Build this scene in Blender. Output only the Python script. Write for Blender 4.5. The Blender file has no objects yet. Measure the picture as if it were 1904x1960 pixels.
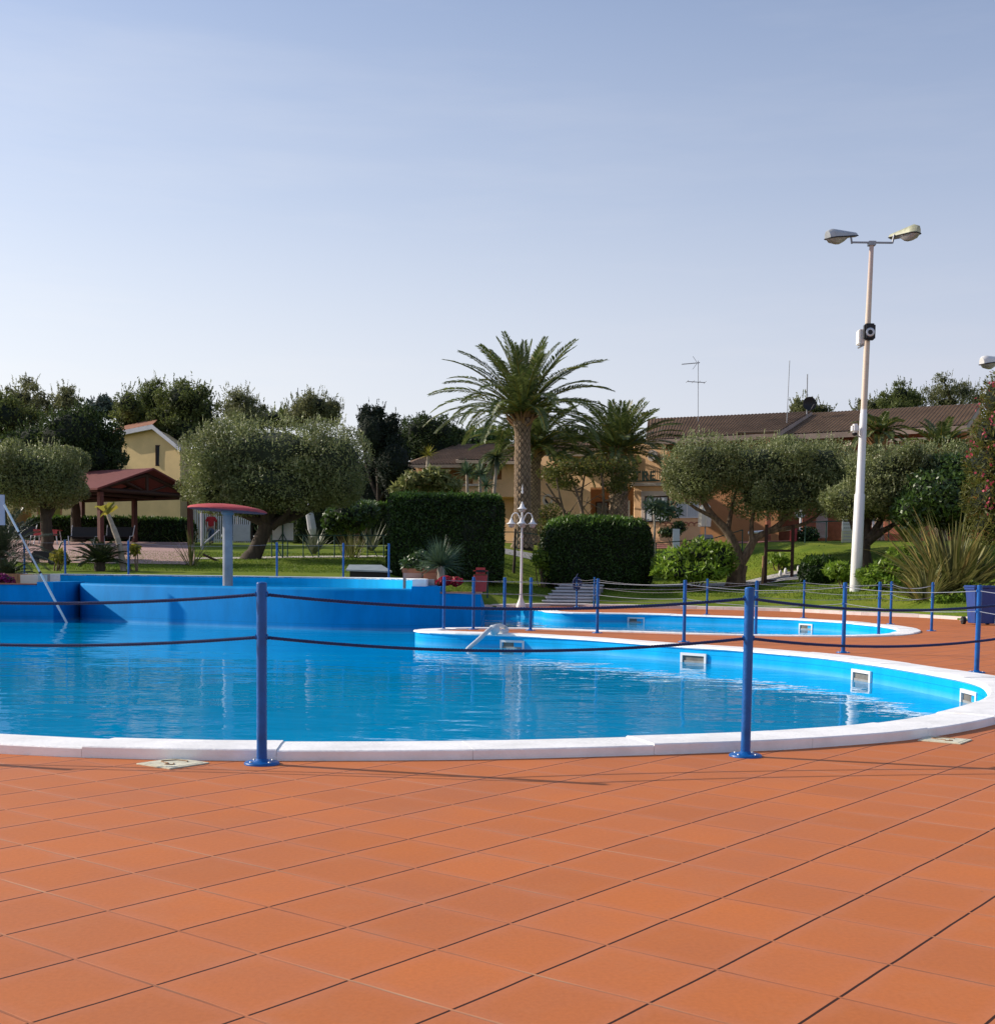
import bpy, bmesh, math, random
import numpy as np
from mathutils import Vector, Matrix
from mathutils.geometry import tessellate_polygon

random.seed(7)
rng = np.random.default_rng(11)
scene = bpy.context.scene
COL = scene.collection
PI = math.pi
R = math.radians

# ------------------------------------------------------------------ camera
F = 2400.0            # focal length, in units where the picture is 1904 wide
CAM_H = 1.15
PITCH = R(4.05)
ROLL = 0.012
SUN_AZ = R(-73.7)     # measured from +Y towards +X
SUN_EL = R(27.5)

cam_data = bpy.data.cameras.new('camera')
cam = bpy.data.objects.new('camera', cam_data)
COL.objects.link(cam)
cam.location = (0, 0, CAM_H)
cam.rotation_euler = (Matrix.Rotation(PI/2 - PITCH, 3, 'X') @ Matrix.Rotation(ROLL, 3, 'Z')).to_euler()
cam_data.sensor_fit = 'HORIZONTAL'
cam_data.sensor_width = 36
cam_data.lens = F/1904*36
cam_data.shift_y = (1269-980)/1904
cam_data.clip_start = 0.1
cam_data.clip_end = 3000
scene.camera = cam

def ray(px, py):
    a = (px-952)/F; b = -(py-1269)/F
    c, s = math.cos(ROLL), math.sin(ROLL)
    a, b = c*a - s*b, s*a + c*b
    cp, sp = math.cos(PITCH), math.sin(PITCH)
    return a, cp + b*sp, -sp + b*cp
def at(px, py, d):
    """world point seen at (px, py) at distance d into the scene"""
    r = ray(px, py); t = d/r[1]
    return Vector((r[0]*t, d, CAM_H + r[2]*t))
def onz(px, py, z=0.0):
    r = ray(px, py); t = (z-CAM_H)/r[2]
    return Vector((r[0]*t, r[1]*t, z))

# ------------------------------------------------------------------ terrain
DKX = [-90, -17, -4, -3.2, -1.2, -0.5, 2.2, 4.65, 6.7, 9.8, 11.3, 12.7, 13.4, 16, 22, 90]
DKY = [40.5, 40.5, 40.5, 36, 36, 43, 46, 45, 44.5, 42.8, 39.4, 37.7, 35.4, 33, 30, 26]
LT = ([0, 2.5, 11.5, 19.5, 29.5, 39.5, 60, 100, 400], [0.98, 1.08, 1.65, 2.15, 2.67, 3.0, 3.4, 5, 9])
MT = ([0, 8, 12, 18, 26, 36, 50, 100, 400], [0.55, 0.6, 0.85, 1.35, 2.1, 2.7, 3.2, 5, 9])
RT = ([0, 2, 5, 8, 10, 12, 14, 16, 19, 24, 30, 40, 60, 100, 400], [0.05, 0.27, 0.60, 0.76, 0.95, 1.25, 1.7, 2.05, 2.45, 2.8, 3.0, 3.2, 3.5, 5, 9])
def dk(x): return np.interp(x, DKX, DKY)
def tz(x, y):
    t = y - dk(x)
    wl = np.interp(x, [-5, -3.2], [1, 0]); wr = np.interp(x, [-1.2, -0.4], [0, 1]); wm = 1-wl-wr
    z = wl*np.interp(t, *LT) + wm*np.interp(t, *MT) + wr*np.interp(t, *RT)
    return z
def ground(px, d):
    """point on the ground seen in picture column px at distance d"""
    x = (px-952)/F*d
    for _ in range(4):
        z = float(tz(x, d)); 
        # small roll correction
        py = 1099 + 0.012*(px-952) + (CAM_H-z)*F/d
        x = at(px, py, d).x
    return Vector((x, d, z))
def yh(px): return 1099 + 0.012*(px-952)
def zat(px, py, d): return at(px, py, d).z

# ------------------------------------------------------------------ materials
def new_mat(name):
    m = bpy.data.materials.new(name); m.use_nodes = True
    nt = m.node_tree; nt.nodes.clear()
    return m, nt
def N(nt, typ, **kw):
    n = nt.nodes.new(typ)
    for k, v in kw.items():
        if k in n.inputs.keys(): n.inputs[k].default_value = v
        else: setattr(n, k, v)
    return n
def L(nt, a, b): nt.links.new(a, b)
def rgba(c): return (c[0], c[1], c[2], 1)
def clampc(c, k): return tuple(min(1.0, x*k) for x in c)
def pm(name, base, rough=0.6, var=0.18, scale=4.0, bump=0.0, bscale=40.0, metallic=0.0, spec=0.4, base2=None, detail=5, stretch=None, patch=0.5):
    m, nt = new_mat(name)
    out = N(nt, 'ShaderNodeOutputMaterial'); p = N(nt, 'ShaderNodeBsdfPrincipled')
    L(nt, p.outputs[0], out.inputs[0])
    tc = N(nt, 'ShaderNodeTexCoord'); co = tc.outputs['Object']
    if stretch:
        mp = N(nt, 'ShaderNodeMapping'); mp.inputs['Scale'].default_value = stretch
        L(nt, co, mp.inputs[0]); co = mp.outputs[0]
    n = N(nt, 'ShaderNodeTexNoise', Scale=scale, Detail=detail, Roughness=0.62); L(nt, co, n.inputs['Vector'])
    cr = N(nt, 'ShaderNodeValToRGB')
    cr.color_ramp.elements[0].position = 0.3; cr.color_ramp.elements[1].position = 0.3 + patch*0.8
    cr.color_ramp.elements[0].color = rgba(clampc(base2 if base2 else base, 1-var))
    cr.color_ramp.elements[1].color = rgba(clampc(base, 1+var))
    L(nt, n.outputs[0], cr.inputs[0]); L(nt, cr.outputs[0], p.inputs['Base Color'])
    mr = N(nt, 'ShaderNodeMapRange'); mr.inputs['To Min'].default_value = max(0, rough-0.1); mr.inputs['To Max'].default_value = min(1, rough+0.1)
    L(nt, n.outputs[0], mr.inputs[0]); L(nt, mr.outputs[0], p.inputs['Roughness'])
    p.inputs['Metallic'].default_value = metallic
    p.inputs['Specular IOR Level'].default_value = spec
    if bump:
        n2 = N(nt, 'ShaderNodeTexNoise', Scale=bscale, Detail=4.0); L(nt, co, n2.inputs['Vector'])
        b = N(nt, 'ShaderNodeBump', Strength=bump, Distance=0.02); L(nt, n2.outputs[0], b.inputs['Height']); L(nt, b.outputs[0], p.inputs['Normal'])
    return m
def leaf_mat(name, dark, light, rough=0.5, trans=0.25, spec=0.35, warm=None):
    m, nt = new_mat(name)
    out = N(nt, 'ShaderNodeOutputMaterial'); p = N(nt, 'ShaderNodeBsdfPrincipled')
    g = N(nt, 'ShaderNodeNewGeometry')
    cr = N(nt, 'ShaderNodeValToRGB'); cr.color_ramp.elements[0].color = rgba(dark); cr.color_ramp.elements[1].color = rgba(light)
    if warm:
        e = cr.color_ramp.elements.new(0.93); e.color = rgba(light); cr.color_ramp.elements[2].color = rgba(warm)
    L(nt, g.outputs['Random Per Island'], cr.inputs[0])
    tc = N(nt, 'ShaderNodeTexCoord'); n = N(nt, 'ShaderNodeTexNoise', Scale=0.9, Detail=3.0); L(nt, tc.outputs['Object'], n.inputs['Vector'])
    mr = N(nt, 'ShaderNodeMapRange'); mr.inputs['From Min'].default_value = 0.3; mr.inputs['From Max'].default_value = 0.7; mr.inputs['To Min'].default_value = 0.6; mr.inputs['To Max'].default_value = 1.25
    L(nt, n.outputs[0], mr.inputs[0])
    mx = N(nt, 'ShaderNodeVectorMath', operation='SCALE'); L(nt, cr.outputs[0], mx.inputs[0]); L(nt, mr.outputs[0], mx.inputs['Scale'])
    L(nt, mx.outputs[0], p.inputs['Base Color'])
    p.inputs['Roughness'].default_value = rough; p.inputs['Specular IOR Level'].default_value = spec
    t = N(nt, 'ShaderNodeBsdfTranslucent'); L(nt, mx.outputs[0], t.inputs[0])
    ms = N(nt, 'ShaderNodeMixShader'); ms.inputs[0].default_value = trans
    L(nt, p.outputs[0], ms.inputs[1]); L(nt, t.outputs[0], ms.inputs[2]); L(nt, ms.outputs[0], out.inputs[0])
    return m

M = {}
def mk():
    M['blue_paint'] = pm('blue_paint', (0.003, 0.098, 0.35), 0.36, 0.22, 9, 0.12, 60)
    M['white_paint'] = pm('white_paint', (0.74, 0.73, 0.71), 0.5, 0.07, 3, 0.1, 50)
    M['coping'] = pm('coping_paint', (0.95, 0.93, 0.89), 0.6, 0.05, 2.6, 0.2, 35, base2=(0.86, 0.84, 0.80), detail=9, patch=0.35)
    M['pool_wall'] = pool_wall_mat('pool_wall_paint', (0.004, 0.40, 0.76))
    M['basin_wall'] = pool_wall_mat('basin_wall_paint', (0.0, 0.235, 0.56))
    M['deck'] = deck_mat()
    M['water'] = water_mat('pool_water', (0.0, 0.36, 0.69), (0.0, 0.31, 0.62))
    M['basin_water'] = water_mat('basin_water', (0.01, 0.27, 0.56), (0.0, 0.2, 0.5), 0.35)
    M['concrete'] = pm('concrete', (0.42, 0.40, 0.40), 0.85, 0.2, 2.0, 0.2, 30)
    M['pale_kerb'] = pm('pale_kerb', (0.62, 0.55, 0.52), 0.85, 0.15, 2.0, 0.2, 30)
    M['grey_steps'] = pm('grey_steps', (0.55, 0.55, 0.57), 0.8, 0.15, 2.0, 0.2, 30)
    M['shaded_riser'] = pm('shaded_riser', (0.30, 0.30, 0.32), 0.9, 0.25, 3.0, 0.2, 30)  # darker than the treads: riser shade is painted into the grey
    M['pink_paving'] = paver_mat('pink_paving', (0.44, 0.27, 0.23))
    M['red_paving'] = paver_mat('red_paving', (0.36, 0.14, 0.10))
    M['lawn'] = lawn_mat()
    M['grass'] = leaf_mat('grass_blades', (0.09, 0.155, 0.014), (0.19, 0.27, 0.03), 0.6, 0.3, 0.2, (0.27, 0.27, 0.06))
    M['soil'] = pm('soil', (0.09, 0.05, 0.03), 0.95, 0.3, 8, 0.5, 30)
    M['steel'] = pm('steel', (0.55, 0.56, 0.57), 0.42, 0.15, 5, 0, metallic=0.6)
    M['grey_column'] = pm('grey_column', (0.30, 0.305, 0.32), 0.7, 0.2, 3, 0.1, 30, spec=0.2)
    M['red_plastic'] = pm('red_plastic', (0.45, 0.05, 0.05), 0.5, 0.18, 3)
    M['red_cap'] = pm('red_cap', (0.48, 0.085, 0.085), 0.75, 0.2, 3, 0.05, 20, spec=0.15)
    M['dark'] = pm('dark', (0.015, 0.015, 0.017), 0.6, 0.2, 4)
    M['skimmer_dark'] = pm('skimmer_inside', (0.16, 0.15, 0.13), 0.8, 0.35, 6)
    M['grey_metal'] = pm('grey_metal', (0.30, 0.31, 0.33), 0.45, 0.15, 5, metallic=0.4)
    M['pole_paint'] = pole_mat()
    M['lamp_grey'] = pm('lamp_grey', (0.42, 0.44, 0.45), 0.4, 0.15, 5)
    M['lamp_olive'] = pm('lamp_olive', (0.42, 0.42, 0.28), 0.5, 0.3, 6)
    M['lens'] = pm('lamp_lens', (0.40, 0.38, 0.37), 0.18, 0.2, 10, spec=0.6)
    M['wood_dark'] = pm('dark_wood', (0.05, 0.022, 0.014), 0.7, 0.35, 3, 0.3, 20, stretch=(8, 8, 1))
    M['red_wood'] = pm('red_wood', (0.11, 0.035, 0.025), 0.7, 0.3, 3, 0.3, 20, stretch=(8, 8, 1))
    M['wood_tan'] = pm('tan_wood', (0.30, 0.17, 0.08), 0.7, 0.3, 3, 0.3, 20, stretch=(8, 8, 1))
    M['bark_olive'] = pm('olive_bark', (0.20, 0.14, 0.085), 0.95, 0.45, 3, 1.0, 14, base2=(0.11, 0.075, 0.05), stretch=(3, 3, 0.8))
    M['bark_dark'] = pm('dark_bark', (0.06, 0.045, 0.032), 0.95, 0.4, 3, 0.9, 14, stretch=(3, 3, 0.8))
    M['bark_palm'] = pm('palm_bark', (0.27, 0.19, 0.125), 0.9, 0.4, 5, 0.6, 20)
    M['palm_gap'] = pm('palm_bark_gap', (0.055, 0.035, 0.023), 0.95, 0.35, 5, 0.6, 20)
    M['pale_bark'] = pm('pale_bark', (0.36, 0.30, 0.23), 0.9, 0.35, 5, 0.5, 20)
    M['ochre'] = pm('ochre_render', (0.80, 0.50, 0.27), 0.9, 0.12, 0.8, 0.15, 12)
    M['ochre_shaded'] = pm('ochre_render_shaded', (0.46, 0.22, 0.10), 0.9, 0.12, 0.8, 0.15, 12)  # ochre render darkened: shade of recesses and eaves is in the colour
    M['yellow_wall'] = pm('yellow_render', (0.64, 0.47, 0.23), 0.9, 0.12, 0.8, 0.2, 12)
    M['brick_red'] = pm('red_brick', (0.26, 0.09, 0.05), 0.9, 0.25, 5, 0.4, 12)
    M['trim'] = pm('pale_trim', (0.62, 0.52, 0.44), 0.8, 0.12, 2)
    M['fascia'] = pm('fascia', (0.40, 0.31, 0.25), 0.8, 0.2, 2)
    M['white_fascia'] = pm('white_fascia', (0.46, 0.46, 0.51), 0.8, 0.12, 2)
    M['glass'] = pm('window_glass', (0.16, 0.20, 0.24), 0.08, 0.2, 1.5, spec=0.8)
    M['curtain'] = pm('curtain', (0.52, 0.56, 0.60), 0.8, 0.18, 1.0, stretch=(14, 14, 1))
    M['roof_brown'] = roof_mat('brown_roof_tiles', (0.18, 0.118, 0.076))
    M['roof_terra'] = roof_mat('terracotta_roof_tiles', (0.30, 0.14, 0.085))
    M['roof_red'] = pm('red_shingle', (0.16, 0.04, 0.034), 0.85, 0.2, 6, 0.4, 25)
    M['green_metal'] = pm('green_metal', (0.02, 0.07, 0.05), 0.5, 0.2, 4)
    M['letter_green'] = pm('letter_green', (0.11, 0.16, 0.125), 0.5, 0.2, 4)
    M['canvas'] = pm('canvas', (0.74, 0.68, 0.55), 0.9, 0.1, 2, 0.1, 20)
    M['grey_canvas'] = pm('grey_canvas', (0.50, 0.49, 0.50), 0.9, 0.12, 2, 0.1, 20)
    M['sign_white'] = pm('sign_white', (0.66, 0.66, 0.66), 0.5, 0.1, 3)
    M['sign_cream'] = pm('sign_cream', (0.66, 0.64, 0.44), 0.5, 0.1, 3)
    M['terracotta'] = pm('terracotta', (0.42, 0.17, 0.09), 0.85, 0.22, 5, 0.2, 20)
    M['pink_box'] = pm('pink_concrete', (0.46, 0.30, 0.25), 0.85, 0.18, 3, 0.2, 20)
    M['stone_bowl'] = pm('stone_bowl', (0.50, 0.40, 0.34), 0.85, 0.15, 5, 0.2, 20)
    M['drain'] = pm('drain_cover', (0.66, 0.62, 0.46), 0.7, 0.22, 6, 0.3, 25)
    M['rope_dark'] = pm('dark_rope', (0.010, 0.032, 0.13), 0.6, 0.25, 60, 0.3, 400)
    M['rope_light'] = pm('light_rope', (0.26, 0.27, 0.31), 0.6, 0.2, 20)
    M['hose'] = pm('grey_hose', (0.55, 0.58, 0.60), 0.4, 0.1, 10)
    M['rubber'] = pm('rubber', (0.02, 0.02, 0.022), 0.8, 0.2, 8)
    M['skin'] = pm('skin', (0.36, 0.20, 0.14), 0.6, 0.1, 8)
    M['hair'] = pm('hair', (0.015, 0.012, 0.01), 0.7, 0.2, 30)
    M['red_shirt'] = pm('red_shirt', (0.42, 0.025, 0.03), 0.85, 0.2, 12)
    M['jeans'] = pm('jeans', (0.07, 0.11, 0.19), 0.9, 0.25, 12)
    M['bin_blue'] = pm('bin_blue', (0.02, 0.06, 0.24), 0.45, 0.15, 3)
    M['petal_red'] = leaf_mat('red_petals', (0.42, 0.02, 0.05), (0.62, 0.05, 0.10), 0.6, 0.3)
    M['petal_pink'] = leaf_mat('pink_petals', (0.38, 0.03, 0.06), (0.58, 0.13, 0.17), 0.6, 0.3)
    M['petal_magenta'] = leaf_mat('magenta_petals', (0.16, 0.01, 0.09), (0.32, 0.03, 0.18), 0.6, 0.3)
    # foliage kinds
    M['olive'] = leaf_mat('olive_leaves', (0.135, 0.165, 0.05), (0.26, 0.29, 0.11), 0.45, 0.36, 0.35, (0.36, 0.37, 0.20))
    M['olive_lit_top'] = leaf_mat('olive_shoots_sunlit', (0.20, 0.24, 0.09), (0.40, 0.42, 0.22), 0.45, 0.45, 0.35, (0.5, 0.5, 0.34))  # shoots coloured paler to paint sunlight on the crown tops
    M['hedge_lit_top'] = leaf_mat('hedge_lit_leaves', (0.05, 0.11, 0.015), (0.14, 0.25, 0.035), 0.4, 0.3, 0.35)  # lighter leaf colour paints sunlight onto the hedge tops
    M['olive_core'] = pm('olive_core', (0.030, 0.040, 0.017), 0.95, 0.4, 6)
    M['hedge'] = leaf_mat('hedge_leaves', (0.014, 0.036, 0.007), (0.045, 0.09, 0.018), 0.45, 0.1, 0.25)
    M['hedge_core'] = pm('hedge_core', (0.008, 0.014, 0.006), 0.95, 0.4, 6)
    M['pine'] = leaf_mat('pine_needles', (0.07, 0.095, 0.026), (0.165, 0.195, 0.055), 0.6, 0.42, 0.3)
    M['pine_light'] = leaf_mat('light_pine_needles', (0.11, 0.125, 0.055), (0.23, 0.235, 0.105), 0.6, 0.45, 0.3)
    M['dark_tree'] = leaf_mat('dark_leaves', (0.025, 0.045, 0.014), (0.075, 0.11, 0.03), 0.6, 0.35, 0.25)
    M['cypress'] = leaf_mat('cypress_leaves', (0.012, 0.02, 0.012), (0.03, 0.045, 0.024), 0.7, 0.1, 0.2)
    M['far_tree'] = leaf_mat('hazy_far_leaves', (0.075, 0.10, 0.085), (0.12, 0.15, 0.12), 0.8, 0.1, 0.2)  # greyed green: distance haze is mixed into the leaf colour
    M['broad'] = leaf_mat('broad_leaves', (0.15, 0.27, 0.025), (0.33, 0.48, 0.06), 0.4, 0.48, 0.4)
    M['broad_dark'] = leaf_mat('broad_dark_leaves', (0.035, 0.075, 0.016), (0.10, 0.17, 0.035), 0.35, 0.32, 0.5)
    M['palm_leaf'] = leaf_mat('palm_leaflets', (0.06, 0.095, 0.025), (0.17, 0.21, 0.06), 0.42, 0.36, 0.5, (0.26, 0.22, 0.09))
    M['cycad'] = leaf_mat('cycad_leaflets', (0.018, 0.035, 0.014), (0.07, 0.095, 0.035), 0.4, 0.1, 0.5)
    M['flax'] = leaf_mat('flax_leaves', (0.10, 0.125, 0.03), (0.36, 0.33, 0.12), 0.5, 0.25, 0.35, (0.40, 0.27, 0.10))
    M['agave'] = leaf_mat('agave_leaves', (0.16, 0.19, 0.14), (0.38, 0.38, 0.27), 0.5, 0.1, 0.3)
    M['dragon'] = leaf_mat('dragon_leaves', (0.05, 0.095, 0.045), (0.15, 0.22, 0.11), 0.45, 0.2, 0.4)
    M['crape'] = leaf_mat('crape_leaves', (0.07, 0.09, 0.02), (0.17, 0.17, 0.035), 0.5, 0.45, 0.3, (0.26, 0.10, 0.03))
    M['pale_big'] = leaf_mat('pale_big_leaves', (0.10, 0.13, 0.03), (0.32, 0.33, 0.12), 0.45, 0.4, 0.35, (0.42, 0.25, 0.12))
    M['banana'] = leaf_mat('yellow_green_leaves', (0.20, 0.22, 0.03), (0.42, 0.34, 0.05), 0.5, 0.4, 0.3)
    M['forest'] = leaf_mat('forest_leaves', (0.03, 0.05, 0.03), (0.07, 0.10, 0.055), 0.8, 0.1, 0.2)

def pool_wall_mat(name, base):
    m, nt = new_mat(name)
    out = N(nt, 'ShaderNodeOutputMaterial'); p = N(nt, 'ShaderNodeBsdfPrincipled'); L(nt, p.outputs[0], out.inputs[0])
    tc = N(nt, 'ShaderNodeTexCoord')
    mp = N(nt, 'ShaderNodeMapping'); mp.inputs['Scale'].default_value = (1, 1, 0.35); L(nt, tc.outputs['Object'], mp.inputs[0])
    n = N(nt, 'ShaderNodeTexNoise', Scale=1.6, Detail=6.0, Roughness=0.65); L(nt, mp.outputs[0], n.inputs['Vector'])
    cr = N(nt, 'ShaderNodeValToRGB'); cr.color_ramp.elements[0].position = 0.3; cr.color_ramp.elements[1].position = 0.75
    cr.color_ramp.elements[0].color = rgba(clampc(base, 0.80)); cr.color_ramp.elements[1].color = rgba(clampc(base, 1.16))
    L(nt, n.outputs[0], cr.inputs[0])
    # scale line left by the water a hand's breadth above it
    sx = N(nt, 'ShaderNodeSeparateXYZ'); L(nt, tc.outputs['Object'], sx.inputs[0])
    m1 = N(nt, 'ShaderNodeMath', operation='ADD'); m1.inputs[1].default_value = 0.115; L(nt, sx.outputs[2], m1.inputs[0])
    m2 = N(nt, 'ShaderNodeMath', operation='ABSOLUTE'); L(nt, m1.outputs[0], m2.inputs[0])
    m3 = N(nt, 'ShaderNodeMath', operation='LESS_THAN'); m3.inputs[1].default_value = 0.006; L(nt, m2.outputs[0], m3.inputs[0])
    m4 = N(nt, 'ShaderNodeMath', operation='MULTIPLY'); m4.inputs[1].default_value = 0.45; L(nt, m3.outputs[0], m4.inputs[0])
    mx = N(nt, 'ShaderNodeMix', data_type='RGBA'); L(nt, m4.outputs[0], mx.inputs[0]); L(nt, cr.outputs[0], mx.inputs[6]); mx.inputs[7].default_value = rgba(clampc(base, 0.5))
    # chalky tide mark just above the water
    wb = N(nt, 'ShaderNodeMapRange'); wb.inputs['From Min'].default_value = -0.17; wb.inputs['From Max'].default_value = -0.25; wb.inputs['To Max'].default_value = 0.75; L(nt, sx.outputs[2], wb.inputs[0])
    wn = N(nt, 'ShaderNodeMath', operation='MULTIPLY'); L(nt, wb.outputs[0], wn.inputs[0]); L(nt, n.outputs[0], wn.inputs[1])
    mz = N(nt, 'ShaderNodeMix', data_type='RGBA'); L(nt, wn.outputs[0], mz.inputs[0]); L(nt, mx.outputs[2], mz.inputs[6]); mz.inputs[7].default_value = (0.22, 0.50, 0.72, 1)
    L(nt, mz.outputs[2], p.inputs['Base Color']); p.inputs['Roughness'].default_value = 0.6
    p.inputs['Specular IOR Level'].default_value = 0.05
    n2 = N(nt, 'ShaderNodeTexNoise', Scale=25.0, Detail=4.0); L(nt, tc.outputs['Object'], n2.inputs['Vector'])
    b = N(nt, 'ShaderNodeBump', Strength=0.15, Distance=0.02); L(nt, n2.outputs[0], b.inputs['Height']); L(nt, b.outputs[0], p.inputs['Normal'])
    return m

TILE = 0.378
def deck_mat():
    m, nt = new_mat('terracotta_deck_tiles')
    out = N(nt, 'ShaderNodeOutputMaterial'); p = N(nt, 'ShaderNodeBsdfPrincipled'); L(nt, p.outputs[0], out.inputs[0])
    tc = N(nt, 'ShaderNodeTexCoord')
    u = (0.7905, -0.6125, 0); v = (0.6125, 0.7905, 0); o = (-1.24, 3.64)
    # gentle wander of the joints
    wn = N(nt, 'ShaderNodeTexNoise', Scale=2.2, Detail=2.0); L(nt, tc.outputs['Object'], wn.inputs['Vector'])
    ws = N(nt, 'ShaderNodeVectorMath', operation='SCALE'); L(nt, wn.outputs['Color'], ws.inputs[0]); ws.inputs['Scale'].default_value = 0.014
    wa = N(nt, 'ShaderNodeVectorMath', operation='ADD'); L(nt, tc.outputs['Object'], wa.inputs[0]); L(nt, ws.outputs[0], wa.inputs[1])
    def axis(vec, off):
        d = N(nt, 'ShaderNodeVectorMath', operation='DOT_PRODUCT'); L(nt, wa.outputs[0], d.inputs[0]); d.inputs[1].default_value = vec
        a = N(nt, 'ShaderNodeMath', operation='ADD'); L(nt, d.outputs['Value'], a.inputs[0]); a.inputs[1].default_value = -off - 0.007
        s = N(nt, 'ShaderNodeMath', operation='DIVIDE'); L(nt, a.outputs[0], s.inputs[0]); s.inputs[1].default_value = TILE
        fl = N(nt, 'ShaderNodeMath', operation='FLOOR'); L(nt, s.outputs[0], fl.inputs[0])
        fr = N(nt, 'ShaderNodeMath', operation='FRACT'); L(nt, s.outputs[0], fr.inputs[0])
        # distance to the nearest joint
        c = N(nt, 'ShaderNodeMath', operation='SUBTRACT'); L(nt, fr.outputs[0], c.inputs[0]); c.inputs[1].default_value = 0.5
        ab = N(nt, 'ShaderNodeMath', operation='ABSOLUTE'); L(nt, c.outputs[0], ab.inputs[0])
        e = N(nt, 'ShaderNodeMath', operation='SUBTRACT'); e.inputs[0].default_value = 0.5; L(nt, ab.outputs[0], e.inputs[1])
        return fl, e
    ou = o[0]*u[0] + o[1]*u[1]; ov = o[0]*v[0] + o[1]*v[1]
    fu, eu = axis(u, ou); fv, ev = axis(v, ov)
    def mask(e, wid, soft):
        mr = N(nt, 'ShaderNodeMapRange'); mr.inputs['From Min'].default_value = wid; mr.inputs['From Max'].default_value = wid+soft
        mr.inputs['To Min'].default_value = 1; mr.inputs['To Max'].default_value = 0; L(nt, e.outputs[0], mr.inputs[0]); return mr
    mdark = mask(eu, 0.0095, 0.004); mlight = mask(ev, 0.0085, 0.008)
    # the open joints are bridged by a bit of mortar at each tile corner
    brk = N(nt, 'ShaderNodeMath', operation='GREATER_THAN'); L(nt, ev.outputs[0], brk.inputs[0]); brk.inputs[1].default_value = 0.016
    md = N(nt, 'ShaderNodeMath', operation='MULTIPLY'); L(nt, mdark.outputs[0], md.inputs[0]); L(nt, brk.outputs[0], md.inputs[1])
    cv = N(nt, 'ShaderNodeCombineXYZ'); L(nt, fu.outputs[0], cv.inputs[0]); L(nt, fv.outputs[0], cv.inputs[1])
    wh = N(nt, 'ShaderNodeTexWhiteNoise'); L(nt, cv.outputs[0], wh.inputs['Vector'])
    n1 = N(nt, 'ShaderNodeTexNoise', Scale=1.3, Detail=6.0, Roughness=0.6); L(nt, tc.outputs['Object'], n1.inputs['Vector'])
    n3 = N(nt, 'ShaderNodeTexNoise', Scale=60.0, Detail=3.0); L(nt, tc.outputs['Object'], n3.inputs['Vector'])
    base = (0.455, 0.150, 0.052)
    cr = N(nt, 'ShaderNodeValToRGB'); cr.color_ramp.elements[0].position = 0.30; cr.color_ramp.elements[1].position = 0.72
    cr.color_ramp.elements[0].color = (0.49, 0.152, 0.052, 1); cr.color_ramp.elements[1].color = (0.56, 0.162, 0.038, 1)
    L(nt, n1.outputs[0], cr.inputs[0])
    def scale(col, fac, lo, hi):
        mr = N(nt, 'ShaderNodeMapRange'); mr.inputs['To Min'].default_value = lo; mr.inputs['To Max'].default_value = hi; L(nt, fac, mr.inputs[0])
        s = N(nt, 'ShaderNodeVectorMath', operation='SCALE'); L(nt, col, s.inputs[0]); L(nt, mr.outputs[0], s.inputs['Scale']); return s.outputs[0]
    c = scale(cr.outputs[0], wh.outputs['Value'], 0.95, 1.07)
    c = scale(c, n3.outputs[0], 0.88, 1.12)
    # dusty, worn patches
    n4 = N(nt, 'ShaderNodeTexNoise', Scale=3.1, Detail=8.0, Roughness=0.7); L(nt, tc.outputs['Object'], n4.inputs['Vector'])
    mr4 = N(nt, 'ShaderNodeMapRange'); mr4.inputs['From Min'].default_value = 0.52; mr4.inputs['From Max'].default_value = 0.78; mr4.inputs['To Max'].default_value = 0.30; L(nt, n4.outputs[0], mr4.inputs[0])
    mxd = N(nt, 'ShaderNodeMix', data_type='RGBA'); L(nt, mr4.outputs[0], mxd.inputs[0]); L(nt, c, mxd.inputs[6]); mxd.inputs[7].default_value = (0.50, 0.21, 0.10, 1)
    # pale scuff marks
    mps = N(nt, 'ShaderNodeMapping'); mps.inputs['Scale'].default_value = (0.9, 7, 1); mps.inputs['Rotation'].default_value = (0, 0, 0.6); L(nt, tc.outputs['Object'], mps.inputs[0])
    ns = N(nt, 'ShaderNodeTexNoise', Scale=2.4, Detail=8.0, Roughness=0.75); L(nt, mps.outputs[0], ns.inputs['Vector'])
    mrs = N(nt, 'ShaderNodeMapRange'); mrs.inputs['From Min'].default_value = 0.66; mrs.inputs['From Max'].default_value = 0.8; mrs.inputs['To Max'].default_value = 0.35; L(nt, ns.outputs[0], mrs.inputs[0])
    mxs = N(nt, 'ShaderNodeMix', data_type='RGBA'); L(nt, mrs.outputs[0], mxs.inputs[0]); L(nt, mxd.outputs[2], mxs.inputs[6]); mxs.inputs[7].default_value = (0.52, 0.30, 0.20, 1)
    # small dark specks and stains
    n6 = N(nt, 'ShaderNodeTexNoise', Scale=22.0, Detail=3.0, Roughness=0.5); L(nt, tc.outputs['Object'], n6.inputs['Vector'])
    mr6 = N(nt, 'ShaderNodeMapRange'); mr6.inputs['From Min'].default_value = 0.74; mr6.inputs['From Max'].default_value = 0.8; mr6.inputs['To Max'].default_value = 0.5; L(nt, n6.outputs[0], mr6.inputs[0])
    mx6 = N(nt, 'ShaderNodeMix', data_type='RGBA'); L(nt, mr6.outputs[0], mx6.inputs[0]); L(nt, mxs.outputs[2], mx6.inputs[6]); mx6.inputs[7].default_value = (0.16, 0.07, 0.035, 1)
    # pinkish, dustier edges where the tiles meet
    emin = N(nt, 'ShaderNodeMath', operation='MINIMUM'); L(nt, eu.outputs[0], emin.inputs[0]); L(nt, ev.outputs[0], emin.inputs[1])
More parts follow.
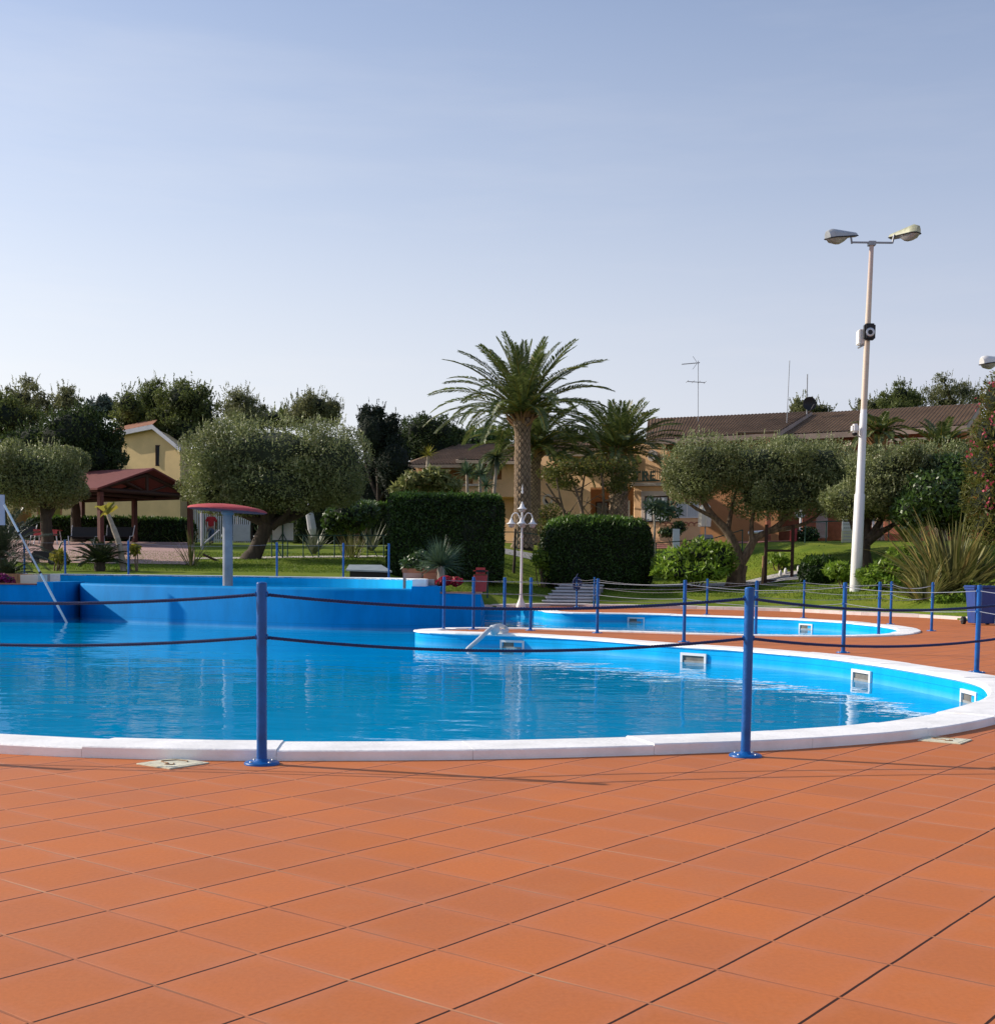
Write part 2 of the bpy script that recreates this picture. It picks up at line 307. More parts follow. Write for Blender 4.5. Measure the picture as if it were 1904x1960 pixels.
    eh = N(nt, 'ShaderNodeMapRange'); eh.inputs['From Min'].default_value = 0.0; eh.inputs['From Max'].default_value = 0.16; eh.inputs['To Min'].default_value = 0.45; eh.inputs['To Max'].default_value = 0.0; L(nt, emin.outputs[0], eh.inputs[0])
    eq = N(nt, 'ShaderNodeMath', operation='MULTIPLY'); L(nt, eh.outputs[0], eq.inputs[0]); L(nt, n4.outputs[0], eq.inputs[1])
    mx7 = N(nt, 'ShaderNodeMix', data_type='RGBA'); L(nt, eq.outputs[0], mx7.inputs[0]); L(nt, mx6.outputs[2], mx7.inputs[6]); mx7.inputs[7].default_value = (0.56, 0.22, 0.14, 1)
    mx6 = mx7
    # light joints: patchy sandy mortar
    n5 = N(nt, 'ShaderNodeTexNoise', Scale=4.0, Detail=4.0); L(nt, tc.outputs['Object'], n5.inputs['Vector'])
    mr5 = N(nt, 'ShaderNodeMapRange'); mr5.inputs['From Min'].default_value = 0.35; mr5.inputs['From Max'].default_value = 0.65; mr5.inputs['To Min'].default_value = 0.2; mr5.inputs['To Max'].default_value = 0.85; L(nt, n5.outputs[0], mr5.inputs[0])
    ml = N(nt, 'ShaderNodeMath', operation='MULTIPLY'); L(nt, mlight.outputs[0], ml.inputs[0]); L(nt, mr5.outputs[0], ml.inputs[1])
    n8 = N(nt, 'ShaderNodeTexNoise', Scale=0.55, Detail=3.0); L(nt, tc.outputs['Object'], n8.inputs['Vector'])
    jc = N(nt, 'ShaderNodeValToRGB'); jc.color_ramp.elements[0].position = 0.42; jc.color_ramp.elements[1].position = 0.6
    jc.color_ramp.elements[0].color = (0.25, 0.085, 0.035, 1); jc.color_ramp.elements[1].color = (0.54, 0.32, 0.18, 1); L(nt, n8.outputs[0], jc.inputs[0])
    mx1 = N(nt, 'ShaderNodeMix', data_type='RGBA'); L(nt, ml.outputs[0], mx1.inputs[0]); L(nt, mx6.outputs[2], mx1.inputs[6]); L(nt, jc.outputs[0], mx1.inputs[7])
    mx2 = N(nt, 'ShaderNodeMix', data_type='RGBA'); L(nt, md.outputs[0], mx2.inputs[0]); L(nt, mx1.outputs[2], mx2.inputs[6]); mx2.inputs[7].default_value = (0.045, 0.012, 0.004, 1)
    L(nt, mx2.outputs[2], p.inputs['Base Color'])
    p.inputs['Roughness'].default_value = 0.72; p.inputs['Specular IOR Level'].default_value = 0.25
    # height: joints are lower, each tile has its own faint tilt
    jo = N(nt, 'ShaderNodeMath', operation='MAXIMUM'); L(nt, mdark.outputs[0], jo.inputs[0]); L(nt, mlight.outputs[0], jo.inputs[1])
    h1 = N(nt, 'ShaderNodeMath', operation='MULTIPLY'); L(nt, jo.outputs[0], h1.inputs[0]); h1.inputs[1].default_value = -1.0
    h2 = N(nt, 'ShaderNodeMath', operation='MULTIPLY_ADD'); L(nt, n3.outputs[0], h2.inputs[0]); h2.inputs[1].default_value = 0.35; L(nt, h1.outputs[0], h2.inputs[2])
    b = N(nt, 'ShaderNodeBump', Strength=0.5, Distance=0.004); L(nt, h2.outputs[0], b.inputs['Height']); L(nt, b.outputs[0], p.inputs['Normal'])
    return m

def water_mat(name, a, b_, amp=1.0):
    m, nt = new_mat(name)
    out = N(nt, 'ShaderNodeOutputMaterial'); p = N(nt, 'ShaderNodeBsdfPrincipled'); L(nt, p.outputs[0], out.inputs[0])
    tc = N(nt, 'ShaderNodeTexCoord')
    n = N(nt, 'ShaderNodeTexNoise', Scale=0.22, Detail=3.0); L(nt, tc.outputs['Object'], n.inputs['Vector'])
    cr = N(nt, 'ShaderNodeValToRGB'); cr.color_ramp.elements[0].position = 0.35; cr.color_ramp.elements[1].position = 0.65
    cr.color_ramp.elements[0].color = rgba(a); cr.color_ramp.elements[1].color = rgba(b_)
    L(nt, n.outputs[0], cr.inputs[0]); L(nt, cr.outputs[0], p.inputs['Base Color'])
    p.inputs['Roughness'].default_value = 0.02; p.inputs['IOR'].default_value = 1.33; p.inputs['Specular IOR Level'].default_value = 0.17
    # ripples: long gentle swell plus finer chop, running mostly across the view
    hs = None
    for sc, st, k in ((0.9, (0.55, 1.0, 1), 1.0), (3.2, (0.6, 1.0, 1), 0.30), (9.0, (0.7, 1, 1), 0.06)):
        mp = N(nt, 'ShaderNodeMapping'); mp.inputs['Scale'].default_value = st; mp.inputs['Rotation'].default_value = (0, 0, 0.12*sc); L(nt, tc.outputs['Object'], mp.inputs[0])
        w = N(nt, 'ShaderNodeTexNoise', Scale=sc, Detail=2.0, Roughness=0.45); L(nt, mp.outputs[0], w.inputs['Vector'])
        f = N(nt, 'ShaderNodeMath', operation='MULTIPLY_ADD'); L(nt, w.outputs[0], f.inputs[0]); f.inputs[1].default_value = k
        if hs: L(nt, hs, f.inputs[2])
        else: f.inputs[2].default_value = 0
        hs = f.outputs[0]
    b = N(nt, 'ShaderNodeBump', Strength=1.0, Distance=0.02*amp); L(nt, hs, b.inputs['Height']); L(nt, b.outputs[0], p.inputs['Normal'])
    return m

def paver_mat(name, base):
    m, nt = new_mat(name)
    out = N(nt, 'ShaderNodeOutputMaterial'); p = N(nt, 'ShaderNodeBsdfPrincipled'); L(nt, p.outputs[0], out.inputs[0])
    tc = N(nt, 'ShaderNodeTexCoord')
    bk = N(nt, 'ShaderNodeTexBrick', Scale=3.0); bk.inputs['Color1'].default_value = rgba(clampc(base, 0.9)); bk.inputs['Color2'].default_value = rgba(clampc(base, 1.12)); bk.inputs['Mortar'].default_value = rgba(clampc(base, 0.6)); bk.inputs['Mortar Size'].default_value = 0.015
    L(nt, tc.outputs['Object'], bk.inputs['Vector'])
    n = N(nt, 'ShaderNodeTexNoise', Scale=0.7, Detail=5.0); L(nt, tc.outputs['Object'], n.inputs['Vector'])
    mr = N(nt, 'ShaderNodeMapRange'); mr.inputs['To Min'].default_value = 0.75; mr.inputs['To Max'].default_value = 1.2; L(nt, n.outputs[0], mr.inputs[0])
    s = N(nt, 'ShaderNodeVectorMath', operation='SCALE'); L(nt, bk.outputs[0], s.inputs[0]); L(nt, mr.outputs[0], s.inputs['Scale'])
    L(nt, s.outputs[0], p.inputs['Base Color']); p.inputs['Roughness'].default_value = 0.85
    return m

def lawn_mat():
    m, nt = new_mat('lawn_ground')
    out = N(nt, 'ShaderNodeOutputMaterial'); p = N(nt, 'ShaderNodeBsdfPrincipled'); L(nt, p.outputs[0], out.inputs[0])
    tc = N(nt, 'ShaderNodeTexCoord')
    n = N(nt, 'ShaderNodeTexNoise', Scale=0.45, Detail=8.0, Roughness=0.65); L(nt, tc.outputs['Object'], n.inputs['Vector'])
    cr = N(nt, 'ShaderNodeValToRGB'); els = cr.color_ramp.elements
    els[0].position = 0.32; els[0].color = (0.075, 0.13, 0.012, 1); els[1].position = 0.7; els[1].color = (0.21, 0.23, 0.03, 1)
    e = els.new(0.5); e.color = (0.15, 0.205, 0.02, 1)
    L(nt, n.outputs[0], cr.inputs[0])
    n2 = N(nt, 'ShaderNodeTexNoise', Scale=14.0, Detail=5.0); L(nt, tc.outputs['Object'], n2.inputs['Vector'])
    mr = N(nt, 'ShaderNodeMapRange'); mr.inputs['To Min'].default_value = 0.55; mr.inputs['To Max'].default_value = 1.35; L(nt, n2.outputs[0], mr.inputs[0])
    s = N(nt, 'ShaderNodeVectorMath', operation='SCALE'); L(nt, cr.outputs[0], s.inputs[0]); L(nt, mr.outputs[0], s.inputs['Scale'])
    L(nt, s.outputs[0], p.inputs['Base Color']); p.inputs['Roughness'].default_value = 0.95; p.inputs['Specular IOR Level'].default_value = 0.1
    b = N(nt, 'ShaderNodeBump', Strength=0.8, Distance=0.05); L(nt, n2.outputs[0], b.inputs['Height']); L(nt, b.outputs[0], p.inputs['Normal'])
    return m

def roof_mat(name, base):
    m, nt = new_mat(name)
    out = N(nt, 'ShaderNodeOutputMaterial'); p = N(nt, 'ShaderNodeBsdfPrincipled'); L(nt, p.outputs[0], out.inputs[0])
    tc = N(nt, 'ShaderNodeTexCoord')
    n = N(nt, 'ShaderNodeTexNoise', Scale=0.6, Detail=7.0, Roughness=0.7); L(nt, tc.outputs['Object'], n.inputs['Vector'])
    n2 = N(nt, 'ShaderNodeTexNoise', Scale=9.0, Detail=3.0); L(nt, tc.outputs['Object'], n2.inputs['Vector'])
    cr = N(nt, 'ShaderNodeValToRGB'); cr.color_ramp.elements[0].position = 0.3; cr.color_ramp.elements[1].position = 0.72
    cr.color_ramp.elements[0].color = rgba(clampc(base, 0.78)); cr.color_ramp.elements[1].color = rgba(clampc(base, 1.3))
    L(nt, n.outputs[0], cr.inputs[0])
    mr = N(nt, 'ShaderNodeMapRange'); mr.inputs['To Min'].default_value = 0.75; mr.inputs['To Max'].default_value = 1.25; L(nt, n2.outputs[0], mr.inputs[0])
    s = N(nt, 'ShaderNodeVectorMath', operation='SCALE'); L(nt, cr.outputs[0], s.inputs[0]); L(nt, mr.outputs[0], s.inputs['Scale'])
    L(nt, s.outputs[0], p.inputs['Base Color']); p.inputs['Roughness'].default_value = 0.85; p.inputs['Specular IOR Level'].default_value = 0.2
    return m

def pole_mat():
    # white paint below, weathered cream and rust above
    m, nt = new_mat('weathered_pole_paint')
    out = N(nt, 'ShaderNodeOutputMaterial'); p = N(nt, 'ShaderNodeBsdfPrincipled'); L(nt, p.outputs[0], out.inputs[0])
    tc = N(nt, 'ShaderNodeTexCoord'); sx = N(nt, 'ShaderNodeSeparateXYZ'); L(nt, tc.outputs['Object'], sx.inputs[0])
    cr = N(nt, 'ShaderNodeValToRGB'); e = cr.color_ramp.elements
    e[0].position = 0.0; e[0].color = (0.76, 0.75, 0.70, 1); e[1].position = 1.0; e[1].color = (0.52, 0.40, 0.37, 1)
    for pos, c in ((0.512, (0.78, 0.78, 0.78)), (0.516, (0.60, 0.47, 0.36)), (0.80, (0.66, 0.54, 0.42)), (0.93, (0.55, 0.43, 0.38))):
        x = e.new(pos); x.color = rgba(c)
    d = N(nt, 'ShaderNodeMath', operation='DIVIDE'); d.inputs[1].default_value = 12.4; L(nt, sx.outputs[2], d.inputs[0]); L(nt, d.outputs[0], cr.inputs[0])
    n = N(nt, 'ShaderNodeTexNoise', Scale=3.0, Detail=7.0, Roughness=0.7); L(nt, tc.outputs['Object'], n.inputs['Vector'])
    mr = N(nt, 'ShaderNodeMapRange'); mr.inputs['From Min'].default_value = 0.6; mr.inputs['From Max'].default_value = 0.75; mr.inputs['To Max'].default_value = 0.55; L(nt, n.outputs[0], mr.inputs[0])
    gt = N(nt, 'ShaderNodeMath', operation='GREATER_THAN'); gt.inputs[1].default_value = 0.515; L(nt, d.outputs[0], gt.inputs[0])
    mm = N(nt, 'ShaderNodeMath', operation='MULTIPLY'); L(nt, mr.outputs[0], mm.inputs[0]); L(nt, gt.outputs[0], mm.inputs[1])
    mx = N(nt, 'ShaderNodeMix', data_type='RGBA'); L(nt, mm.outputs[0], mx.inputs[0]); L(nt, cr.outputs[0], mx.inputs[6]); mx.inputs[7].default_value = (0.30, 0.14, 0.08, 1)
    L(nt, mx.outputs[2], p.inputs['Base Color']); p.inputs['Roughness'].default_value = 0.55
    return m
mk()
# ------------------------------------------------------------------ objects
def tag(o, label=None, cat=None, group=None, kind=None):
    if label: o['label'] = label
    if cat: o['category'] = cat
    if group: o['group'] = group
    if kind: o['kind'] = kind
    return o
def thing(name, loc, label, cat, group=None):
    o = bpy.data.objects.new(name, None); COL.objects.link(o)
    o.location = loc; o.empty_display_size = 0.2
    return tag(o, label, cat, group)
def copy_tree(o, parent=None):
    c = o.copy(); COL.objects.link(c); c.parent = parent
    for ch in [k for k in list(bpy.data.objects) if k.parent == o]: copy_tree(ch, c)
    return c
def origin_of(parent):
    p = Vector((0, 0, 0))
    while parent is not None:
        p += parent.location; parent = parent.parent
    return p
def link(name, me, mats, parent=None, origin=None):
    for m in (mats if isinstance(mats, (list, tuple)) else [mats]): me.materials.append(m)
    o = bpy.data.objects.new(name, me); COL.objects.link(o)
    if parent is not None:
        o.parent = parent
        if origin is not None: o.location = Vector(origin) - origin_of(parent)
    elif origin is not None: o.location = origin
    return o

class MB:
    """collects shapes in world coordinates and links them as one mesh object"""
    def __init__(s): s.v = []; s.f = []; s.mi = []; s.sm = []
    def add(s, vs, fs, m=0, smooth=False):
        k = len(s.v); s.v += [tuple(p) for p in vs]
        for f in fs: s.f.append(tuple(i+k for i in f)); s.mi.append(m); s.sm.append(smooth)
    def poly(s, pts, m=0): s.add(pts, [tuple(range(len(pts)))], m)
    def bx(s, x0, x1, y0, y1, z0, z1, m=0):
        s.add([(x0,y0,z0),(x1,y0,z0),(x1,y1,z0),(x0,y1,z0),(x0,y0,z1),(x1,y0,z1),(x1,y1,z1),(x0,y1,z1)],
              [(0,3,2,1),(4,5,6,7),(0,1,5,4),(1,2,6,5),(2,3,7,6),(3,0,4,7)], m)
    def box(s, c, size, rz=0, m=0, bev=0.0, rx=0, ry=0):
        bm = bmesh.new(); bmesh.ops.create_cube(bm, size=1)
        bmesh.ops.scale(bm, vec=size, verts=bm.verts)
        if bev: bmesh.ops.bevel(bm, geom=bm.edges[:], offset=bev, segments=2, affect='EDGES')
        mat = Matrix.Translation(c) @ Matrix.Rotation(rz, 4, 'Z') @ Matrix.Rotation(ry, 4, 'Y') @ Matrix.Rotation(rx, 4, 'X')
        bm.transform(mat); bm.verts.ensure_lookup_table(); bm.verts.index_update()
        s.add([v.co[:] for v in bm.verts], [tuple(v.index for v in f.verts) for f in bm.faces], m); bm.free()
    def prism(s, pts, z0, z1, m=0):
        n = len(pts); z0s = z0 if hasattr(z0, '__len__') else [z0]*n; z1s = z1 if hasattr(z1, '__len__') else [z1]*n
        vs = [(p[0], p[1], z) for p, z in zip(pts, z0s)] + [(p[0], p[1], z) for p, z in zip(pts, z1s)]
        a = sum(pts[i][0]*pts[(i+1)%n][1]-pts[(i+1)%n][0]*pts[i][1] for i in range(n))
        tri = tessellate_polygon([[Vector((p[0], p[1], 0)) for p in pts]])
        fs = []
        for t in tri:
            A, B, C_ = (Vector((pts[i][0], pts[i][1], 0)) for i in t)
            if (B-A).cross(C_-A).z < 0: t = t[::-1]
            fs.append(tuple(i+n for i in t)); fs.append(tuple(t[::-1]))
        for i in range(n):
            j = (i+1) % n
            fs.append((i, j, j+n, i+n) if a > 0 else (j, i, i+n, j+n))
        s.add(vs, fs, m)
    def hull(s, face, vec, m=0):
        """a planar outline (3d points) pushed along vec"""
        n = len(face); v = Vector(vec)
        vs = [Vector(p) for p in face] + [Vector(p)+v for p in face]
        s.add(vs, [tuple(range(n))[::-1], tuple(range(n, 2*n))] + [(i, (i+1)%n, (i+1)%n+n, i+n) for i in range(n)], m)
    def tube(s, pts, r, n=8, m=0, cap=True, smooth=True):
        pts = [Vector(p) for p in pts]; k = len(pts)
        rs = list(r) if hasattr(r, '__len__') else [r]*k
        vs = []; prev = None
        for i, p in enumerate(pts):
            t = (pts[min(i+1, k-1)] - pts[max(i-1, 0)]).normalized()
            if prev is None:
                a = Vector((0, 0, 1)) if abs(t.z) < 0.9 else Vector((1, 0, 0))
                u = t.cross(a).normalized()
            else: u = (prev - t*prev.dot(t)).normalized()
            prev = u; w = t.cross(u)
            for j in range(n):
                q = 2*PI*j/n
                vs.append(p + (u*math.cos(q) + w*math.sin(q))*rs[i])
        fs = [(i*n+j, i*n+(j+1)%n, (i+1)*n+(j+1)%n, (i+1)*n+j) for i in range(k-1) for j in range(n)]
        s.add(vs, fs, m, smooth)
        if cap: s.add(vs[:n], [tuple(range(n))[::-1]], m); s.add(vs[-n:], [tuple(range(n))], m)
    def cyl(s, a, b, r, n=16, m=0): s.tube([a, b], r, n, m)
    def lathe(s, prof, c=(0, 0, 0), n=24, m=0, smooth=True):
        vs = []; c = Vector(c)
        for r, z in prof:
            for j in range(n): vs.append((c.x+r*math.cos(2*PI*j/n), c.y+r*math.sin(2*PI*j/n), c.z+z))
        fs = [(i*n+j, i*n+(j+1)%n, (i+1)*n+(j+1)%n, (i+1)*n+j) for i in range(len(prof)-1) for j in range(n)]
        s.add(vs, fs, m, smooth)
    def strip(s, rows, m=0, smooth=False):
        """rows of equal length -> quads"""
        w = len(rows[0]); vs = [p for r in rows for p in r]
        s.add(vs, [(i*w+j, i*w+j+1, (i+1)*w+j+1, (i+1)*w+j) for i in range(len(rows)-1) for j in range(w-1)], m, smooth)
    def np_add(s, V, nper, m=0):
        s.add(V.tolist(), [tuple(range(i, i+nper)) for i in range(0, len(V), nper)], m)
    def build(s, name, mats, parent=None, origin=None, bevel=0.0):
        o = Vector(origin) if origin is not None else (origin_of(parent) if parent is not None else Vector((0, 0, 0)))
        me = bpy.data.meshes.new(name)
        if s.v:
            V = np.array(s.v, dtype=np.float32) - np.array(o, dtype=np.float32)
            me.from_pydata(V.tolist(), [], s.f)
            me.polygons.foreach_set('material_index', s.mi); me.polygons.foreach_set('use_smooth', s.sm); me.update()
        ob = link(name, me, mats, parent, o)
        if bevel:
            b = ob.modifiers.new('bevel', 'BEVEL'); b.width = bevel; b.segments = 2; b.limit_method = 'ANGLE'; b.angle_limit = R(50)
        return ob

def fast_mesh(name, V, nper, mats, parent=None, origin=None, core=None, core_mat=1, extra=None, extra_mat=2):
    """V: (faces*nper, 3) numpy points in world space, separate faces; core: optional MB shown with material 1"""
    o = Vector(origin) if origin is not None else (origin_of(parent) if parent is not None else Vector((0, 0, 0)))
    V = np.asarray(V, dtype=np.float32); nmain = len(V)//nper
    if extra is not None and len(extra): V = np.concatenate([V, np.asarray(extra, dtype=np.float32)])
    nf = len(V)//nper
    cv = np.array(core.v, dtype=np.float32).reshape(-1, 3) if core and core.v else np.zeros((0, 3), np.float32)
    allv = np.concatenate([np.asarray(V, dtype=np.float32), cv]) - np.array(o, dtype=np.float32)
    loops = [np.arange(nf*nper, dtype=np.int32)]; starts = [np.arange(nf, dtype=np.int32)*nper]; tot = [np.full(nf, nper, np.int32)]; mi = [np.where(np.arange(nf) < nmain, 0, extra_mat).astype(np.int32)]; smo = [np.zeros(nf, bool)]
    if core and core.v:
        base = nf*nper; pos = nf*nper
        lv = []; st = []; tt = []
        for f in core.f: st.append(pos); tt.append(len(f)); lv += [i+base for i in f]; pos += len(f)
        loops.append(np.array(lv, np.int32)); starts.append(np.array(st, np.int32)); tot.append(np.array(tt, np.int32)); mi.append(np.full(len(tt), core_mat, np.int32)); smo.append(np.ones(len(tt), bool))
    loops = np.concatenate(loops); starts = np.concatenate(starts); tot = np.concatenate(tot); mi = np.concatenate(mi)
    me = bpy.data.meshes.new(name)
    me.vertices.add(len(allv)); me.vertices.foreach_set('co', allv.ravel())
    me.loops.add(len(loops)); me.loops.foreach_set('vertex_index', loops)
    me.polygons.add(len(starts)); me.polygons.foreach_set('loop_start', starts); me.polygons.foreach_set('loop_total', tot)
    me.polygons.foreach_set('material_index', mi); me.polygons.foreach_set('use_smooth', np.concatenate(smo))
    me.update(calc_edges=True); me.validate()
    return link(name, me, mats, parent, o)

# ------------------------------------------------------------------ foliage
def unit(a): return a/np.maximum(1e-9, np.linalg.norm(a, axis=1, keepdims=True))
def lumps(seed, k=7, f=3.2):
    r = np.random.default_rng(seed); A = r.normal(size=(k, 3))*f; ph = r.uniform(0, 6.28, k); am = r.uniform(0.5, 1, k)
    def fn(d): return (np.sin(d@A.T + ph)*am).sum(1)/am.sum()
    return fn
def leaf_quads(pos, d, nrm, Ln, Wd, fold=0.0):
    d = unit(d); s = unit(np.cross(d, nrm)); Ln = Ln[:, None]; Wd = Wd[:, None]
    a = pos - d*Ln*0.5; b = pos + s*Wd*0.5 - d*Ln*0.05; c = pos + d*Ln*0.5; e = pos - s*Wd*0.5 - d*Ln*0.05
    return np.stack([a, b, c, e], 1).reshape(-1, 3)
def blob_points(blobs, n, seed, shell, lump=0.16, freq=3.2, tops=0.0):
    r = np.random.default_rng(seed)
    B = np.array([b[:6] for b in blobs], float); ex = np.array([b[6] if len(b) > 6 else 2.0 for b in blobs])
    area = (B[:, 3]*B[:, 4] + B[:, 4]*B[:, 5] + B[:, 3]*B[:, 5]); area /= area.sum()
    idx = r.choice(len(B), n, p=area)
    d = unit(r.normal(size=(n, 3)))
    e = ex[idx][:, None]
    q = np.sign(d)*np.abs(d)**(2/e)
    fac = np.zeros(n)
    for i in range(len(B)):
        k = idx == i
        fac[k] = 1 + lump*lumps(seed*13+i, 7, freq)(d[k]*1.0)
    rad = fac*(1 - shell*r.random(n)**1.6)
    pos = B[idx, :3] + q*B[idx, 3:6]*rad[:, None]
    out = unit(q/B[idx, 3:6])
    return pos, out, idx, r
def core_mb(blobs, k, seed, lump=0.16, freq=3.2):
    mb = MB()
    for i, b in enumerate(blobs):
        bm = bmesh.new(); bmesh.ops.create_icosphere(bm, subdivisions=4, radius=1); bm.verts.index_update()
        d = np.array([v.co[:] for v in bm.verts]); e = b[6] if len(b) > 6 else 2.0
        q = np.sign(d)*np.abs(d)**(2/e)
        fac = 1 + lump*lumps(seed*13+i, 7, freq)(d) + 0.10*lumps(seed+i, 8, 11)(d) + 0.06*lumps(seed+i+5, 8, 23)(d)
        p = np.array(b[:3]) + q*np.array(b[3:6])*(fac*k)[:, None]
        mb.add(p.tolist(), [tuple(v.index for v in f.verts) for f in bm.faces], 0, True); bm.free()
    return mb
def bumps(blobs, k, seed, frac=0.28):
    """smaller clumps budding out of the surface of the large ones"""
    r = np.random.default_rng(seed); out = list(blobs)
    for b in blobs:
        e = b[6] if len(b) > 6 else 2.0
        for _ in range(k):
            d = r.normal(size=3); d /= np.linalg.norm(d); q = np.sign(d)*np.abs(d)**(2/e)
            if q[2] < -0.5: continue
            f = frac*r.uniform(0.6, 1.3); m = (b[3]*b[4]*b[5])**(1/3)
            out.append((b[0]+q[0]*b[3]*0.93, b[1]+q[1]*b[4]*0.93, b[2]+q[2]*b[5]*0.93, m*f*r.uniform(.8, 1.3), m*f, m*f*r.uniform(.7, 1.2), 2.0))
    return out
def crown(name, blobs, n, ln, wd, mats, parent, seed, shell=0.35, lump=0.16, freq=3.2, core=0.72, outw=0.7, up=0.2, spiky=0.0, extra=None, bud=0, budf=0.28):
    """leafy crown: many small leaf faces through the outer part of lumpy clumps"""
    pos, out, idx, r = blob_points(bumps(blobs, bud, seed, budf) if bud else blobs, n, seed, shell, lump, freq)
    nrm = unit(out*outw + r.normal(size=(n, 3))*0.75 + np.array([0, 0, up]))
    d = r.normal(size=(n, 3)) + out*spiky*2 + np.array([0, 0, spiky*0.8])
    Ln = ln*r.uniform(0.6, 1.35, n); Wd = wd*r.uniform(0.6, 1.3, n)
    V = leaf_quads(pos, d, nrm, Ln, Wd)
    c = core_mb(blobs, core, seed, lump, freq) if core else None
    return fast_mesh(name, V, 4, mats, parent, None, c, extra=extra)
def shoots(blobs, n, seed, ln, lump, freq, leaf_l, leaf_w, top_only=True):
    """upright shoots poking out of the crown surface, with leaves on them"""
    pos, out, idx, r = blob_points(blobs, n, seed, 0.02, lump, freq)
    if top_only: pos = pos[out[:, 2] > 0.25]; out = out[out[:, 2] > 0.25]
    res = []
    for p, o in zip(pos, out):
        d = Vector(o)*0.5 + Vector((r.normal()*0.25, r.normal()*0.25, 1)); d.normalize(); l = ln*r.uniform(0.4, 1.2)
        for k in range(7):
            t = k/6
            res.append((p + np.array(d)*l*t, np.array(d)*0.8 + r.normal(size=3)*0.6, r.normal(size=3)))
    if not res: return np.zeros((0, 3))
    P = np.array([a[0] for a in res]); D_ = np.array([a[1] for a in res]); Nn = np.array([a[2] for a in res])
    return leaf_quads(P, D_, Nn, np.full(len(P), leaf_l), np.full(len(P), leaf_w))
def limb(mb, a, b, r0, r1, n=8, seg=7, wob=0.12, seed=0, m=0):
    r = random.Random(seed); a = Vector(a); b = Vector(b); l = (b-a).length; pts = []; rs = []
    ox = Vector((r.uniform(-1, 1), r.uniform(-1, 1), r.uniform(-.4, .4)))*wob*l
    for i in range(seg+1):
        t = i/seg; p = a.lerp(b, t) + ox*math.sin(PI*t) + Vector((r.uniform(-1, 1), r.uniform(-1, 1), 0))*r0*0.18
        pts.append(p); rs.append(r0 + (r1-r0)*t)
    mb.tube(pts, rs, n, m)
    return pts
def trunk_mb(base, top, r0, r1, limbs, seed=0, flare=1.7, n=12, sink=0.25):
    """tapered trunk with root flare, forks into limbs (end point, radius)"""
    mb = MB(); base = Vector(base); top = Vector(top); r = random.Random(seed); pts = []; rs = []
    K = 9
    for i in range(K+1):
        t = i/K; p = base.lerp(top, t) + Vector((r.uniform(-1, 1), r.uniform(-1, 1), 0))*r0*0.16*math.sin(PI*t)
        if i == 0: p = p - Vector((0, 0, sink))
        fl = 1 + (flare-1)*max(0, 1-t*5)**2
        pts.append(p); rs.append((r0 + (r1-r0)*t)*fl)
    mb.tube(pts, rs, n)
    for i, (e, r2) in enumerate(limbs):
        pl = limb(mb, pts[-2 if i % 2 else -1], e, r1*0.85, r2, 9, 7, 0.10, seed+i)
        for k in range(3):
            q = pl[3+k]; dv = (Vector(e)-top)*r.uniform(0.1, 0.25) + Vector((r.uniform(-1, 1), r.uniform(-1, 1), r.uniform(-0.2, 0.5)))*0.16*(Vector(e)-top).length
            limb(mb, q, q+dv, r2*1.3, r2*0.4, 6, 5, 0.1, seed*7+i*3+k)
    return mb

def strap_leaves(center, n, length, width, seed, el=(20, 85), droop=(0.2, 1.0), spread=0.15, az=(0, 360), fold=0.25, segs=5, tipw=0.08, lenvar=0.3):
    """rosette of long strap leaves; returns an MB"""
    r = random.Random(seed); mb = MB(); c = Vector(center)
    for i in range(n):
        a = R(r.uniform(*az)); e = R(r.uniform(*el)); l = length*r.uniform(1-lenvar, 1+lenvar*0.3); dr = r.uniform(*droop); w = width*r.uniform(0.75, 1.2)
        p = c + Vector((math.cos(a), math.sin(a), 0))*spread*r.random(); rows = []
        side = Vector((-math.sin(a), math.cos(a), 0)); side = (side + Vector((0, 0, r.uniform(-.5, .5)))).normalized()
        ang = e
        for k in range(segs+1):
            t = k/segs; ww = w*(0.65 + 0.35*math.sin(PI*min(1, t*1.4+0.15)))*(1 if t < 0.55 else max(tipw, 1-(t-0.55)/0.45))
            d = Vector((math.cos(a)*math.cos(ang), math.sin(a)*math.cos(ang), math.sin(ang)))
            up = d.cross(side)
            rows.append([p - side*ww*0.5 + up*ww*fold*0.5, p, p + side*ww*0.5 + up*ww*fold*0.5])
            p = p + d*(l/segs); ang -= dr*(0.4+t*1.3)/segs*1.2
        mb.strip(rows)
    return mb

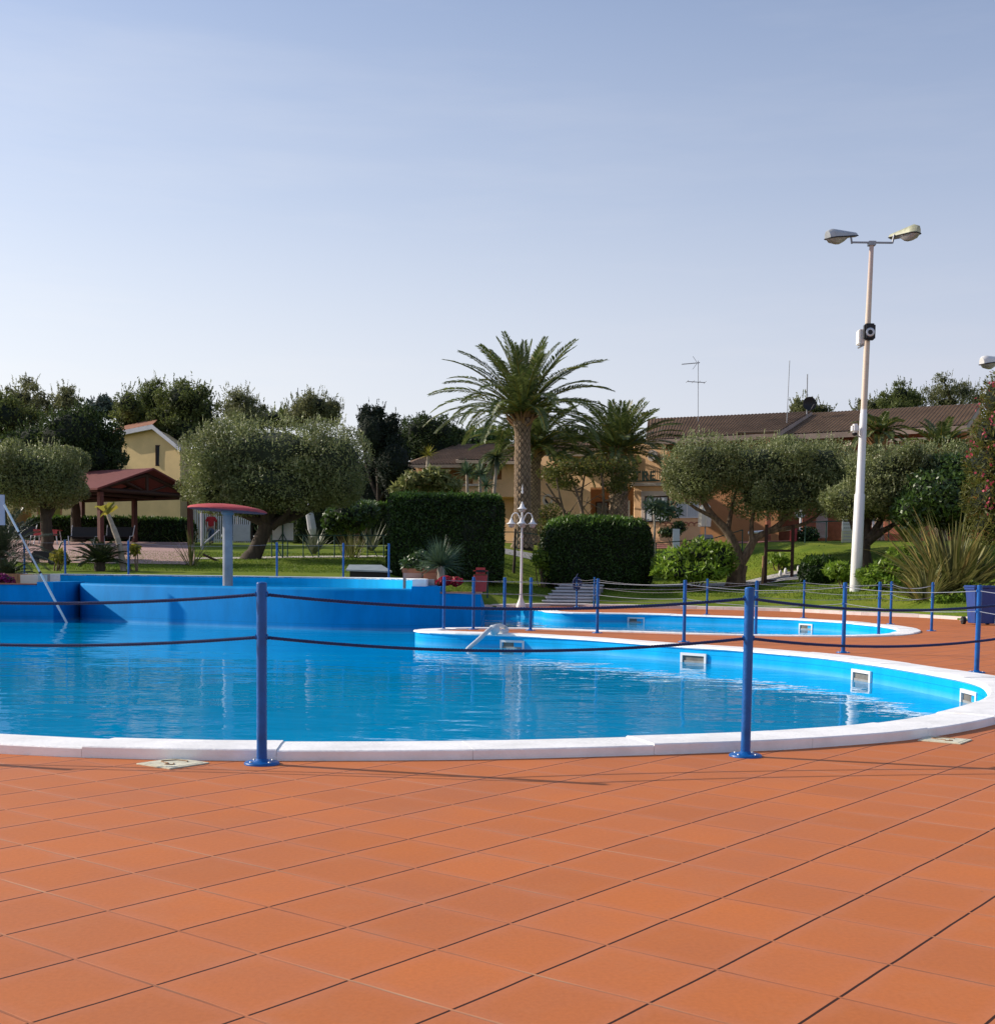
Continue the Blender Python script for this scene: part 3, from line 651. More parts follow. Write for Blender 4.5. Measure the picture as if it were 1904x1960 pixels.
def palm_fronds(center, specs, seed, leaflet=0.55, width=0.05, pairs=42, rach=0.03, vee=0.35):
    """specs: (azimuth, start elevation, length, droop). returns leaflets (quads array) and an MB of midribs"""
    r = random.Random(seed); quads = []; mb = MB(); c = Vector(center)
    for az, el, ln, dr in specs:
        S = 16; p = c.copy(); ang = el; pts = [p.copy()]; tans = []
        tw = r.uniform(-0.25, 0.25)
        for k in range(S):
            t = (k+0.5)/S
            d = Vector((math.cos(az)*math.cos(ang), math.sin(az)*math.cos(ang), math.sin(ang)))
            tans.append(d); p = p + d*(ln/S); pts.append(p.copy()); ang -= dr*(0.25+1.5*t)/S
        tans.append(tans[-1])
        mb.tube(pts, [rach*(1-0.85*k/S) for k in range(S+1)], 5)
        side0 = Vector((-math.sin(az), math.cos(az), 0))
        for j in range(pairs):
            t = 0.10 + 0.90*(j + r.random()*0.6)/pairs; x = min(t*S, S-0.001); k = int(x); f = x-k
            q = pts[k].lerp(pts[k+1], f); tn = tans[k].lerp(tans[k+1], f).normalized()
            up = side0.cross(tn)*-1
            if up.z < 0: up = -up
            L_ = leaflet*(0.35+0.65*math.sin(PI*min(1, 0.12+t*0.88))**0.7)*r.uniform(0.85, 1.1)
            for sgn in (-1, 1):
                s = (side0*sgn*math.cos(vee+tw*sgn) + up*math.sin(vee+tw*sgn))
                fwd = 0.45 + 0.7*t
                d = (tn*fwd + s*1.0 + Vector((0, 0, -0.12)) + Vector((r.uniform(-.1, .1), r.uniform(-.1, .1), r.uniform(-.1, .1)))).normalized()
                n = d.cross(tn).normalized(); wv = d.cross(n).normalized()*width*0.5
                e = q + d*L_; mid = q + d*L_*0.45 + Vector((0, 0, 0.03*L_))
                e = e + Vector((0, 0, -0.10*L_))
                quads += [q, mid+wv, e, mid-wv]
    return np.array([v[:] for v in quads]), mb

def diamond_trunk(base, top, r0, r1, rows, cols, relief=0.055, bulge=None, flare=1.4):
    """palm trunk covered in leaf-base scars: dark core with raised diamond bosses"""
    mb = MB(); base = Vector(base); top = Vector(top); ax = top-base
    def rad(t):
        r = r0 + (r1-r0)*t
        if t < 0.12: r *= 1 + (flare-1)*(1-t/0.12)**2
        if bulge and t > 1-bulge[0]: r *= 1 + bulge[1]*math.sin(PI*0.5*(t-(1-bulge[0]))/bulge[0])
        return r
    K = 24
    mb.tube([base.lerp(top, i/K) - Vector((0, 0, 0.3 if i == 0 else 0)) for i in range(K+1)], [rad(i/K)*0.97 for i in range(K+1)], 20, 1)
    rr = random.Random(3)
    for i in range(rows):
        t = (i+0.5)/rows; hh = 1.0/rows*1.05
        for j in range(cols):
            a = 2*PI*(j + 0.5*(i % 2))/cols; wa = 2*PI/cols*0.44
            def P_(aa, tt, k):
                q = base.lerp(top, min(1, max(0, tt))); r = rad(min(1, max(0, tt)))*k
                return (q.x + r*math.cos(aa), q.y + r*math.sin(aa), q.z)
            k = 1 + relief*rr.uniform(0.6, 1.5)
            tip = P_(a + rr.uniform(-.03, .03), t + hh*0.25, k)
            l, r_, u, d = P_(a-wa, t, 0.985), P_(a+wa, t, 0.985), P_(a, t+hh*0.85, 0.985), P_(a, t-hh*0.85, 0.985)
            mb.add([l, d, r_, u, tip], [(0, 1, 4), (1, 2, 4), (2, 3, 4), (3, 0, 4)], 0)
    return mb

def smooth_line(pts, per=6, closed=False):
    """Catmull-Rom through 2d/3d points"""
    P_ = [Vector(p) for p in pts]; n = len(P_); out = []
    rng_ = range(n if closed else n-1)
    for i in rng_:
        p1, p2 = P_[i], P_[(i+1) % n]
        p0 = P_[i-1] if (closed or i > 0) else p1*2-p2
        p3 = P_[(i+2) % n] if (closed or i+2 < n) else p2*2-p1
        for k in range(per):
            t = k/per
            out.append(0.5*((2*p1) + (p2-p0)*t + (2*p0-5*p1+4*p2-p3)*t*t + (3*p1-p0-3*p2+p3)*t**3))
    if not closed: out.append(P_[-1])
    return out
def resample(line, step):
    out = [line[0].copy()]; acc = 0
    for a, b in zip(line, line[1:]):
        l = (b-a).length; pos = 0
        while acc + (l-pos) >= step:
            pos += step-acc; out.append(a.lerp(b, pos/l)); acc = 0
        acc += l-pos
    if (out[-1]-line[-1]).length > step*0.3: out.append(line[-1].copy())
    return out
def offset_line(line, d):
    """offset a 2d line to its left by d"""
    out = []; n = len(line)
    for i, p in enumerate(line):
        t = (line[min(i+1, n-1)] - line[max(i-1, 0)]).normalized()
        out.append(Vector((p.x - t.y*d, p.y + t.x*d)))
    return out
def flat_mesh(name, outline, z, mats, holes=(), origin=None):
    polys = [[Vector((p[0], p[1], 0)) for p in outline]] + [[Vector((p[0], p[1], 0)) for p in h] for h in holes]
    pts = [p for pl in polys for p in pl]; tris = tessellate_polygon(polys); mb = MB(); fs = []
    for t in tris:
        A, B, C_ = (pts[i] for i in t)
        fs.append(tuple(t) if (B-A).cross(C_-A).z > 0 else tuple(t[::-1]))
    mb.add([(p.x, p.y, z) for p in pts], fs)
    return mb.build(name, mats)
def ribbon(name, pts, width, mats, lift=0.02, step=0.6, kind='structure'):
    """strip of paving that follows the ground"""
    line = resample(smooth_line([Vector((p[0], p[1])) for p in pts], 8), step); rows = []
    W = max(2, int(width/0.5)+1)
    offs = [offset_line(line, width*(k/W-0.5)) for k in range(W+1)]
    mb = MB(); mb.strip([[(offs[k][i].x, offs[k][i].y, float(tz(offs[k][i].x, offs[k][i].y))+lift) for k in range(W+1)] for i in range(len(line))])
    # turn faces up
    mb.f = [f[::-1] for f in mb.f]
    o = mb.build(name, mats); return tag(o, kind=kind)
# ================================================================== SETTING
WATER_Z = -0.25
BASIN_Z = 0.765
# outer edge of the coping, anticlockwise (pool on the left hand)
EDGE_PTS = [(-17, 33.3), (-16.6, 24), (-14.2, 16.5), (-11, 12.2), (-8, 9.7), (-5.3, 8.4), (-3.06, 7.72), (-2.2, 7.57), (-1.4, 7.56), (0, 7.74),
            (1.6, 8.2), (2.32, 8.53), (3.05, 9.0), (3.96, 9.93), (4.95, 11.4), (5.55, 12.9), (5.78, 14.0), (5.72, 15.2), (5.47, 16.9), (5.05, 18.4),
            (4.15, 20.0), (3.15, 21.1), (1.83, 22.95), (0.48, 24.1), (-0.65, 24.5), (-1.22, 25.1), (-0.75, 25.85), (0.6, 26.25), (2.57, 25.35), (4.5, 24.55), (6.48, 24.4),
            (7.75, 25.0), (8.75, 26.3), (9.5, 28.3), (9.65, 30.8), (9.2, 33.3), (8.1, 35.3), (6.2, 37.0), (4.2, 38.2), (2.5, 38.2), (1.95, 38.8), (1.8, 40.3), (1.0, 41.8), (-0.45, 42.3)]
EDGE = resample(smooth_line(EDGE_PTS, 8), 0.24)
COPE_W = 0.48
INNER = offset_line(EDGE, COPE_W)
WALLQ = offset_line(EDGE, COPE_W-0.035)
# raised basin: front (overflow) wall, right pillar and planters on both sides
FRONT_PTS = [(-12.0, 36.0), (-11.65, 35.1), (-10.9, 34.25), (-9.4, 33.1), (-7.6, 32.0), (-5.9, 31.15), (-4.6, 30.65), (-3.4, 30.4), (-2.10, 30.4)]
FRONT = resample(smooth_line(FRONT_PTS, 8), 0.25)
REAR_PTS = [(-2.10, 30.7), (-2.15, 32.5), (-2.45, 34.8), (-3.2, 36.9), (-4.6, 38.5), (-7.5, 39.4), (-10.5, 39.2), (-12.6, 38.2), (-13.0, 37.2)]
REAR = resample(smooth_line(REAR_PTS, 8), 0.25)

# --- the ground: one sheet out to the horizon, rising behind the kerb
def make_ground():
    xs = np.unique(np.concatenate([np.linspace(-400, -60, 14), np.linspace(-60, -20, 30), np.linspace(-20, 20, 110), np.linspace(20, 60, 30), np.linspace(60, 400, 14)]))
    ts = np.concatenate([[0, 0.25, 0.5], np.linspace(1, 12, 30), np.linspace(12.8, 45, 50), np.linspace(47, 110, 25), np.linspace(130, 1200, 20)])
    X, T = np.meshgrid(xs, ts, indexing='ij'); Y = dk(X) + T
    Z = tz(X, Y) + 0.018*np.sin(X*1.7+Y*0.6)*np.clip(T-0.5, 0, 1) * 0
    nx, ny = X.shape
    V = np.stack([X, Y, Z], -1).reshape(-1, 3)
    lip = np.stack([xs, dk(xs), np.full_like(xs, -1.2)], -1)
    near = np.stack([xs, np.full_like(xs, -60), np.full_like(xs, -1.2)], -1)
    VV = np.concatenate([V, lip, near]); f = []
    for i in range(nx-1):
        for j in range(ny-1): f.append((i*ny+j, (i+1)*ny+j, (i+1)*ny+j+1, i*ny+j+1))
        a, b = nx*ny+i, nx*ny+i+1
        f.append((a, b, (i+1)*ny, i*ny)); f.append((a+nx, b+nx, b, a))
    me = bpy.data.meshes.new('ground'); me.from_pydata(VV.tolist(), [], f); me.update()
    for p in me.polygons: p.use_smooth = True
    return tag(link('ground', me, M['lawn']), kind='structure')
make_ground()

# --- terracotta deck with the pool cut out
deck_outer = [Vector((-40, -14)), Vector((40, -14)), Vector((40, 28))] + [Vector((x, float(dk(x))+0.05)) for x in np.linspace(26, -0.45, 50)]
hole = [Vector((p.x, p.y)) for p in offset_line(EDGE, 0.03)]
deck_poly = deck_outer + hole[::-1] + [Vector((-40, 33.3))]
tag(flat_mesh('pool_deck', deck_poly, 0.0, M['deck']), kind='structure')

# --- swimming pool: walls, white coping blocks, skimmer openings
pool = thing('swimming_pool', (0, 20, 0), 'large freeform swimming pool with white coping and bright blue walls', 'pool')
mb = MB()
mb.strip([[(p.x, p.y, -1.6), (p.x, p.y, -0.03)] for p in WALLQ], 0, True)
mb.build('wall', M['pool_wall'], pool)
floor_out = [p for p in WALLQ] + [Vector((-0.45, 31.6)), Vector((-2.1, 31.0)), Vector((-11.0, 35.2)), Vector((-17, 33.6))]
fl = MB(); pts = [Vector((p.x, p.y, 0)) for p in floor_out]
for t in tessellate_polygon([pts]):
    A, B, C_ = (pts[i] for i in t); t = t if (B-A).cross(C_-A).z > 0 else t[::-1]
    fl.add([(pts[i].x, pts[i].y, -1.6) for i in t], [(0, 1, 2)])
fl.build('floor', M['pool_wall'], pool)
def coping_mesh():
    mb = MB(); rr = random.Random(5)
    line = EDGE; n = len(line); i = 0
    while i < n-1:
        k = min(n-1, i + 5)
        seg = [line[j] for j in range(i, k+1)]; inn = [INNER[j] for j in range(i, k+1)]
        rows = []; jit = rr.uniform(-0.006, 0.006)
        for q, (a, b) in enumerate(zip(seg, inn)):
            # small gap between the blocks
            if q == 0: a, b = a.lerp(seg[1], 0.007), b.lerp(inn[1], 0.007)
            if q == len(seg)-1: a, b = a.lerp(seg[-2], 0.007), b.lerp(inn[-2], 0.007)
            m = lambda s, z: (a.x+(b.x-a.x)*s, a.y+(b.y-a.y)*s, z); dz = jit - 0.04*float(np.interp(a.y, [11, 16], [0, 1]))
            rows.append([m(0.0, -0.004), m(0.0, 0.060+dz), m(0.016, 0.067+dz), m(0.5, 0.068+dz), m(0.94, 0.062+dz), m(0.985, 0.052+dz), m(1.0, 0.03+dz), m(0.99, -0.012), m(0.93, -0.03), m(0.88, -0.032)])
        mb.strip([r[::-1] for r in rows], 0, False)
        for row, flip in ((rows[0], False), (rows[-1], True)): mb.poly(row if flip else row[::-1])
        i = k
    # mortar bed under the joints
    rows = []
    for a, b in zip(EDGE, INNER):
        m = lambda s, z: (a.x+(b.x-a.x)*s, a.y+(b.y-a.y)*s, z)
        dz = -0.04*float(np.interp(a.y, [11, 16], [0, 1]))
        rows.append([m(0.012, -0.004), m(0.012, 0.059+dz), m(0.5, 0.061+dz), m(0.96, 0.054+dz), m(0.96, -0.02), m(0.85, -0.02)])
    mb.strip([r[::-1] for r in rows], 0, True)
    return mb
coping_mesh().build('coping', M['coping'], pool)
def skimmer(px, py):
    """frame set in the wall at the picture direction given, on the water line"""
    best = None
    for i in range(1, len(WALLQ)-1):
        p = WALLQ[i]; q = WALLQ[i+1]
        if p.y < 14 or p.x < -2: continue
        t = (q-p).normalized(); nrm = Vector((-t.y, t.x))
        if nrm.dot(Vector((p.x, p.y))) > 0: continue          # only walls that face the camera side
        c = 952 + p.x/p.y*F
        s = abs(c-px) + (0 if (py > 1212) == (p.y < 25.3 and p.x < 6) else 9999)
        if best is None or s < best[0]: best = (s, p, t, nrm)
    _, p, t, nrm = best
    w = 0.52; z0, z1 = WATER_Z-0.16, WATER_Z+0.155
    def P3(s, h, o): return (p.x+t.x*s+nrm.x*o, p.y+t.y*s+nrm.y*o, h)
    fr = MB(); b = 0.042
    for s0, s1, h0, h1 in ((-w/2, w/2, z1-b, z1), (-w/2, w/2, z0, z0+b), (-w/2, -w/2+b, z0+b, z1-b), (w/2-b, w/2, z0+b, z1-b)):
        fr.hull([P3(s0, h0, 0.004), P3(s1, h0, 0.004), P3(s1, h1, 0.004), P3(s0, h1, 0.004)], (nrm.x*0.03, nrm.y*0.03, 0))
    body = fr.build('skimmer_frame', M['white_paint'], pool)
    op = MB(); s0, s1, h0, h1 = -w/2+b, w/2-b, z0+b, z1-b
    # a recess box seen through the frame: back, sides, top
    op.poly([P3(s0, h0, 0.002), P3(s1, h0, 0.002), P3(s1, h1, 0.002), P3(s0, h1, 0.002)], 0)
    op.build('opening', M['skimmer_dark'], body)
    fp = MB(); zt = WATER_Z+0.03
    fp.hull([P3(s0+0.01, WATER_Z-0.05, 0.004), P3(s1-0.01, WATER_Z-0.05, 0.004), P3(s1-0.01, zt, 0.004), P3(s0+0.01, zt, 0.004)], (nrm.x*0.012, nrm.y*0.012, 0))
    fp.build('flap', pm('skimmer_flap', (0.30, 0.29, 0.27), 0.5, 0.2, 5), body)
    return p, t, nrm
for px, py in ((973, 1244), (1330, 1263), (1651, 1297), (1883, 1336), (1216, 1188), (1543, 1200)): skimmer(px, py)

# --- water
wl = [Vector((p.x, p.y)) for p in offset_line(EDGE, COPE_W-0.06)]
wpoly = wl + [Vector((-0.4, 31.9)), Vector((-2.1, 30.9)), Vector((-4.6, 31.0)), Vector((-7.6, 32.5)), Vector((-10.9, 34.7)), Vector((-12.2, 36.4)), Vector((-12.4, 33.6)), Vector((-17.2, 33.6))]
tag(flat_mesh('pool_water', wpoly, WATER_Z, M['water']), kind='structure')

# --- raised basin with overflow edge
basin = thing('raised_basin', (-7, 35, 0), 'raised round blue basin spilling over its curved front wall', 'basin')
mb = MB(); back = offset_line(FRONT, 0.22)   # left of travel = away from the viewer
mb.strip([[(p.x, p.y, -1.6), (p.x, p.y, 0.70), (p.x+(q.x-p.x)*0.12, p.y+(q.y-p.y)*0.12, 0.752), (q.x, q.y, 0.772), (q.x, q.y, 0.3)] for p, q in zip(FRONT, back)], 0, True)
mb.f = [f[::-1] for f in mb.f]
mb.build('front_wall', M['basin_wall'], basin)
mb = MB(); inn = [p for p in REAR]; out = offset_line(REAR, -0.33)
mb.strip([[(p.x, p.y, 0.3), (p.x, p.y, 0.985)] for p in inn], 0, True)
mb.build('rear_wall', M['pool_wall'], basin)
mb = MB()
mb.strip([[(p.x, p.y, 0.95), (p.x, p.y, 1.0), (q.x, q.y, 1.005), (q.x, q.y, 0.6)] for p, q in zip(inn, out)], 0, False)
for p, q in ((inn[0], out[0]), (inn[-1], out[-1])): mb.poly([(p.x, p.y, 0.3), (p.x, p.y, 1.0), (q.x, q.y, 1.005), (q.x, q.y, 0.3)])
mb.build('rear_coping', M['coping'], basin)
mb = MB()
mb.prism([(-2.10, 30.38), (-1.42, 30.55), (-1.42, 33.6), (-1.78, 34.6), (-2.10, 33.0)], -1.6, 0.83)
mb.build('corner_pillar', M['basin_wall'], basin)
bw = [Vector((p.x, p.y)) for p in offset_line(FRONT, 0.16)] + [Vector((p.x, p.y)) for p in REAR]
tag(flat_mesh('basin_water', bw, BASIN_Z, M['basin_water']), kind='structure')
terr = [Vector((p.x, p.y)) for p in offset_line(REAR, -0.33) if p.y > 34.4] + [Vector((-19, 37.2)), Vector((-19, 41.1)), Vector((-3.3, 41.1)), Vector((-2.0, 38.6)), Vector((-1.75, 34.4))]
mb = MB(); mb.prism([(p.x, p.y) for p in terr], 0.2, 0.985)
tag(mb.build('terrace', M['concrete']), kind='structure')

# --- planters either side of the basin
pl = thing('planter', (-13, 34, 0), 'low blue walled planter left of the basin with magenta flowers', 'planter')
mb = MB(); mb.prism([(-18, 33.35), (-12.15, 33.1), (-12.15, 33.45), (-18, 33.7)], -1.6, 0.72)
mb.prism([(-12.15, 33.08), (-11.72, 33.05), (-11.95, 36.3), (-12.4, 36.3)], -1.6, 0.80)
mb.build('wall', M['basin_wall'], pl)
mb = MB(); mb.prism([(-18, 33.3), (-12.17, 33.05), (-12.17, 33.5), (-18, 33.75)], 0.723, 0.755); mb.build('cap', M['brick_red'], pl)
mb = MB(); mb.prism([(-18, 33.7), (-12.42, 33.47), (-12.42, 37.4), (-18, 37.4)], 0.2, 0.66); mb.build('soil', M['soil'], pl)
mb = MB(); mb.prism([(-12.9, 33.9), (-12.42, 33.9), (-12.42, 34.6), (-12.9, 34.6)], 0.4, 0.98); mb.build('block', M['canvas'], pl)
mb = MB(); mb.prism([(-18, 35.2), (-13.0, 35.0), (-13.0, 35.2), (-18, 35.4)], 0.4, 1.0); mb.build('back_board', M['wood_tan'], pl)
pr = thing('planter', (-1, 32.5, 0), 'blue walled planter with red flowers beside the right end of the basin', 'planter')
mb = MB(); mb.prism([(-1.42, 30.62), (-0.44, 31.3), (-0.44, 31.62), (-1.42, 30.95)], -1.6, 0.66)
mb.prism([(-0.76, 31.62), (-0.44, 31.62), (-0.44, 42.4), (-0.76, 42.4)], -1.6, [0.66, 0.66, 0.0, 0.0]); mb.build('wall', M['basin_wall'], pr)
mb = MB(); mb.prism([(-1.415, 30.58), (-0.40, 31.26), (-0.40, 31.66), (-1.415, 30.99)], 0.663, 0.70); mb.build('cap', M['terracotta'], pr)
mb = MB(); mb.prism([(-1.9, 31.6), (-1.42, 31.0), (-0.78, 31.45), (-0.78, 36.2), (-1.9, 36.2)], 0.1, 0.63); mb.build('soil', M['soil'], pr)

# --- kerb along the lawn, paths and plazas
kl = [Vector((x, float(dk(x))-0.05)) for x in np.linspace(-0.7, 30, 70)]
kl = resample(smooth_line(kl, 3), 0.5)
mb = MB(); kr = offset_line(kl, 0.42); rows = []
rr = random.Random(2)
i = 0
while i < len(kl)-1:
    k = min(len(kl)-1, i+2); dz = rr.uniform(-.008, .008)
    rows = []
    for q in range(i, k+1):
        a, b = kl[q], kr[q]
        if q == k: a = a.lerp(kl[q-1], 0.012); b = b.lerp(kr[q-1], 0.012)
        rows.append([(a.x, a.y, -0.05), (a.x, a.y, 0.10+dz), (b.x, b.y, 0.115+dz), (b.x, b.y, -0.1)])
    mb.strip([r[::-1] for r in rows]); i = k
o = mb.build('kerb', M['pale_kerb']); tag(o, 'pale stone kerb between the terracotta deck and the lawn', 'kerb')

def gpts(lst): return [ground(px, d) for px, d in lst]
ribbon('footpath', [p[:2] for p in gpts([(225, 51.2), (330, 51.6), (440, 52.4), (560, 53.8), (700, 55.2), (800, 56.2)])], 1.3, M['pale_kerb'])
ribbon('footpath', [p[:2] for p in gpts([(905, 61.6), (985, 61.4), (1050, 61.2), (1120, 61.2)])], 2.2, M['concrete'])
ribbon('footpath', [p[:2] for p in gpts([(1135, 51.8), (1200, 52.0), (1300, 51.8), (1395, 51.4), (1500, 50.6), (1575, 49.8)])], 1.5, M['concrete'], lift=0.03)
def patch(name, corners, mats, lift=0.03, n=24):
    a, b, c, d = [Vector((p[0], p[1])) for p in corners]; mb = MB(); rows = []
    for i in range(n+1):
        l, r_ = a.lerp(d, i/n), b.lerp(c, i/n); rows.append([])
        for j in range(n+1):
            p = l.lerp(r_, j/n); rows[-1].append((p.x, p.y, float(tz(p.x, p.y))+lift))
    mb.strip(rows); return tag(mb.build(name, mats), kind='structure')
patch('plaza', [ground(-60, 47.5)[:2], ground(372, 47.3)[:2], ground(372, 72)[:2], ground(-60, 76)[:2]], M['pink_paving'])
patch('plaza', [ground(1235, 64)[:2], ground(1520, 62)[:2], ground(1560, 73)[:2], ground(1215, 73)[:2]], M['red_paving'])
patch('plaza', [ground(1590, 63)[:2], ground(1960, 63)[:2], ground(1960, 73)[:2], ground(1590, 73)[:2]], M['pink_paving'])

# --- stone steps
st = thing('steps', ground(1085, 47), 'flight of grey stone steps climbing the lawn behind the pool', 'steps')
A0, B0 = onz(1028, 1158), onz(1110, 1160)
for k in range(7):
    y = 45.6 + k*0.58; z = 0.06 + k*0.115; x0 = 1.50 + k*0.15; x1 = 3.30 + k*0.13
    mb = MB(); mb.box(((x0+x1)/2, y+0.45, z/2-0.03), (x1-x0, 0.84, max(0.05, z)+0.02), 0.02, bev=0.01); sp = mb.build('step', M['shaded_riser'], st)
    mb = MB(); mb.box(((x0+x1)/2, y+0.43, z+0.012), (x1-x0+0.07, 0.95, 0.05), 0.02, bev=0.015); mb.build('tread', M['grey_steps'], sp)

# --- drain covers let into the deck
dr0 = MB(); rr = random.Random(9)
def drain(px, py, w, d, rz, lab):
    c = onz(px, py); o = thing('drain_cover', (c.x, c.y, 0), lab, 'drain cover', 'drain covers beside the near coping')
    mb = MB(); mb.box((c.x, c.y, 0.004), (w, d, 0.008), rz, bev=0.002); mb.build('lid', M['drain'], o)
    mb = MB(); mb.box((c.x, c.y, 0.0085), (w*0.84, d*0.8, 0.003), rz, bev=0.001); mb.build('inset', M['drain'], o)
    mb = MB(); pts = [(c.x + w*0.3*math.cos(t)*(0.6+0.4*math.sin(3*t)), c.y + d*0.3*math.sin(t), 0.012) for t in np.linspace(0.3, 5.8, 22)]
    mb.tube(pts, 0.004, 5); mb.build('cord', M['wood_tan'], o)
drain(331, 1463, 0.30, 0.30, -0.62, 'cream square drain cover left of the nearest left post')
drain(1808, 1418, 0.30, 0.30, -0.62, 'cream square drain cover on the right beyond the near right post')

# ================================================================== BARRIER POSTS AND ROPES
POST_H = 1.08
def make_post(name, loc, label, rad=0.031, h=POST_H):
    o = thing(name, loc, label, 'post', 'blue posts of the rope barrier'); x, y, z = loc
    mb = MB(); mb.tube([(x, y, z), (x, y, z+h)], rad, 20, 0, False)
    mb.lathe([(rad, h-0.004), (rad*1.02, h), (rad*0.7, h+0.006), (0.001, h+0.008)], (x, y, z), 20); mb.build('tube', M['blue_paint'], o)
    mb = MB(); mb.lathe([(0.105, 0), (0.105, 0.010), (0.098, 0.016), (rad+0.012, 0.018), (rad+0.006, 0.03), (rad, 0.034)], (x, y, z), 28)
    bp = mb.build('base_plate', M['blue_paint'], o)
    for zz in (0.94, 0.705):
        mb = MB(); mb.tube([(x-rad-0.006, y, z+h*zz), (x+rad+0.006, y, z+h*zz)], 0.017, 12); mb.build('rope_eye', M['blue_paint'], o)
    return o
near_posts = [(-4.45, 7.72), (-1.40, 7.43), (1.60, 8.00), (4.25, 9.75)]
p0 = make_post('barrier_post', (-1.40, 7.43, 0), 'large near blue post left of centre, standing before the coping')
def post(x, y, z, label):
    c = copy_tree(p0); c.location = (x, y, z); c['label'] = label; return c
post(1.60, 8.00, 0, 'large near blue post right of centre, standing before the coping')
for o in [p0] + [q for q in bpy.data.objects if q.get('label', '').startswith('large near blue post right')]:
    bp = [q for q in bpy.data.objects if q.parent == o and q.name.startswith('base_plate')][0]
    for k in range(4):
        a = PI/4 + k*PI/2; mb = MB(); mb.lathe([(0.008, 0.012), (0.008, 0.022), (0.001, 0.024)], (o.location.x+0.078*math.cos(a), o.location.y+0.078*math.sin(a), 0), 6); mb.build('bolt', M['steel'], bp)
post(-4.45, 7.72, 0, 'blue post out of view to the left'); post(4.25, 9.75, 0, 'blue post out of view to the right')
for o in [o for o in bpy.data.objects if o.get('label', '').startswith('blue post out')]: pass
front_run = [(6.3, 12.2), (5.94, 15.51), (5.33, 19.32), (3.26, 21.95), (1.98, 24.99), (0.13, 25.66), (-1.11, 25.70)]
front_lab = [None, 'blue post on the deck nearest the right edge of the photo', 'blue post between the pools, behind the third white skimmer frame', 'blue post above the second skimmer of the main pool',
             'blue post at the widest part of the terracotta tongue, before the steps', 'blue post behind the grey hose on the tongue', 'leftmost blue post at the tip of the terracotta tongue']
back_run = [(-0.51, 25.93), (0.67, 25.8), (5.13, 24.95), (7.76, 25.56), (9.66, 27.94), (9.96, 31.83), (8.74, 35.9), (6.32, 38.0), (3.32, 43.45), (2.83, 45.3)]
back_lab = ['second blue post from the tip of the tongue, in front of the red bin', 'fourth blue post from the tip of the tongue, right of the white lamp', 'blue post just right of the near right post, at the back pool edge',
            'blue post below the floodlight pole at the right of the back pool', 'blue post standing on the deck beyond the right end of the back pool', 'blue post on the deck strip behind the back pool, before the yellow flax',
            'blue post behind the back pool, left of the floodlight pole', 'blue post behind the back pool, before the olive trunk', 'blue post at the right foot of the steps', 'blue post in front of the steps with a rope coil on top']
for (x, y), l in zip(front_run, front_lab): post(x, y, 0, l or 'blue post out of view at the right end')
for (x, y), l in zip(back_run, back_lab): post(x, y, 0, l)
rear_left = [(47, 1097), (125, 1096), (246, 1097), (530, 1103), (657, 1106), (744, 1107)]
rear_lab = ['blue post on the terrace at the far left, before the palm bush', 'blue post on the terrace second from the left, left of the cycad', 'blue post on the terrace right of the cycad', 'blue post on the terrace before the white notice board',
            'blue post on the terrace at the left end of the low grey slab', 'blue post on the terrace at the right end of the low grey slab']
rl = []
for (px, py), l in zip(rear_left, rear_lab):
    d = 39.9 if px < 400 else 39.6; q = at(px, py, d); post(q.x, q.y, 0.985, l); rl.append((q.x, q.y))
for o in list(bpy.data.objects):
    if o.get('label', '').startswith('blue post out of view'): o['label'] = 'blue barrier post just outside the picture ' + ('at left' if o.location.x < 0 else 'at right near the coping' if o.location.y < 11 else 'at right')

def rope_pts(a, b, sag, n):
    out = []
    for i in range(n+1):
        t = i/n; p = Vector(a).lerp(Vector(b), t); p.z -= sag*4*t*(1-t); out.append(p)
    return out
def twisted_rope(mb, pts, r, twist=0.055):
    n = len(pts); acc = 0; strands = [[], [], []]
    for i, p in enumerate(pts):
        t = (pts[min(i+1, n-1)]-pts[max(i-1, 0)]).normalized(); u = t.cross(Vector((0, 0, 1))).normalized(); w = u.cross(t)
        if i: acc += (p-pts[i-1]).length
        for k in range(3):
            q = 2*PI*(acc/twist + k/3); strands[k].append(p + (u*math.cos(q)+w*math.sin(q))*r*0.52)
    for s in strands: mb.tube(s, r*0.55, 6)
for zz, lab, sg in ((0.94, 'dark blue twisted rope, upper one of the near barrier', 0.07), (0.705, 'dark blue twisted rope, lower one of the near barrier', 0.075)):
    mb = MB(); z = POST_H*zz
    for (a, b), s in zip(zip(near_posts, near_posts[1:]), (0.075, 1.1*sg, 0.085)):
        twisted_rope(mb, rope_pts((a[0], a[1], z), (b[0], b[1], z), s, 300), 0.0105)
    o = mb.build('barrier_rope', M['rope_dark'], None, (near_posts[0][0], near_posts[0][1], z)); tag(o, lab, 'rope', 'ropes of the near barrier')
def thin_ropes(run, z0, what, zs=(0.94, 0.705), sag=0.035):
    for zz, w in zip(zs, ('upper', 'lower')):
        mb = MB(); rr = random.Random(len(run))
        for a, b in zip(run, run[1:]):
            l = math.hypot(a[0]-b[0], a[1]-b[1]); mb.tube(rope_pts((a[0], a[1], z0+POST_H*zz), (b[0], b[1], z0+POST_H*zz), sag*l/2*rr.uniform(0.5, 1.9), 14), 0.0045, 6)
        o = mb.build('barrier_rope', M['rope_light'], None, (run[0][0], run[0][1], z0)); tag(o, 'thin pale %s rope %s' % (w, what), 'rope', 'thin ropes of the far barriers')
thin_ropes(front_run, 0, 'along the front of the terracotta tongue')
thin_ropes([front_run[-1]] + back_run, 0, 'around the back pool')
thin_ropes(rl, 0.985, 'behind the raised basin', zs=(0.94,), sag=0.03)
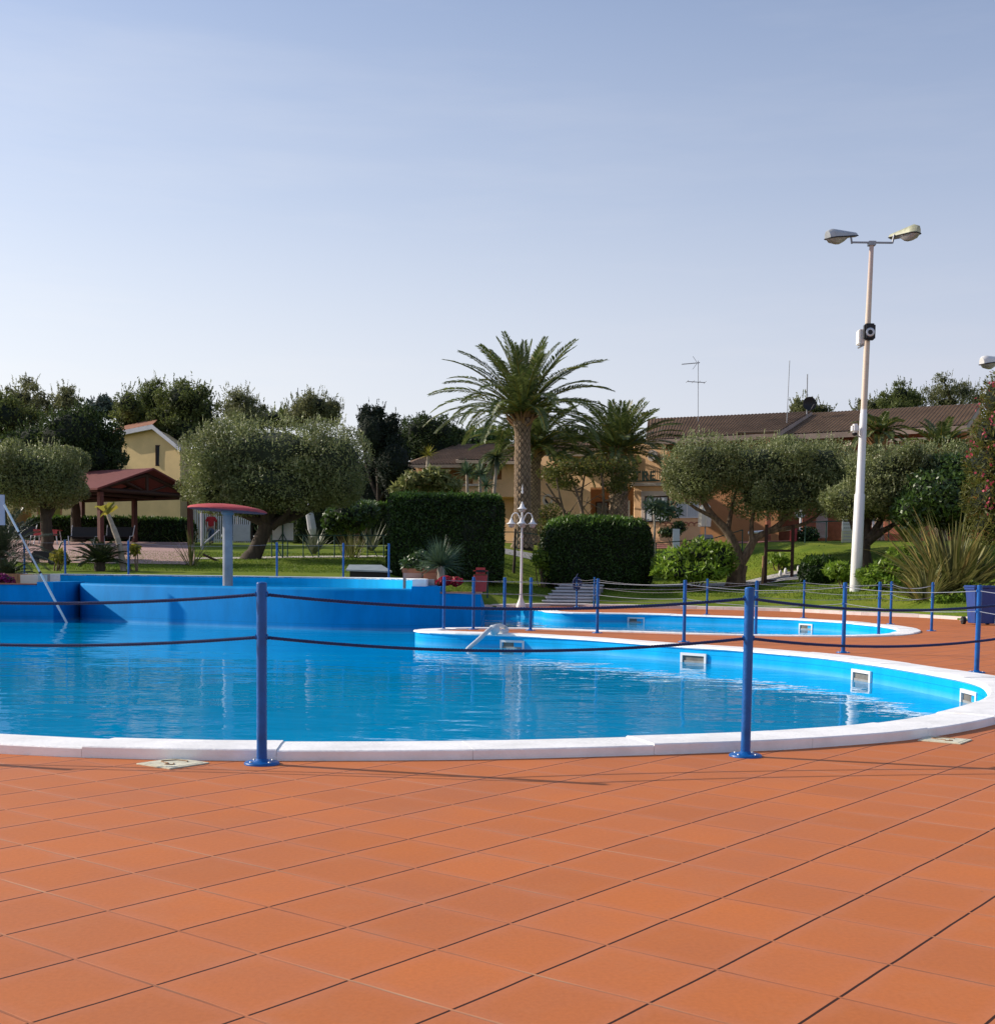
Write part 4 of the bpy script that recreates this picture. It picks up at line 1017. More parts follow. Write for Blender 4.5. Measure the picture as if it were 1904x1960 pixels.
# coil of rope hung on the post by the steps
mb = MB(); x, y = back_run[-1]
rr = random.Random(4)
for k in range(5):
    c0 = Vector((x+rr.uniform(-.03, .03), y-0.06, 0.80+rr.uniform(-.05, .1))); ra = rr.uniform(0.10, 0.17)
    mb.tube([c0 + Vector((ra*math.cos(t), rr.uniform(-.02, .02), ra*1.3*math.sin(t))) for t in np.linspace(0, 2*PI, 18)], 0.016, 6)
mb.tube([(x-0.05, y-0.05, 0.95), (x-0.02, y-0.03, 1.12), (x+0.03, y-0.02, 1.2)], 0.016, 6)
tag(mb.build('rope_coil', M['rope_dark'], None, (x, y, 0.8)), 'dark tangled rope coil hung on a post at the steps', 'rope coil')
# ================================================================== VEGETATION
def cb(px, py, d, rx, ry, depth, e=2.0):
    c = at(px, py, d); k = d/F
    return (c.x, c.y, c.z, rx*k, depth, ry*k, e)
def tree(name, label, cat, base, blobs, n, ln, wd, leafm, corem, barkm, seed, trunk=None, group=None, shell=0.4, lump=0.2, freq=3.0, core=0.7, shoot=0, outw=0.7, up=0.2, spiky=0.0, r0=0.25, topm=None, shoot_l=0.32, bud=0, budf=0.28):
    o = thing(name, base, label, cat, group); B = Vector(base)
    if trunk is None:
        top = min(blobs, key=lambda b: b[2]); cx = sum(b[0] for b in blobs)/len(blobs); cy = sum(b[1] for b in blobs)/len(blobs); cz = sum(b[2] for b in blobs)/len(blobs)
        fork = Vector((B.x*0.6+cx*0.4, B.y*0.6+cy*0.4, max(B.z+0.5, top[2]-top[5]*0.5)))
        tm = trunk_mb(B, fork, r0, r0*0.7, [((b[0], b[1], b[2]+b[5]*0.1), r0*0.25) for b in blobs], seed)
    else: tm = trunk
    tm.build('trunk', M[barkm], o)
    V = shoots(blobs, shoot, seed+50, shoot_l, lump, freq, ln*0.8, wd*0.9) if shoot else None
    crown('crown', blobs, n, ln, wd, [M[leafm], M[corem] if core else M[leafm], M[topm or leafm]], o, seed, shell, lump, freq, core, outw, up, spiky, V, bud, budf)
    return o

# ---- olives pruned to flat clouds
b = ground(482, 52); f = at(512, 1003, 52)
tm = MB()
pts = [Vector((b.x-0.10, b.y, b.z-0.3)), b + Vector((0, 0, 0.05)), at(488, 1058, 52), at(500, 1030, 52), f]
tm.tube(smooth_line(pts, 4), [0.52, 0.5, 0.47, 0.45, .42, .38, .36, .34, .33, .32, .31, .30, .30, .29, .29, .28, .28][:17], 14)
for k, (e, r_) in enumerate([((455, 925), 0.10), ((560, 915), 0.12), ((640, 925), 0.10), ((515, 880), 0.12), ((405, 945), 0.07)]):
    e3 = at(*e, 52 + (k % 3-1)*1.4); pl_ = limb(tm, f, e3, 0.22 if k else 0.19, r_, 9, 8, 0.12, k)
    for q in range(3): limb(tm, pl_[4+q], pl_[4+q]+Vector((random.uniform(-1, 1), random.uniform(-1, 1), random.uniform(.2, 1)))*1.1, 0.09, 0.02, 6, 5, .1, k*9+q)
limb(tm, at(520, 1010, 52), at(560, 965, 51.6), 0.16, 0.08, 8, 7, .1, 77)
OB = [cb(525, 882, 52, 145, 78, 2.7, 2.5), cb(430, 900, 52, 80, 84, 2.5, 2.3), cb(635, 890, 52, 72, 82, 2.5, 2.4), cb(412, 938, 51.6, 62, 48, 2.1), cb(535, 930, 51.5, 130, 52, 2.5, 2.3), cb(648, 930, 52, 50, 40, 2.1), cb(470, 965, 51.4, 60, 26, 1.8)]
tree('olive_tree', 'large pruned olive tree with broad flat crown and leaning trunk behind the mushroom fountain', 'tree', b, OB, 74000, 0.125, 0.052, 'olive', 'olive_core', 'bark_dark', 21, tm, 'pruned olive trees', 0.46, 0.20, 4.4, 0.62, 1700, topm='olive_lit_top', bud=9, budf=0.26)
b = ground(92, 49)
tm = trunk_mb(b, at(88, 985, 49), 0.26, 0.20, [(at(60, 925, 49), .07), (at(110, 920, 49), .07), (at(85, 900, 49.6), .06)], 5)
tree('olive_tree', 'rounded olive tree at the left edge, before the red roofed pavilion', 'tree', b, [cb(70, 912, 49, 84, 58, 2.0, 2.6), cb(30, 920, 49, 70, 60, 2.0, 2.4), cb(118, 925, 49, 42, 48, 1.5)], 36000, 0.12, 0.05, 'olive', 'olive_core', 'bark_dark', 22, tm, 'pruned olive trees', 0.44, 0.19, 4.4, 0.62, 800, topm='olive_lit_top', bud=9, budf=0.26)
b = ground(1408, 51); tm = MB(); fk = at(1416, 1080, 51)
tm.tube(smooth_line([b-Vector((0, 0, 0.35)), b+Vector((0, 0, 0.06)), at(1410, 1102, 51), fk], 4), [.75, .72, .62, .52, .44, .41, .39, .38, .36, .35, .34, .33, .32], 14)
for pth, r_ in (([fk, at(1405, 1045, 51), at(1390, 1015, 51), at(1362, 985, 51), at(1340, 950, 51)], .25), ([fk, at(1432, 1055, 51), at(1447, 1030, 51), at(1490, 1005, 51), at(1530, 960, 51)], .22),
               ([at(1440, 1042, 51), at(1438, 1005, 51.2), at(1446, 960, 51.4)], .13), ([at(1392, 1018, 51), at(1400, 975, 51.6), at(1410, 930, 51.5)], .12), ([at(1470, 1018, 51), at(1545, 1000, 51), at(1590, 960, 51)], .11), ([at(1375, 995, 51), at(1320, 965, 50.5), at(1300, 930, 50.5)], .09)):
    ln_ = smooth_line(pth, 4); tm.tube(ln_, [r_*(1-0.65*i/(len(ln_)-1)) for i in range(len(ln_))], 10)
OB = [cb(1340, 895, 51, 70, 60, 2.3, 2.2), cb(1322, 922, 51, 54, 46, 2.0, 2.2), cb(1440, 893, 51.3, 95, 52, 2.5, 2.4), cb(1548, 893, 51.5, 92, 52, 2.4, 2.3), cb(1485, 948, 51, 100, 48, 2.4, 2.5), cb(1590, 930, 51.5, 55, 58, 2.0)]
tree('olive_tree', 'wide pruned olive tree with forked brown trunk on the right lawn', 'tree', b, OB, 64000, 0.12, 0.05, 'olive', 'olive_core', 'bark_olive', 23, tm, 'pruned olive trees', 0.46, 0.21, 4.4, 0.60, 1400, topm='olive_lit_top', bud=9, budf=0.26)
b = ground(1654, 47.5)
tm = trunk_mb(b, at(1655, 1035, 47.5), 0.27, 0.22, [(at(1625, 985, 47.5), .08), (at(1690, 990, 47.5), .1), (at(1665, 950, 48), .08), (at(1720, 1000, 47.2), .07)], 8)
tree('olive_tree', 'olive tree with dark forking trunk standing just behind the floodlight pole', 'tree', b, [cb(1690, 905, 47.5, 66, 47.5, 2.2, 2.6), cb(1770, 902, 47.5, 76, 48, 2.3, 2.6), cb(1690, 955, 47.5, 78, 44, 2.2), cb(1620, 960, 47.5, 50, 36, 1.8), cb(1830, 935, 47.5, 45, 52, 1.8)], 44000, 0.12, 0.05, 'olive', 'olive_core', 'bark_dark', 24, tm, 'pruned olive trees', 0.46, 0.21, 4.4, 0.60, 1000, topm='olive_lit_top', bud=9, budf=0.26)
b = ground(1800, 45.5)
tree('bay_tree', 'dark glossy broad leaved tree between the right olive and the oleander', 'tree', b, [cb(1790, 955, 45.5, 62, 56, 1.9, 2.2), cb(1845, 965, 45.5, 48, 60, 1.8), cb(1745, 975, 45.5, 40, 34, 1.4), cb(1815, 905, 46, 40, 40, 1.5)], 9000, 0.22, 0.10, 'broad_dark', 'hedge_core', 'bark_dark', 25, None, None, 0.35, 0.22, 3.2, 0.74, r0=0.14)

# ---- clipped hedges
def hedge(label, px0, px1, ptop, d, depth, n, seed, e=9, leafm='hedge', ln=0.13, wd=0.05, base_py=None, group='clipped dark green hedges', lump=0.035, name='hedge'):
    c = ground((px0+px1)/2, d); zt = zat((px0+px1)/2, ptop, d-depth*0.5); xa = at(px0, ptop, d).x; xb = at(px1, ptop, d).x
    z0 = c.z - 0.3; o = thing(name, c, label, 'hedge', group)
    bl = [((xa+xb)/2, d, (z0+zt)/2, (xb-xa)/2, depth/2, (zt-z0)/2, e)]
    pos, out, idx, r = blob_points(bl, n, seed, 0.10, lump, 5.0)
    # points spread evenly over a box-like surface
    u = r.uniform(-1, 1, (n, 3)); ax = r.integers(0, 5, n); ax = np.where(ax == 4, 2, ax % 3 if False else np.minimum(ax, 3))
    q = u.copy()
    m = (ax == 0) | (ax == 1); q[m, 1] = -1; m3 = ax == 2; q[m3, 2] = 1; m4 = ax == 3; q[m4, 0] = np.sign(u[m4, 0])
    # round the edges
    nn = (np.abs(q)**e).sum(1)**(1/e); q = q/nn[:, None]
    fac = 1 + lump*lumps(seed, 9, 4.5)(q*1.5) - 0.09*r.random(n)**2
    b0 = bl[0]; pos = np.array(b0[:3]) + q*np.array(b0[3:6])*fac[:, None]
    out = unit(np.sign(q)*np.abs(q)**(e-1)/np.array(b0[3:6]))
    V = leaf_quads(pos, r.normal(size=(n, 3)) + out*0.8 + np.array([0, 0, 0.5]), unit(out*0.5 + r.normal(size=(n, 3))*0.8), ln*r.uniform(.6, 1.5, n), wd*r.uniform(.7, 1.3, n))
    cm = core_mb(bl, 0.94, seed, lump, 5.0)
    sel = (out[:, 2] > 0.55); k = int(n*0.22); P2 = pos[sel][:k]; E2 = None  # top leaves get a second, lighter layer painted as sunlit
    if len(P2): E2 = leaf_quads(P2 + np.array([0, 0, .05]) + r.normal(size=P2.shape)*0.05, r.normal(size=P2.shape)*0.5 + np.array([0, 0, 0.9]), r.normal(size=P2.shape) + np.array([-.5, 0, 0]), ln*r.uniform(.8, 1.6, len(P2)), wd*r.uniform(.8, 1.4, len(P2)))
    fast_mesh('foliage', V, 4, [M[leafm], M['hedge_core'], M['hedge_lit_top']], o, None, cm, extra=E2)
    mb = MB()
    rr = random.Random(seed)
    for k in range(6):
        x = xa + (xb-xa)*(0.12+0.15*k); yy = d + rr.uniform(-.3, .3)*depth; g = float(tz(x, yy)); mb.tube([(x, yy, g-0.2), (x+rr.uniform(-.1, .1), yy, g+0.9)], [0.05, 0.03], 6)
    mb.build('stems', M['bark_dark'], o)
    return o
hedge('tall square clipped hedge behind the red bin and dragon tree', 745, 965, 946, 50.5, 3.4, 26000, 31, 10)
hedge('rounded clipped hedge behind the steps and white lamp', 1036, 1250, 990, 51.8, 3.2, 20000, 32, 4.5, lump=0.07)
hedge('long dark hedge in the shade behind the pavilion', 55, 372, 992, 72, 1.6, 9000, 33, 8, ln=0.2, wd=0.09)
hedge('dark low hedge mound under the right olive, left of the floodlight pole', 1532, 1600, 1068, 48.6, 1.8, 5000, 34, 2.6, lump=0.12, ln=0.15, wd=0.07)
hedge('dark hedge in deep shade between the cypress and the square hedge', 560, 760, 962, 74, 2.0, 7000, 35, 6, leafm='dark_tree', ln=0.22, wd=0.1, lump=0.09)

# ---- leafy shrubs
def shrub(label, px, d, blobs_px, n, ln, wd, leafm, seed, name='shrub', group=None, core=0.6, spiky=0.3, lump=0.25, shell=0.6, corem='hedge_core', stems=True):
    c = ground(px, d); o = thing(name, c, label, 'shrub', group); bl = [cb(a, b_, d+dd, rx, ry, dp) for a, b_, dd, rx, ry, dp in blobs_px]
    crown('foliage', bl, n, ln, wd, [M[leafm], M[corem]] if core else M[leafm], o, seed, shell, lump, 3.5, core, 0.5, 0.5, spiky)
    if stems:
        mb = MB(); rr = random.Random(seed)
        for bb in bl:
            for k in range(3): limb(mb, c + Vector((rr.uniform(-.1, .1), rr.uniform(-.1, .1), -.15)), Vector(bb[:3])+Vector((rr.uniform(-.5, .5)*bb[3], 0, rr.uniform(-.1, .5)*bb[5])), 0.035, 0.012, 6, 5, .12, seed+k)
        mb.build('stems', M['bark_olive'], o)
    return o
shrub('bright green broad leaved shrub bed between the round hedge and the olive trunk', 1325, 49.6, [(1290, 1078, 0, 45, 28, .9), (1340, 1066, .5, 50, 34, 1.0), (1378, 1074, .3, 32, 36, .8), (1320, 1095, -.5, 70, 20, .8)], 5200, 0.30, 0.085, 'broad', 41, core=0.72)
shrub('light green leafy shrub left of the foot of the floodlight pole', 1612, 46.0, [(1607, 1092, 0, 30, 17, .6), (1625, 1100, 0, 22, 15, .6)], 1400, 0.24, 0.08, 'broad', 42)
shrub('light green leafy shrub right of the foot of the floodlight pole', 1682, 44.2, [(1668, 1103, 0, 32, 18, .7), (1700, 1093, 0, 34, 26, .7), (1722, 1085, .3, 26, 26, .6), (1690, 1115, -.4, 40, 15, .6)], 3600, 0.26, 0.085, 'broad', 43)
shrub('broad leaved green shrub with upright tips left of the big flax', 1718, 46, [(1718, 1068, 0, 22, 20, .5), (1735, 1075, 0, 22, 30, .5)], 900, 0.34, 0.13, 'broad', 44, core=0.5)
shrub('round glossy green bush right of the agave under the olive', 668, 60, [(665, 990, 0, 46, 32, 1.2), (640, 1000, 0, 26, 26, .9), (690, 985, .4, 34, 26, 1.0)], 3800, 0.22, 0.10, 'broad_dark', 45, core=0.75)
shrub('feathery pale green bush above the agaves', 690, 66, [(690, 970, 0, 34, 14, .8), (672, 975, 0, 24, 12, .7)], 1600, 0.32, 0.05, 'dragon', 46, spiky=0.8)
shrub('low yellow green ground plants by the kerb, left of the blue wheelie bin', 1830, 38.8, [(1800, 1147, 0, 18, 9, .4), (1838, 1143, 0, 22, 12, .4), (1858, 1128, .3, 16, 16, .4)], 1100, 0.17, 0.06, 'broad', 47, core=0.5)
shrub('pale straggly shrub between the white lamp and the round hedge', 1050, 56, [(1045, 1010, 0, 18, 28, .6), (1052, 980, 0, 24, 18, .6), (1050, 1045, 0, 24, 18, .6)], 1500, 0.16, 0.06, 'crape', 48, core=0)
shrub('bright leafy plant at the left foot of the round hedge', 1040, 51, [(1040, 1070, 0, 24, 20, .6), (1058, 1085, 0, 24, 24, .6)], 1500, 0.2, 0.07, 'broad', 49)
shrub('small yellow green sapling shrub inside the dark timber frame', 1488, 52, [(1486, 1068, 0, 20, 14, .4), (1500, 1075, 0, 12, 10, .3)], 260, 0.26, 0.09, 'broad', 50, core=0)
shrub('tropical flowering bush with pale leaves above the square hedge', 812, 56, [(790, 925, 0, 28, 20, .9), (830, 918, 0, 32, 24, .9), (860, 930, 0, 24, 16, .8), (765, 938, 0, 18, 12, .6)], 2200, 0.42, 0.13, 'pale_big', 51, core=0.5)
shrub('leafy plant in the left box planter', 795, 35.6, [(790, 1078, 0, 24, 14, .35), (805, 1068, 0, 18, 14, .3)], 900, 0.14, 0.06, 'broad_dark', 52, stems=False)
shrub('leafy plant in the right box planter, left of the dragon tree', 828, 35.4, [(822, 1080, 0, 20, 10, .3), (815, 1086, 0, 24, 8, .3)], 600, 0.13, 0.055, 'broad_dark', 53, stems=False)
shrub('dark shrub beside the red hydrant post', 1545, 62, [(1545, 1028, 0, 22, 20, .7)], 1500, 0.16, 0.08, 'hedge', 54)
shrub('green shrub low on the lawn in the shade of the right olive', 1560, 55, [(1575, 1060, 0, 30, 14, .6), (1540, 1068, 0, 26, 10, .6)], 900, 0.18, 0.06, 'broad_dark', 55)
shrub('low leafy hedge plants along the terrace of the hotel', 1290, 66, [(1280, 1020, 0, 22, 10, .5), (1300, 1010, 0, 14, 14, .5)], 700, 0.2, 0.08, 'broad_dark', 56)
shrub('small yellow leaved shrub on the lawn right of the leaning banana plant', 258, 43.5, [(258, 1052, 0, 11, 12, .2)], 90, 0.2, 0.12, 'banana', 57, core=0, lump=0.3)
shrub('small yellow green shrub behind the second terrace post', 108, 43, [(112, 1066, 0, 16, 14, .3), (125, 1072, 0, 9, 8, .2)], 160, 0.22, 0.11, 'banana', 58, core=0)
# flower beds
def flowers(label, px, d, blobs_px, n, leafm, petal, seed, size=0.08, name='flower_bed', ground_z=None):
    c = ground(px, d)
    if ground_z is not None: c.z = ground_z
    o = thing(name, c, label, 'flowers'); bl = [cb(a, b_, d, rx, ry, dp) for a, b_, rx, ry, dp in blobs_px]
    crown('foliage', bl, n//2, size*1.2, size*0.6, [M[leafm], M['hedge_core']], o, seed, 0.4, 0.2, 3.5, 0.6)
    crown('flowers', [b[:3]+(b[3]*1.08, b[4]*1.08, b[5]*1.08) for b in bl], n, size, size*0.75, M[petal], o, seed+1, 0.12, 0.25, 4, 0)
    return o
flowers('red geraniums in the planter right of the basin', 858, 31.9, [(852, 1112, 12, 8, .25), (872, 1113, 12, 8, .25), (842, 1115, 7, 5, .2)], 900, 'broad_dark', 'petal_red', 61, ground_z=0.63)
flowers('magenta flowers in the planter at the left edge', 8, 33.9, [(4, 1109, 12, 9, .3), (18, 1112, 9, 7, .2)], 700, 'broad_dark', 'petal_magenta', 62, ground_z=0.66)

# ---- oleander at the right edge, in bloom
b = ground(1925, 40); b.x = at(1925, 1000, 40).x
OL = [cb(1905, 765, 40, 26, 48, .8), cb(1895, 830, 40, 34, 50, 1.0), cb(1888, 890, 40, 38, 50, 1.1), cb(1892, 950, 40, 48, 46, 1.2), cb(1905, 1000, 40, 50, 44, 1.2), cb(1945, 880, 40, 50, 120, 1.4)]
o = tree('oleander', 'tall oleander in pink bloom at the right edge', 'shrub', b, OL, 12000, 0.19, 0.045, 'crape', 'hedge_core', 'bark_olive', 63, None, None, 0.5, 0.25, 3.5, 0.62, r0=0.06, spiky=0.35)
r = np.random.default_rng(4); cl = []
for px, py in ((1896, 740), (1903, 735), (1868, 772), (1872, 778), (1899, 792), (1893, 805), (1884, 830), (1900, 812), (1852, 868), (1856, 873), (1898, 885), (1890, 930), (1884, 935), (1896, 925), (1888, 965), (1893, 972), (1902, 955), (1880, 905), (1866, 850), (1900, 850)):
    c = at(px, py, 39.0); k = 4
    P_ = np.array(c) + r.normal(size=(k, 3))*0.07; cl.append(leaf_quads(P_, r.normal(size=(k, 3)), unit(r.normal(size=(k, 3))+np.array([-.6, -1, .4])), np.full(k, .10), np.full(k, .085)))
fast_mesh('blossoms', np.concatenate(cl), 4, M['petal_pink'], o)

# ---- palms
def palm(label, px, d, top_py, r0, r1, specs_n, frond, seed, rows=46, cols=13, leaflet=0.55, width=0.055, els=(-20, 88), base_py=None, droopk=1.0, pairs=44, top_px=None, group='feather palms'):
    b = ground(px, d); top = at(top_px or px, top_py, d); o = thing('palm_tree', b, label, 'palm tree', group)
    diamond_trunk(b, top, r0, r1, rows, cols, 0.07, (0.10, 0.28)).build('trunk', [M['bark_palm'], M['palm_gap']], o)
    rr = random.Random(seed); specs = []
    for i in range(specs_n):
        t = (i+0.5)/specs_n; el = R(els[1] + (els[0]-els[1])*t**0.8); az = i*2.39996 + rr.uniform(-.15, .15)
        ln = frond*(0.72 + 0.28*min(1, t*2.2))*rr.uniform(0.9, 1.05); dr = (0.22 + 1.0*max(0, math.cos(el)))*droopk*rr.uniform(0.8, 1.2)
        specs.append((az, el, ln, dr))
    V, mb = palm_fronds(top + Vector((0, 0, 0.15)), specs, seed, leaflet, width, pairs, rach=0.035)
    fast_mesh('crown', V, 4, [M['palm_leaf'], M['banana']], o, None, mb)
    # old leaf bases fanning out under the crown
    mb = MB()
    for k in range(34):
        a = k*2.39996; e = R(rr.uniform(15, 60)); p = top + Vector((math.cos(a)*r1*0.8, math.sin(a)*r1*0.8, rr.uniform(-.55, .1)))
        dv = Vector((math.cos(a)*math.cos(e), math.sin(a)*math.cos(e), math.sin(e))); mb.tube([p, p+dv*0.4, p+dv*0.75+Vector((0, 0, .05))], [0.09, 0.06, 0.02], 5)
    mb.build('leaf_bases', M['wood_tan'], o)
    return o
palm('tallest palm with thick patterned trunk in the centre, behind the white lamp', 1000, 64, 800, 0.44, 0.38, 64, 5.2, 71, 36, 10, 0.60, 0.075, (2, 89), droopk=0.95, pairs=58)
palm('palm with dark trunk directly behind the tallest palm', 1021, 70, 868, 0.40, 0.38, 56, 4.0, 72, 46, 12, 0.65, 0.08, (-4, 86), droopk=1.0)
palm('palm with short stout trunk beside the green letters of the hotel', 1184, 71, 872, 0.55, 0.46, 58, 4.1, 73, 40, 13, 0.65, 0.08, (-2, 86), droopk=0.85)
palm('small palm against the brown roof, just right of the floodlight pole', 1682, 66, 836, 0.22, 0.2, 30, 1.7, 74, 30, 9, 0.42, 0.07, (-10, 80), pairs=30)
palm('low wide palm above the olive at the right, left of the oleander', 1800, 58, 868, 0.25, 0.22, 28, 2.2, 75, 30, 9, 0.42, 0.07, (5, 80), pairs=34, droopk=1.1)
# fan-like and rosette plants
def rosette(name, label, cat, px, d, mbs, mats, group=None, base_z=None, center=None):
    b = ground(px, d) if center is None else Vector(center)
    if base_z is not None: b.z = base_z
    o = thing(name, b, label, cat, group)
    for pname, mb, m in mbs(b): mb.build(pname, M[m], o)
    return o
def cycad_parts(trunk_h, n, ln, seed, els=(5, 70), leaflet=0.2, pairs=40):
    def fn(b):
        mb = MB(); mb.lathe([(0.16, -0.1), (0.2, trunk_h*0.4), (0.17, trunk_h), (0.02, trunk_h+0.08)], b, 14)
        rr = random.Random(seed); sp = [(k*2.39996, R(els[1]+(els[0]-els[1])*(k/n)), ln*rr.uniform(.85, 1.1), 0.75*rr.uniform(.7, 1.2)) for k in range(n)]
        V, ribs = palm_fronds(b+Vector((0, 0, trunk_h)), sp, seed, leaflet, 0.028, pairs, 0.014, 0.5)
        f = MB(); f.np_add(V, 4); k = len(f.v); f.add(ribs.v, ribs.f)
        return [('trunk', mb, 'bark_dark'), ('fronds', f, 'cycad')]
    return fn
rosette('cycad', 'dark spreading cycad on the grass before the pink plaza', 'cycad', 191, 43.2, cycad_parts(0.28, 44, 1.0, 81), None)
rosette('palm_bush', 'dark feathery palm bush at the left edge below the pole', 'palm bush', 2, 38.5, cycad_parts(0.5, 40, 1.7, 82, (-5, 80), 0.35, 34), None, base_z=0.985, center=at(2, 1085, 38.5))
rosette('palm_bush', 'smaller pale palm bush low at the left edge', 'palm bush', 22, 37.6, cycad_parts(0.1, 26, 0.8, 83, (0, 80), 0.22, 26), None, base_z=0.7, center=at(14, 1092, 36.6))
FL = 'strap leaved flax clumps'
rosette('flax_plant', 'huge clump of tan striped flax by the blue wheelie bin', 'flax', 1822, 40.5, lambda b: [('leaves', strap_leaves(b, 270, 2.8, 0.135, 84, (28, 88), (0.1, 0.8), 0.75), 'flax')], None, FL)
rosette('flax_plant', 'low spreading flax clump at the left foot of the big flax', 'flax', 1772, 39.5, lambda b: [('leaves', strap_leaves(b, 110, 1.6, 0.10, 85, (15, 80), (0.2, 0.9), 0.45), 'flax')], None, FL)
rosette('flax_plant', 'smaller flax clump on the lawn behind, right of the olive trunk', 'flax', 1741, 56, lambda b: [('leaves', strap_leaves(b, 90, 1.9, 0.12, 86, (35, 88), (0.1, 0.6), 0.35), 'flax')], None, FL)
rosette('flax_plant', 'sparse grassy clump at the corner of the pink plaza, left of the mushroom fountain', 'flax', 366, 46.5, lambda b: [('leaves', strap_leaves(b, 34, 1.5, 0.05, 87, (45, 86), (0.1, 0.7), 0.2), 'flax')], None, FL)
rosette('flax_plant', 'brown clump of stiff stems in front of the round bush', 'flax', 672, 54, lambda b: [('leaves', strap_leaves(b, 50, 1.15, 0.06, 88, (50, 88), (0.05, 0.5), 0.4), 'flax')], None, FL)
rosette('agave', 'grey green agave under the olive, left of the round bush', 'agave', 600, 57, lambda b: [('leaves', strap_leaves(b, 34, 1.15, 0.18, 89, (35, 88), (-0.1, 0.5), 0.1), 'agave')], None, 'agaves')
rosette('agave', 'pale spiky agave right of the round bush', 'agave', 710, 61, lambda b: [('leaves', strap_leaves(b, 34, 1.6, 0.15, 90, (30, 85), (-0.1, 0.25), 0.1), 'agave')], None, 'agaves')
def dragon(b):
    tr = MB(); tr.tube([b-Vector((0, 0, .1)), b+Vector((.02, 0, .35)), b+Vector((0, 0, .72))], [.14, .11, .10], 10)
    f = strap_leaves(b+Vector((0, 0, .75)), 330, 0.78, 0.035, 91, (-25, 88), (0.0, 0.5), 0.10)
    return [('trunk', tr, 'pale_bark'), ('leaves', f, 'dragon')]
rosette('dragon_tree', 'round spiky dragon tree in the planter, before the square hedge', 'dragon tree', 843, 34.3, dragon, None, center=at(843, 1112, 33.2), base_z=0.63)
def yucca(px, py0, heads, seed, d, label, tm='pale_bark', ln=0.75, n=90, lm='dragon', els=(-30, 85)):
    b = ground(px, d); o = thing('yucca', b, label, 'yucca', 'yuccas above the square hedge')
    t = MB(); f = MB()
    for k, (hx, hy) in enumerate(heads):
        h = at(hx, hy, d+0.3*k); limb(t, b, h, .11, .07, 7, 6, .05, seed+k); s = strap_leaves(h, n, ln, 0.07, seed+k, els, (0.1, 0.9), 0.06); f.add(s.v, s.f)
    t.build('trunk', M[tm], o); f.build('leaves', M[lm], o)
yucca(903, 0, [(893, 905), (918, 908)], 92, 58, 'twin headed yucca in front of the hotel balcony')
yucca(940, 0, [(949, 875)], 94, 59, 'single yucca with drooping dark head left of the tallest palm', ln=0.95, lm='cycad', els=(-85, 40))
yucca(925, 0, [(930, 930)], 96, 57, 'low spiky yucca below the drooping one', ln=0.7, n=60)
yucca(818, 0, [(820, 872)], 97, 58, 'slim plant with pale leaf tuft rising above the square hedge at left', ln=0.55, n=50, lm='banana')
# banana-like plant leaning
b = at(237, 1079, 43.5); b.z = float(tz(b.x, b.y)); o = thing('banana_plant', b, 'leaning plant with bare stem and yellow leaves on the plaza edge', 'plant')
t = MB(); tp = at(207, 985, 43.5); t.tube(smooth_line([b-Vector((0, 0, .1)), at(229, 1045, 43.5), at(215, 1005, 43.5), tp], 4), [.11]*4+[.1]*4+[.08]*4+[.06], 8); t.build('stem', M['pale_bark'], o)
f = MB()
for k, (ex, ey) in enumerate(((183, 968), (207, 962), (222, 975), (196, 985), (214, 968))):
    e = at(ex, ey, 43.5+(k % 3-1)*.3); m_ = tp.lerp(e, .5)+Vector((0, 0, .15)); s = Vector((0.12, 0.1, 0.05+0.03*k)); f.strip([[tp-s*.1, tp+s*.1], [m_-s, m_+s], [tp.lerp(e, .85)-s*.8, tp.lerp(e, .85)+s*.8], [e-s*.05, e+s*.05]])
f.build('leaves', M['banana'], o)
# umbrella-shaped crape tree
b = ground(1128, 60); tm = MB(); o_b = b
for k, (ex, ey) in enumerate(((1065, 915), (1090, 905), (1120, 900), (1150, 905), (1180, 910), (1200, 925), (1045, 925))):
    pl_ = limb(tm, b + Vector((0, 0, .4 if k else -.2)), at(ex, ey, 60+(k % 3-1)*1.0), .11, .035, 8, 8, .10, 100+k)
    for q in range(4): limb(tm, pl_[3+q], pl_[3+q]+Vector((random.uniform(-1.3, 1.3), random.uniform(-1, 1), random.uniform(.1, 1.0))), .04, .012, 5, 5, .1, 200+k*5+q)
CB = [cb(1060, 905, 60, 32, 20, 1.5), cb(1100, 895, 60, 42, 18, 1.7), cb(1150, 893, 60, 48, 20, 1.8), cb(1195, 905, 60, 28, 24, 1.4), cb(1080, 925, 60, 30, 12, 1.2), cb(1180, 930, 60, 28, 16, 1.2)]
tree('crape_tree', 'loose umbrella shaped tree with rusty green leaves before the hotel', 'tree', b, CB, 5200, 0.17, 0.075, 'crape', 'hedge_core', 'bark_olive', 101, tm, None, 0.8, 0.25, 3.5, 0, spiky=0.2)
# young trees tied to stakes, slim trunks
for px, d, top, lab in ((1247, 57, (1252, 985), 'slim young tree with pale trunk right of the round hedge'), (983, 56, (986, 1012), 'short dark bare stem beside the white lamp')):
    b = ground(px, d); tm = MB(); limb(tm, b-Vector((0, 0, .1)), at(*top, d), .07, .045, 8, 6, .03, int(px))
    if px > 1100:
        tree('young_tree', lab, 'tree', b, [cb(1275, 978, 58, 30, 20, .8), cb(1250, 968, 58, 22, 16, .7)], 700, .28, .09, 'dragon', 'hedge_core', 'pale_bark', 105, tm, None, .8, .3, 3.5, 0, spiky=.6)
    else:
        o = thing('tree_stump', b, lab, 'stem'); tm.build('trunk', M['bark_dark'], o)

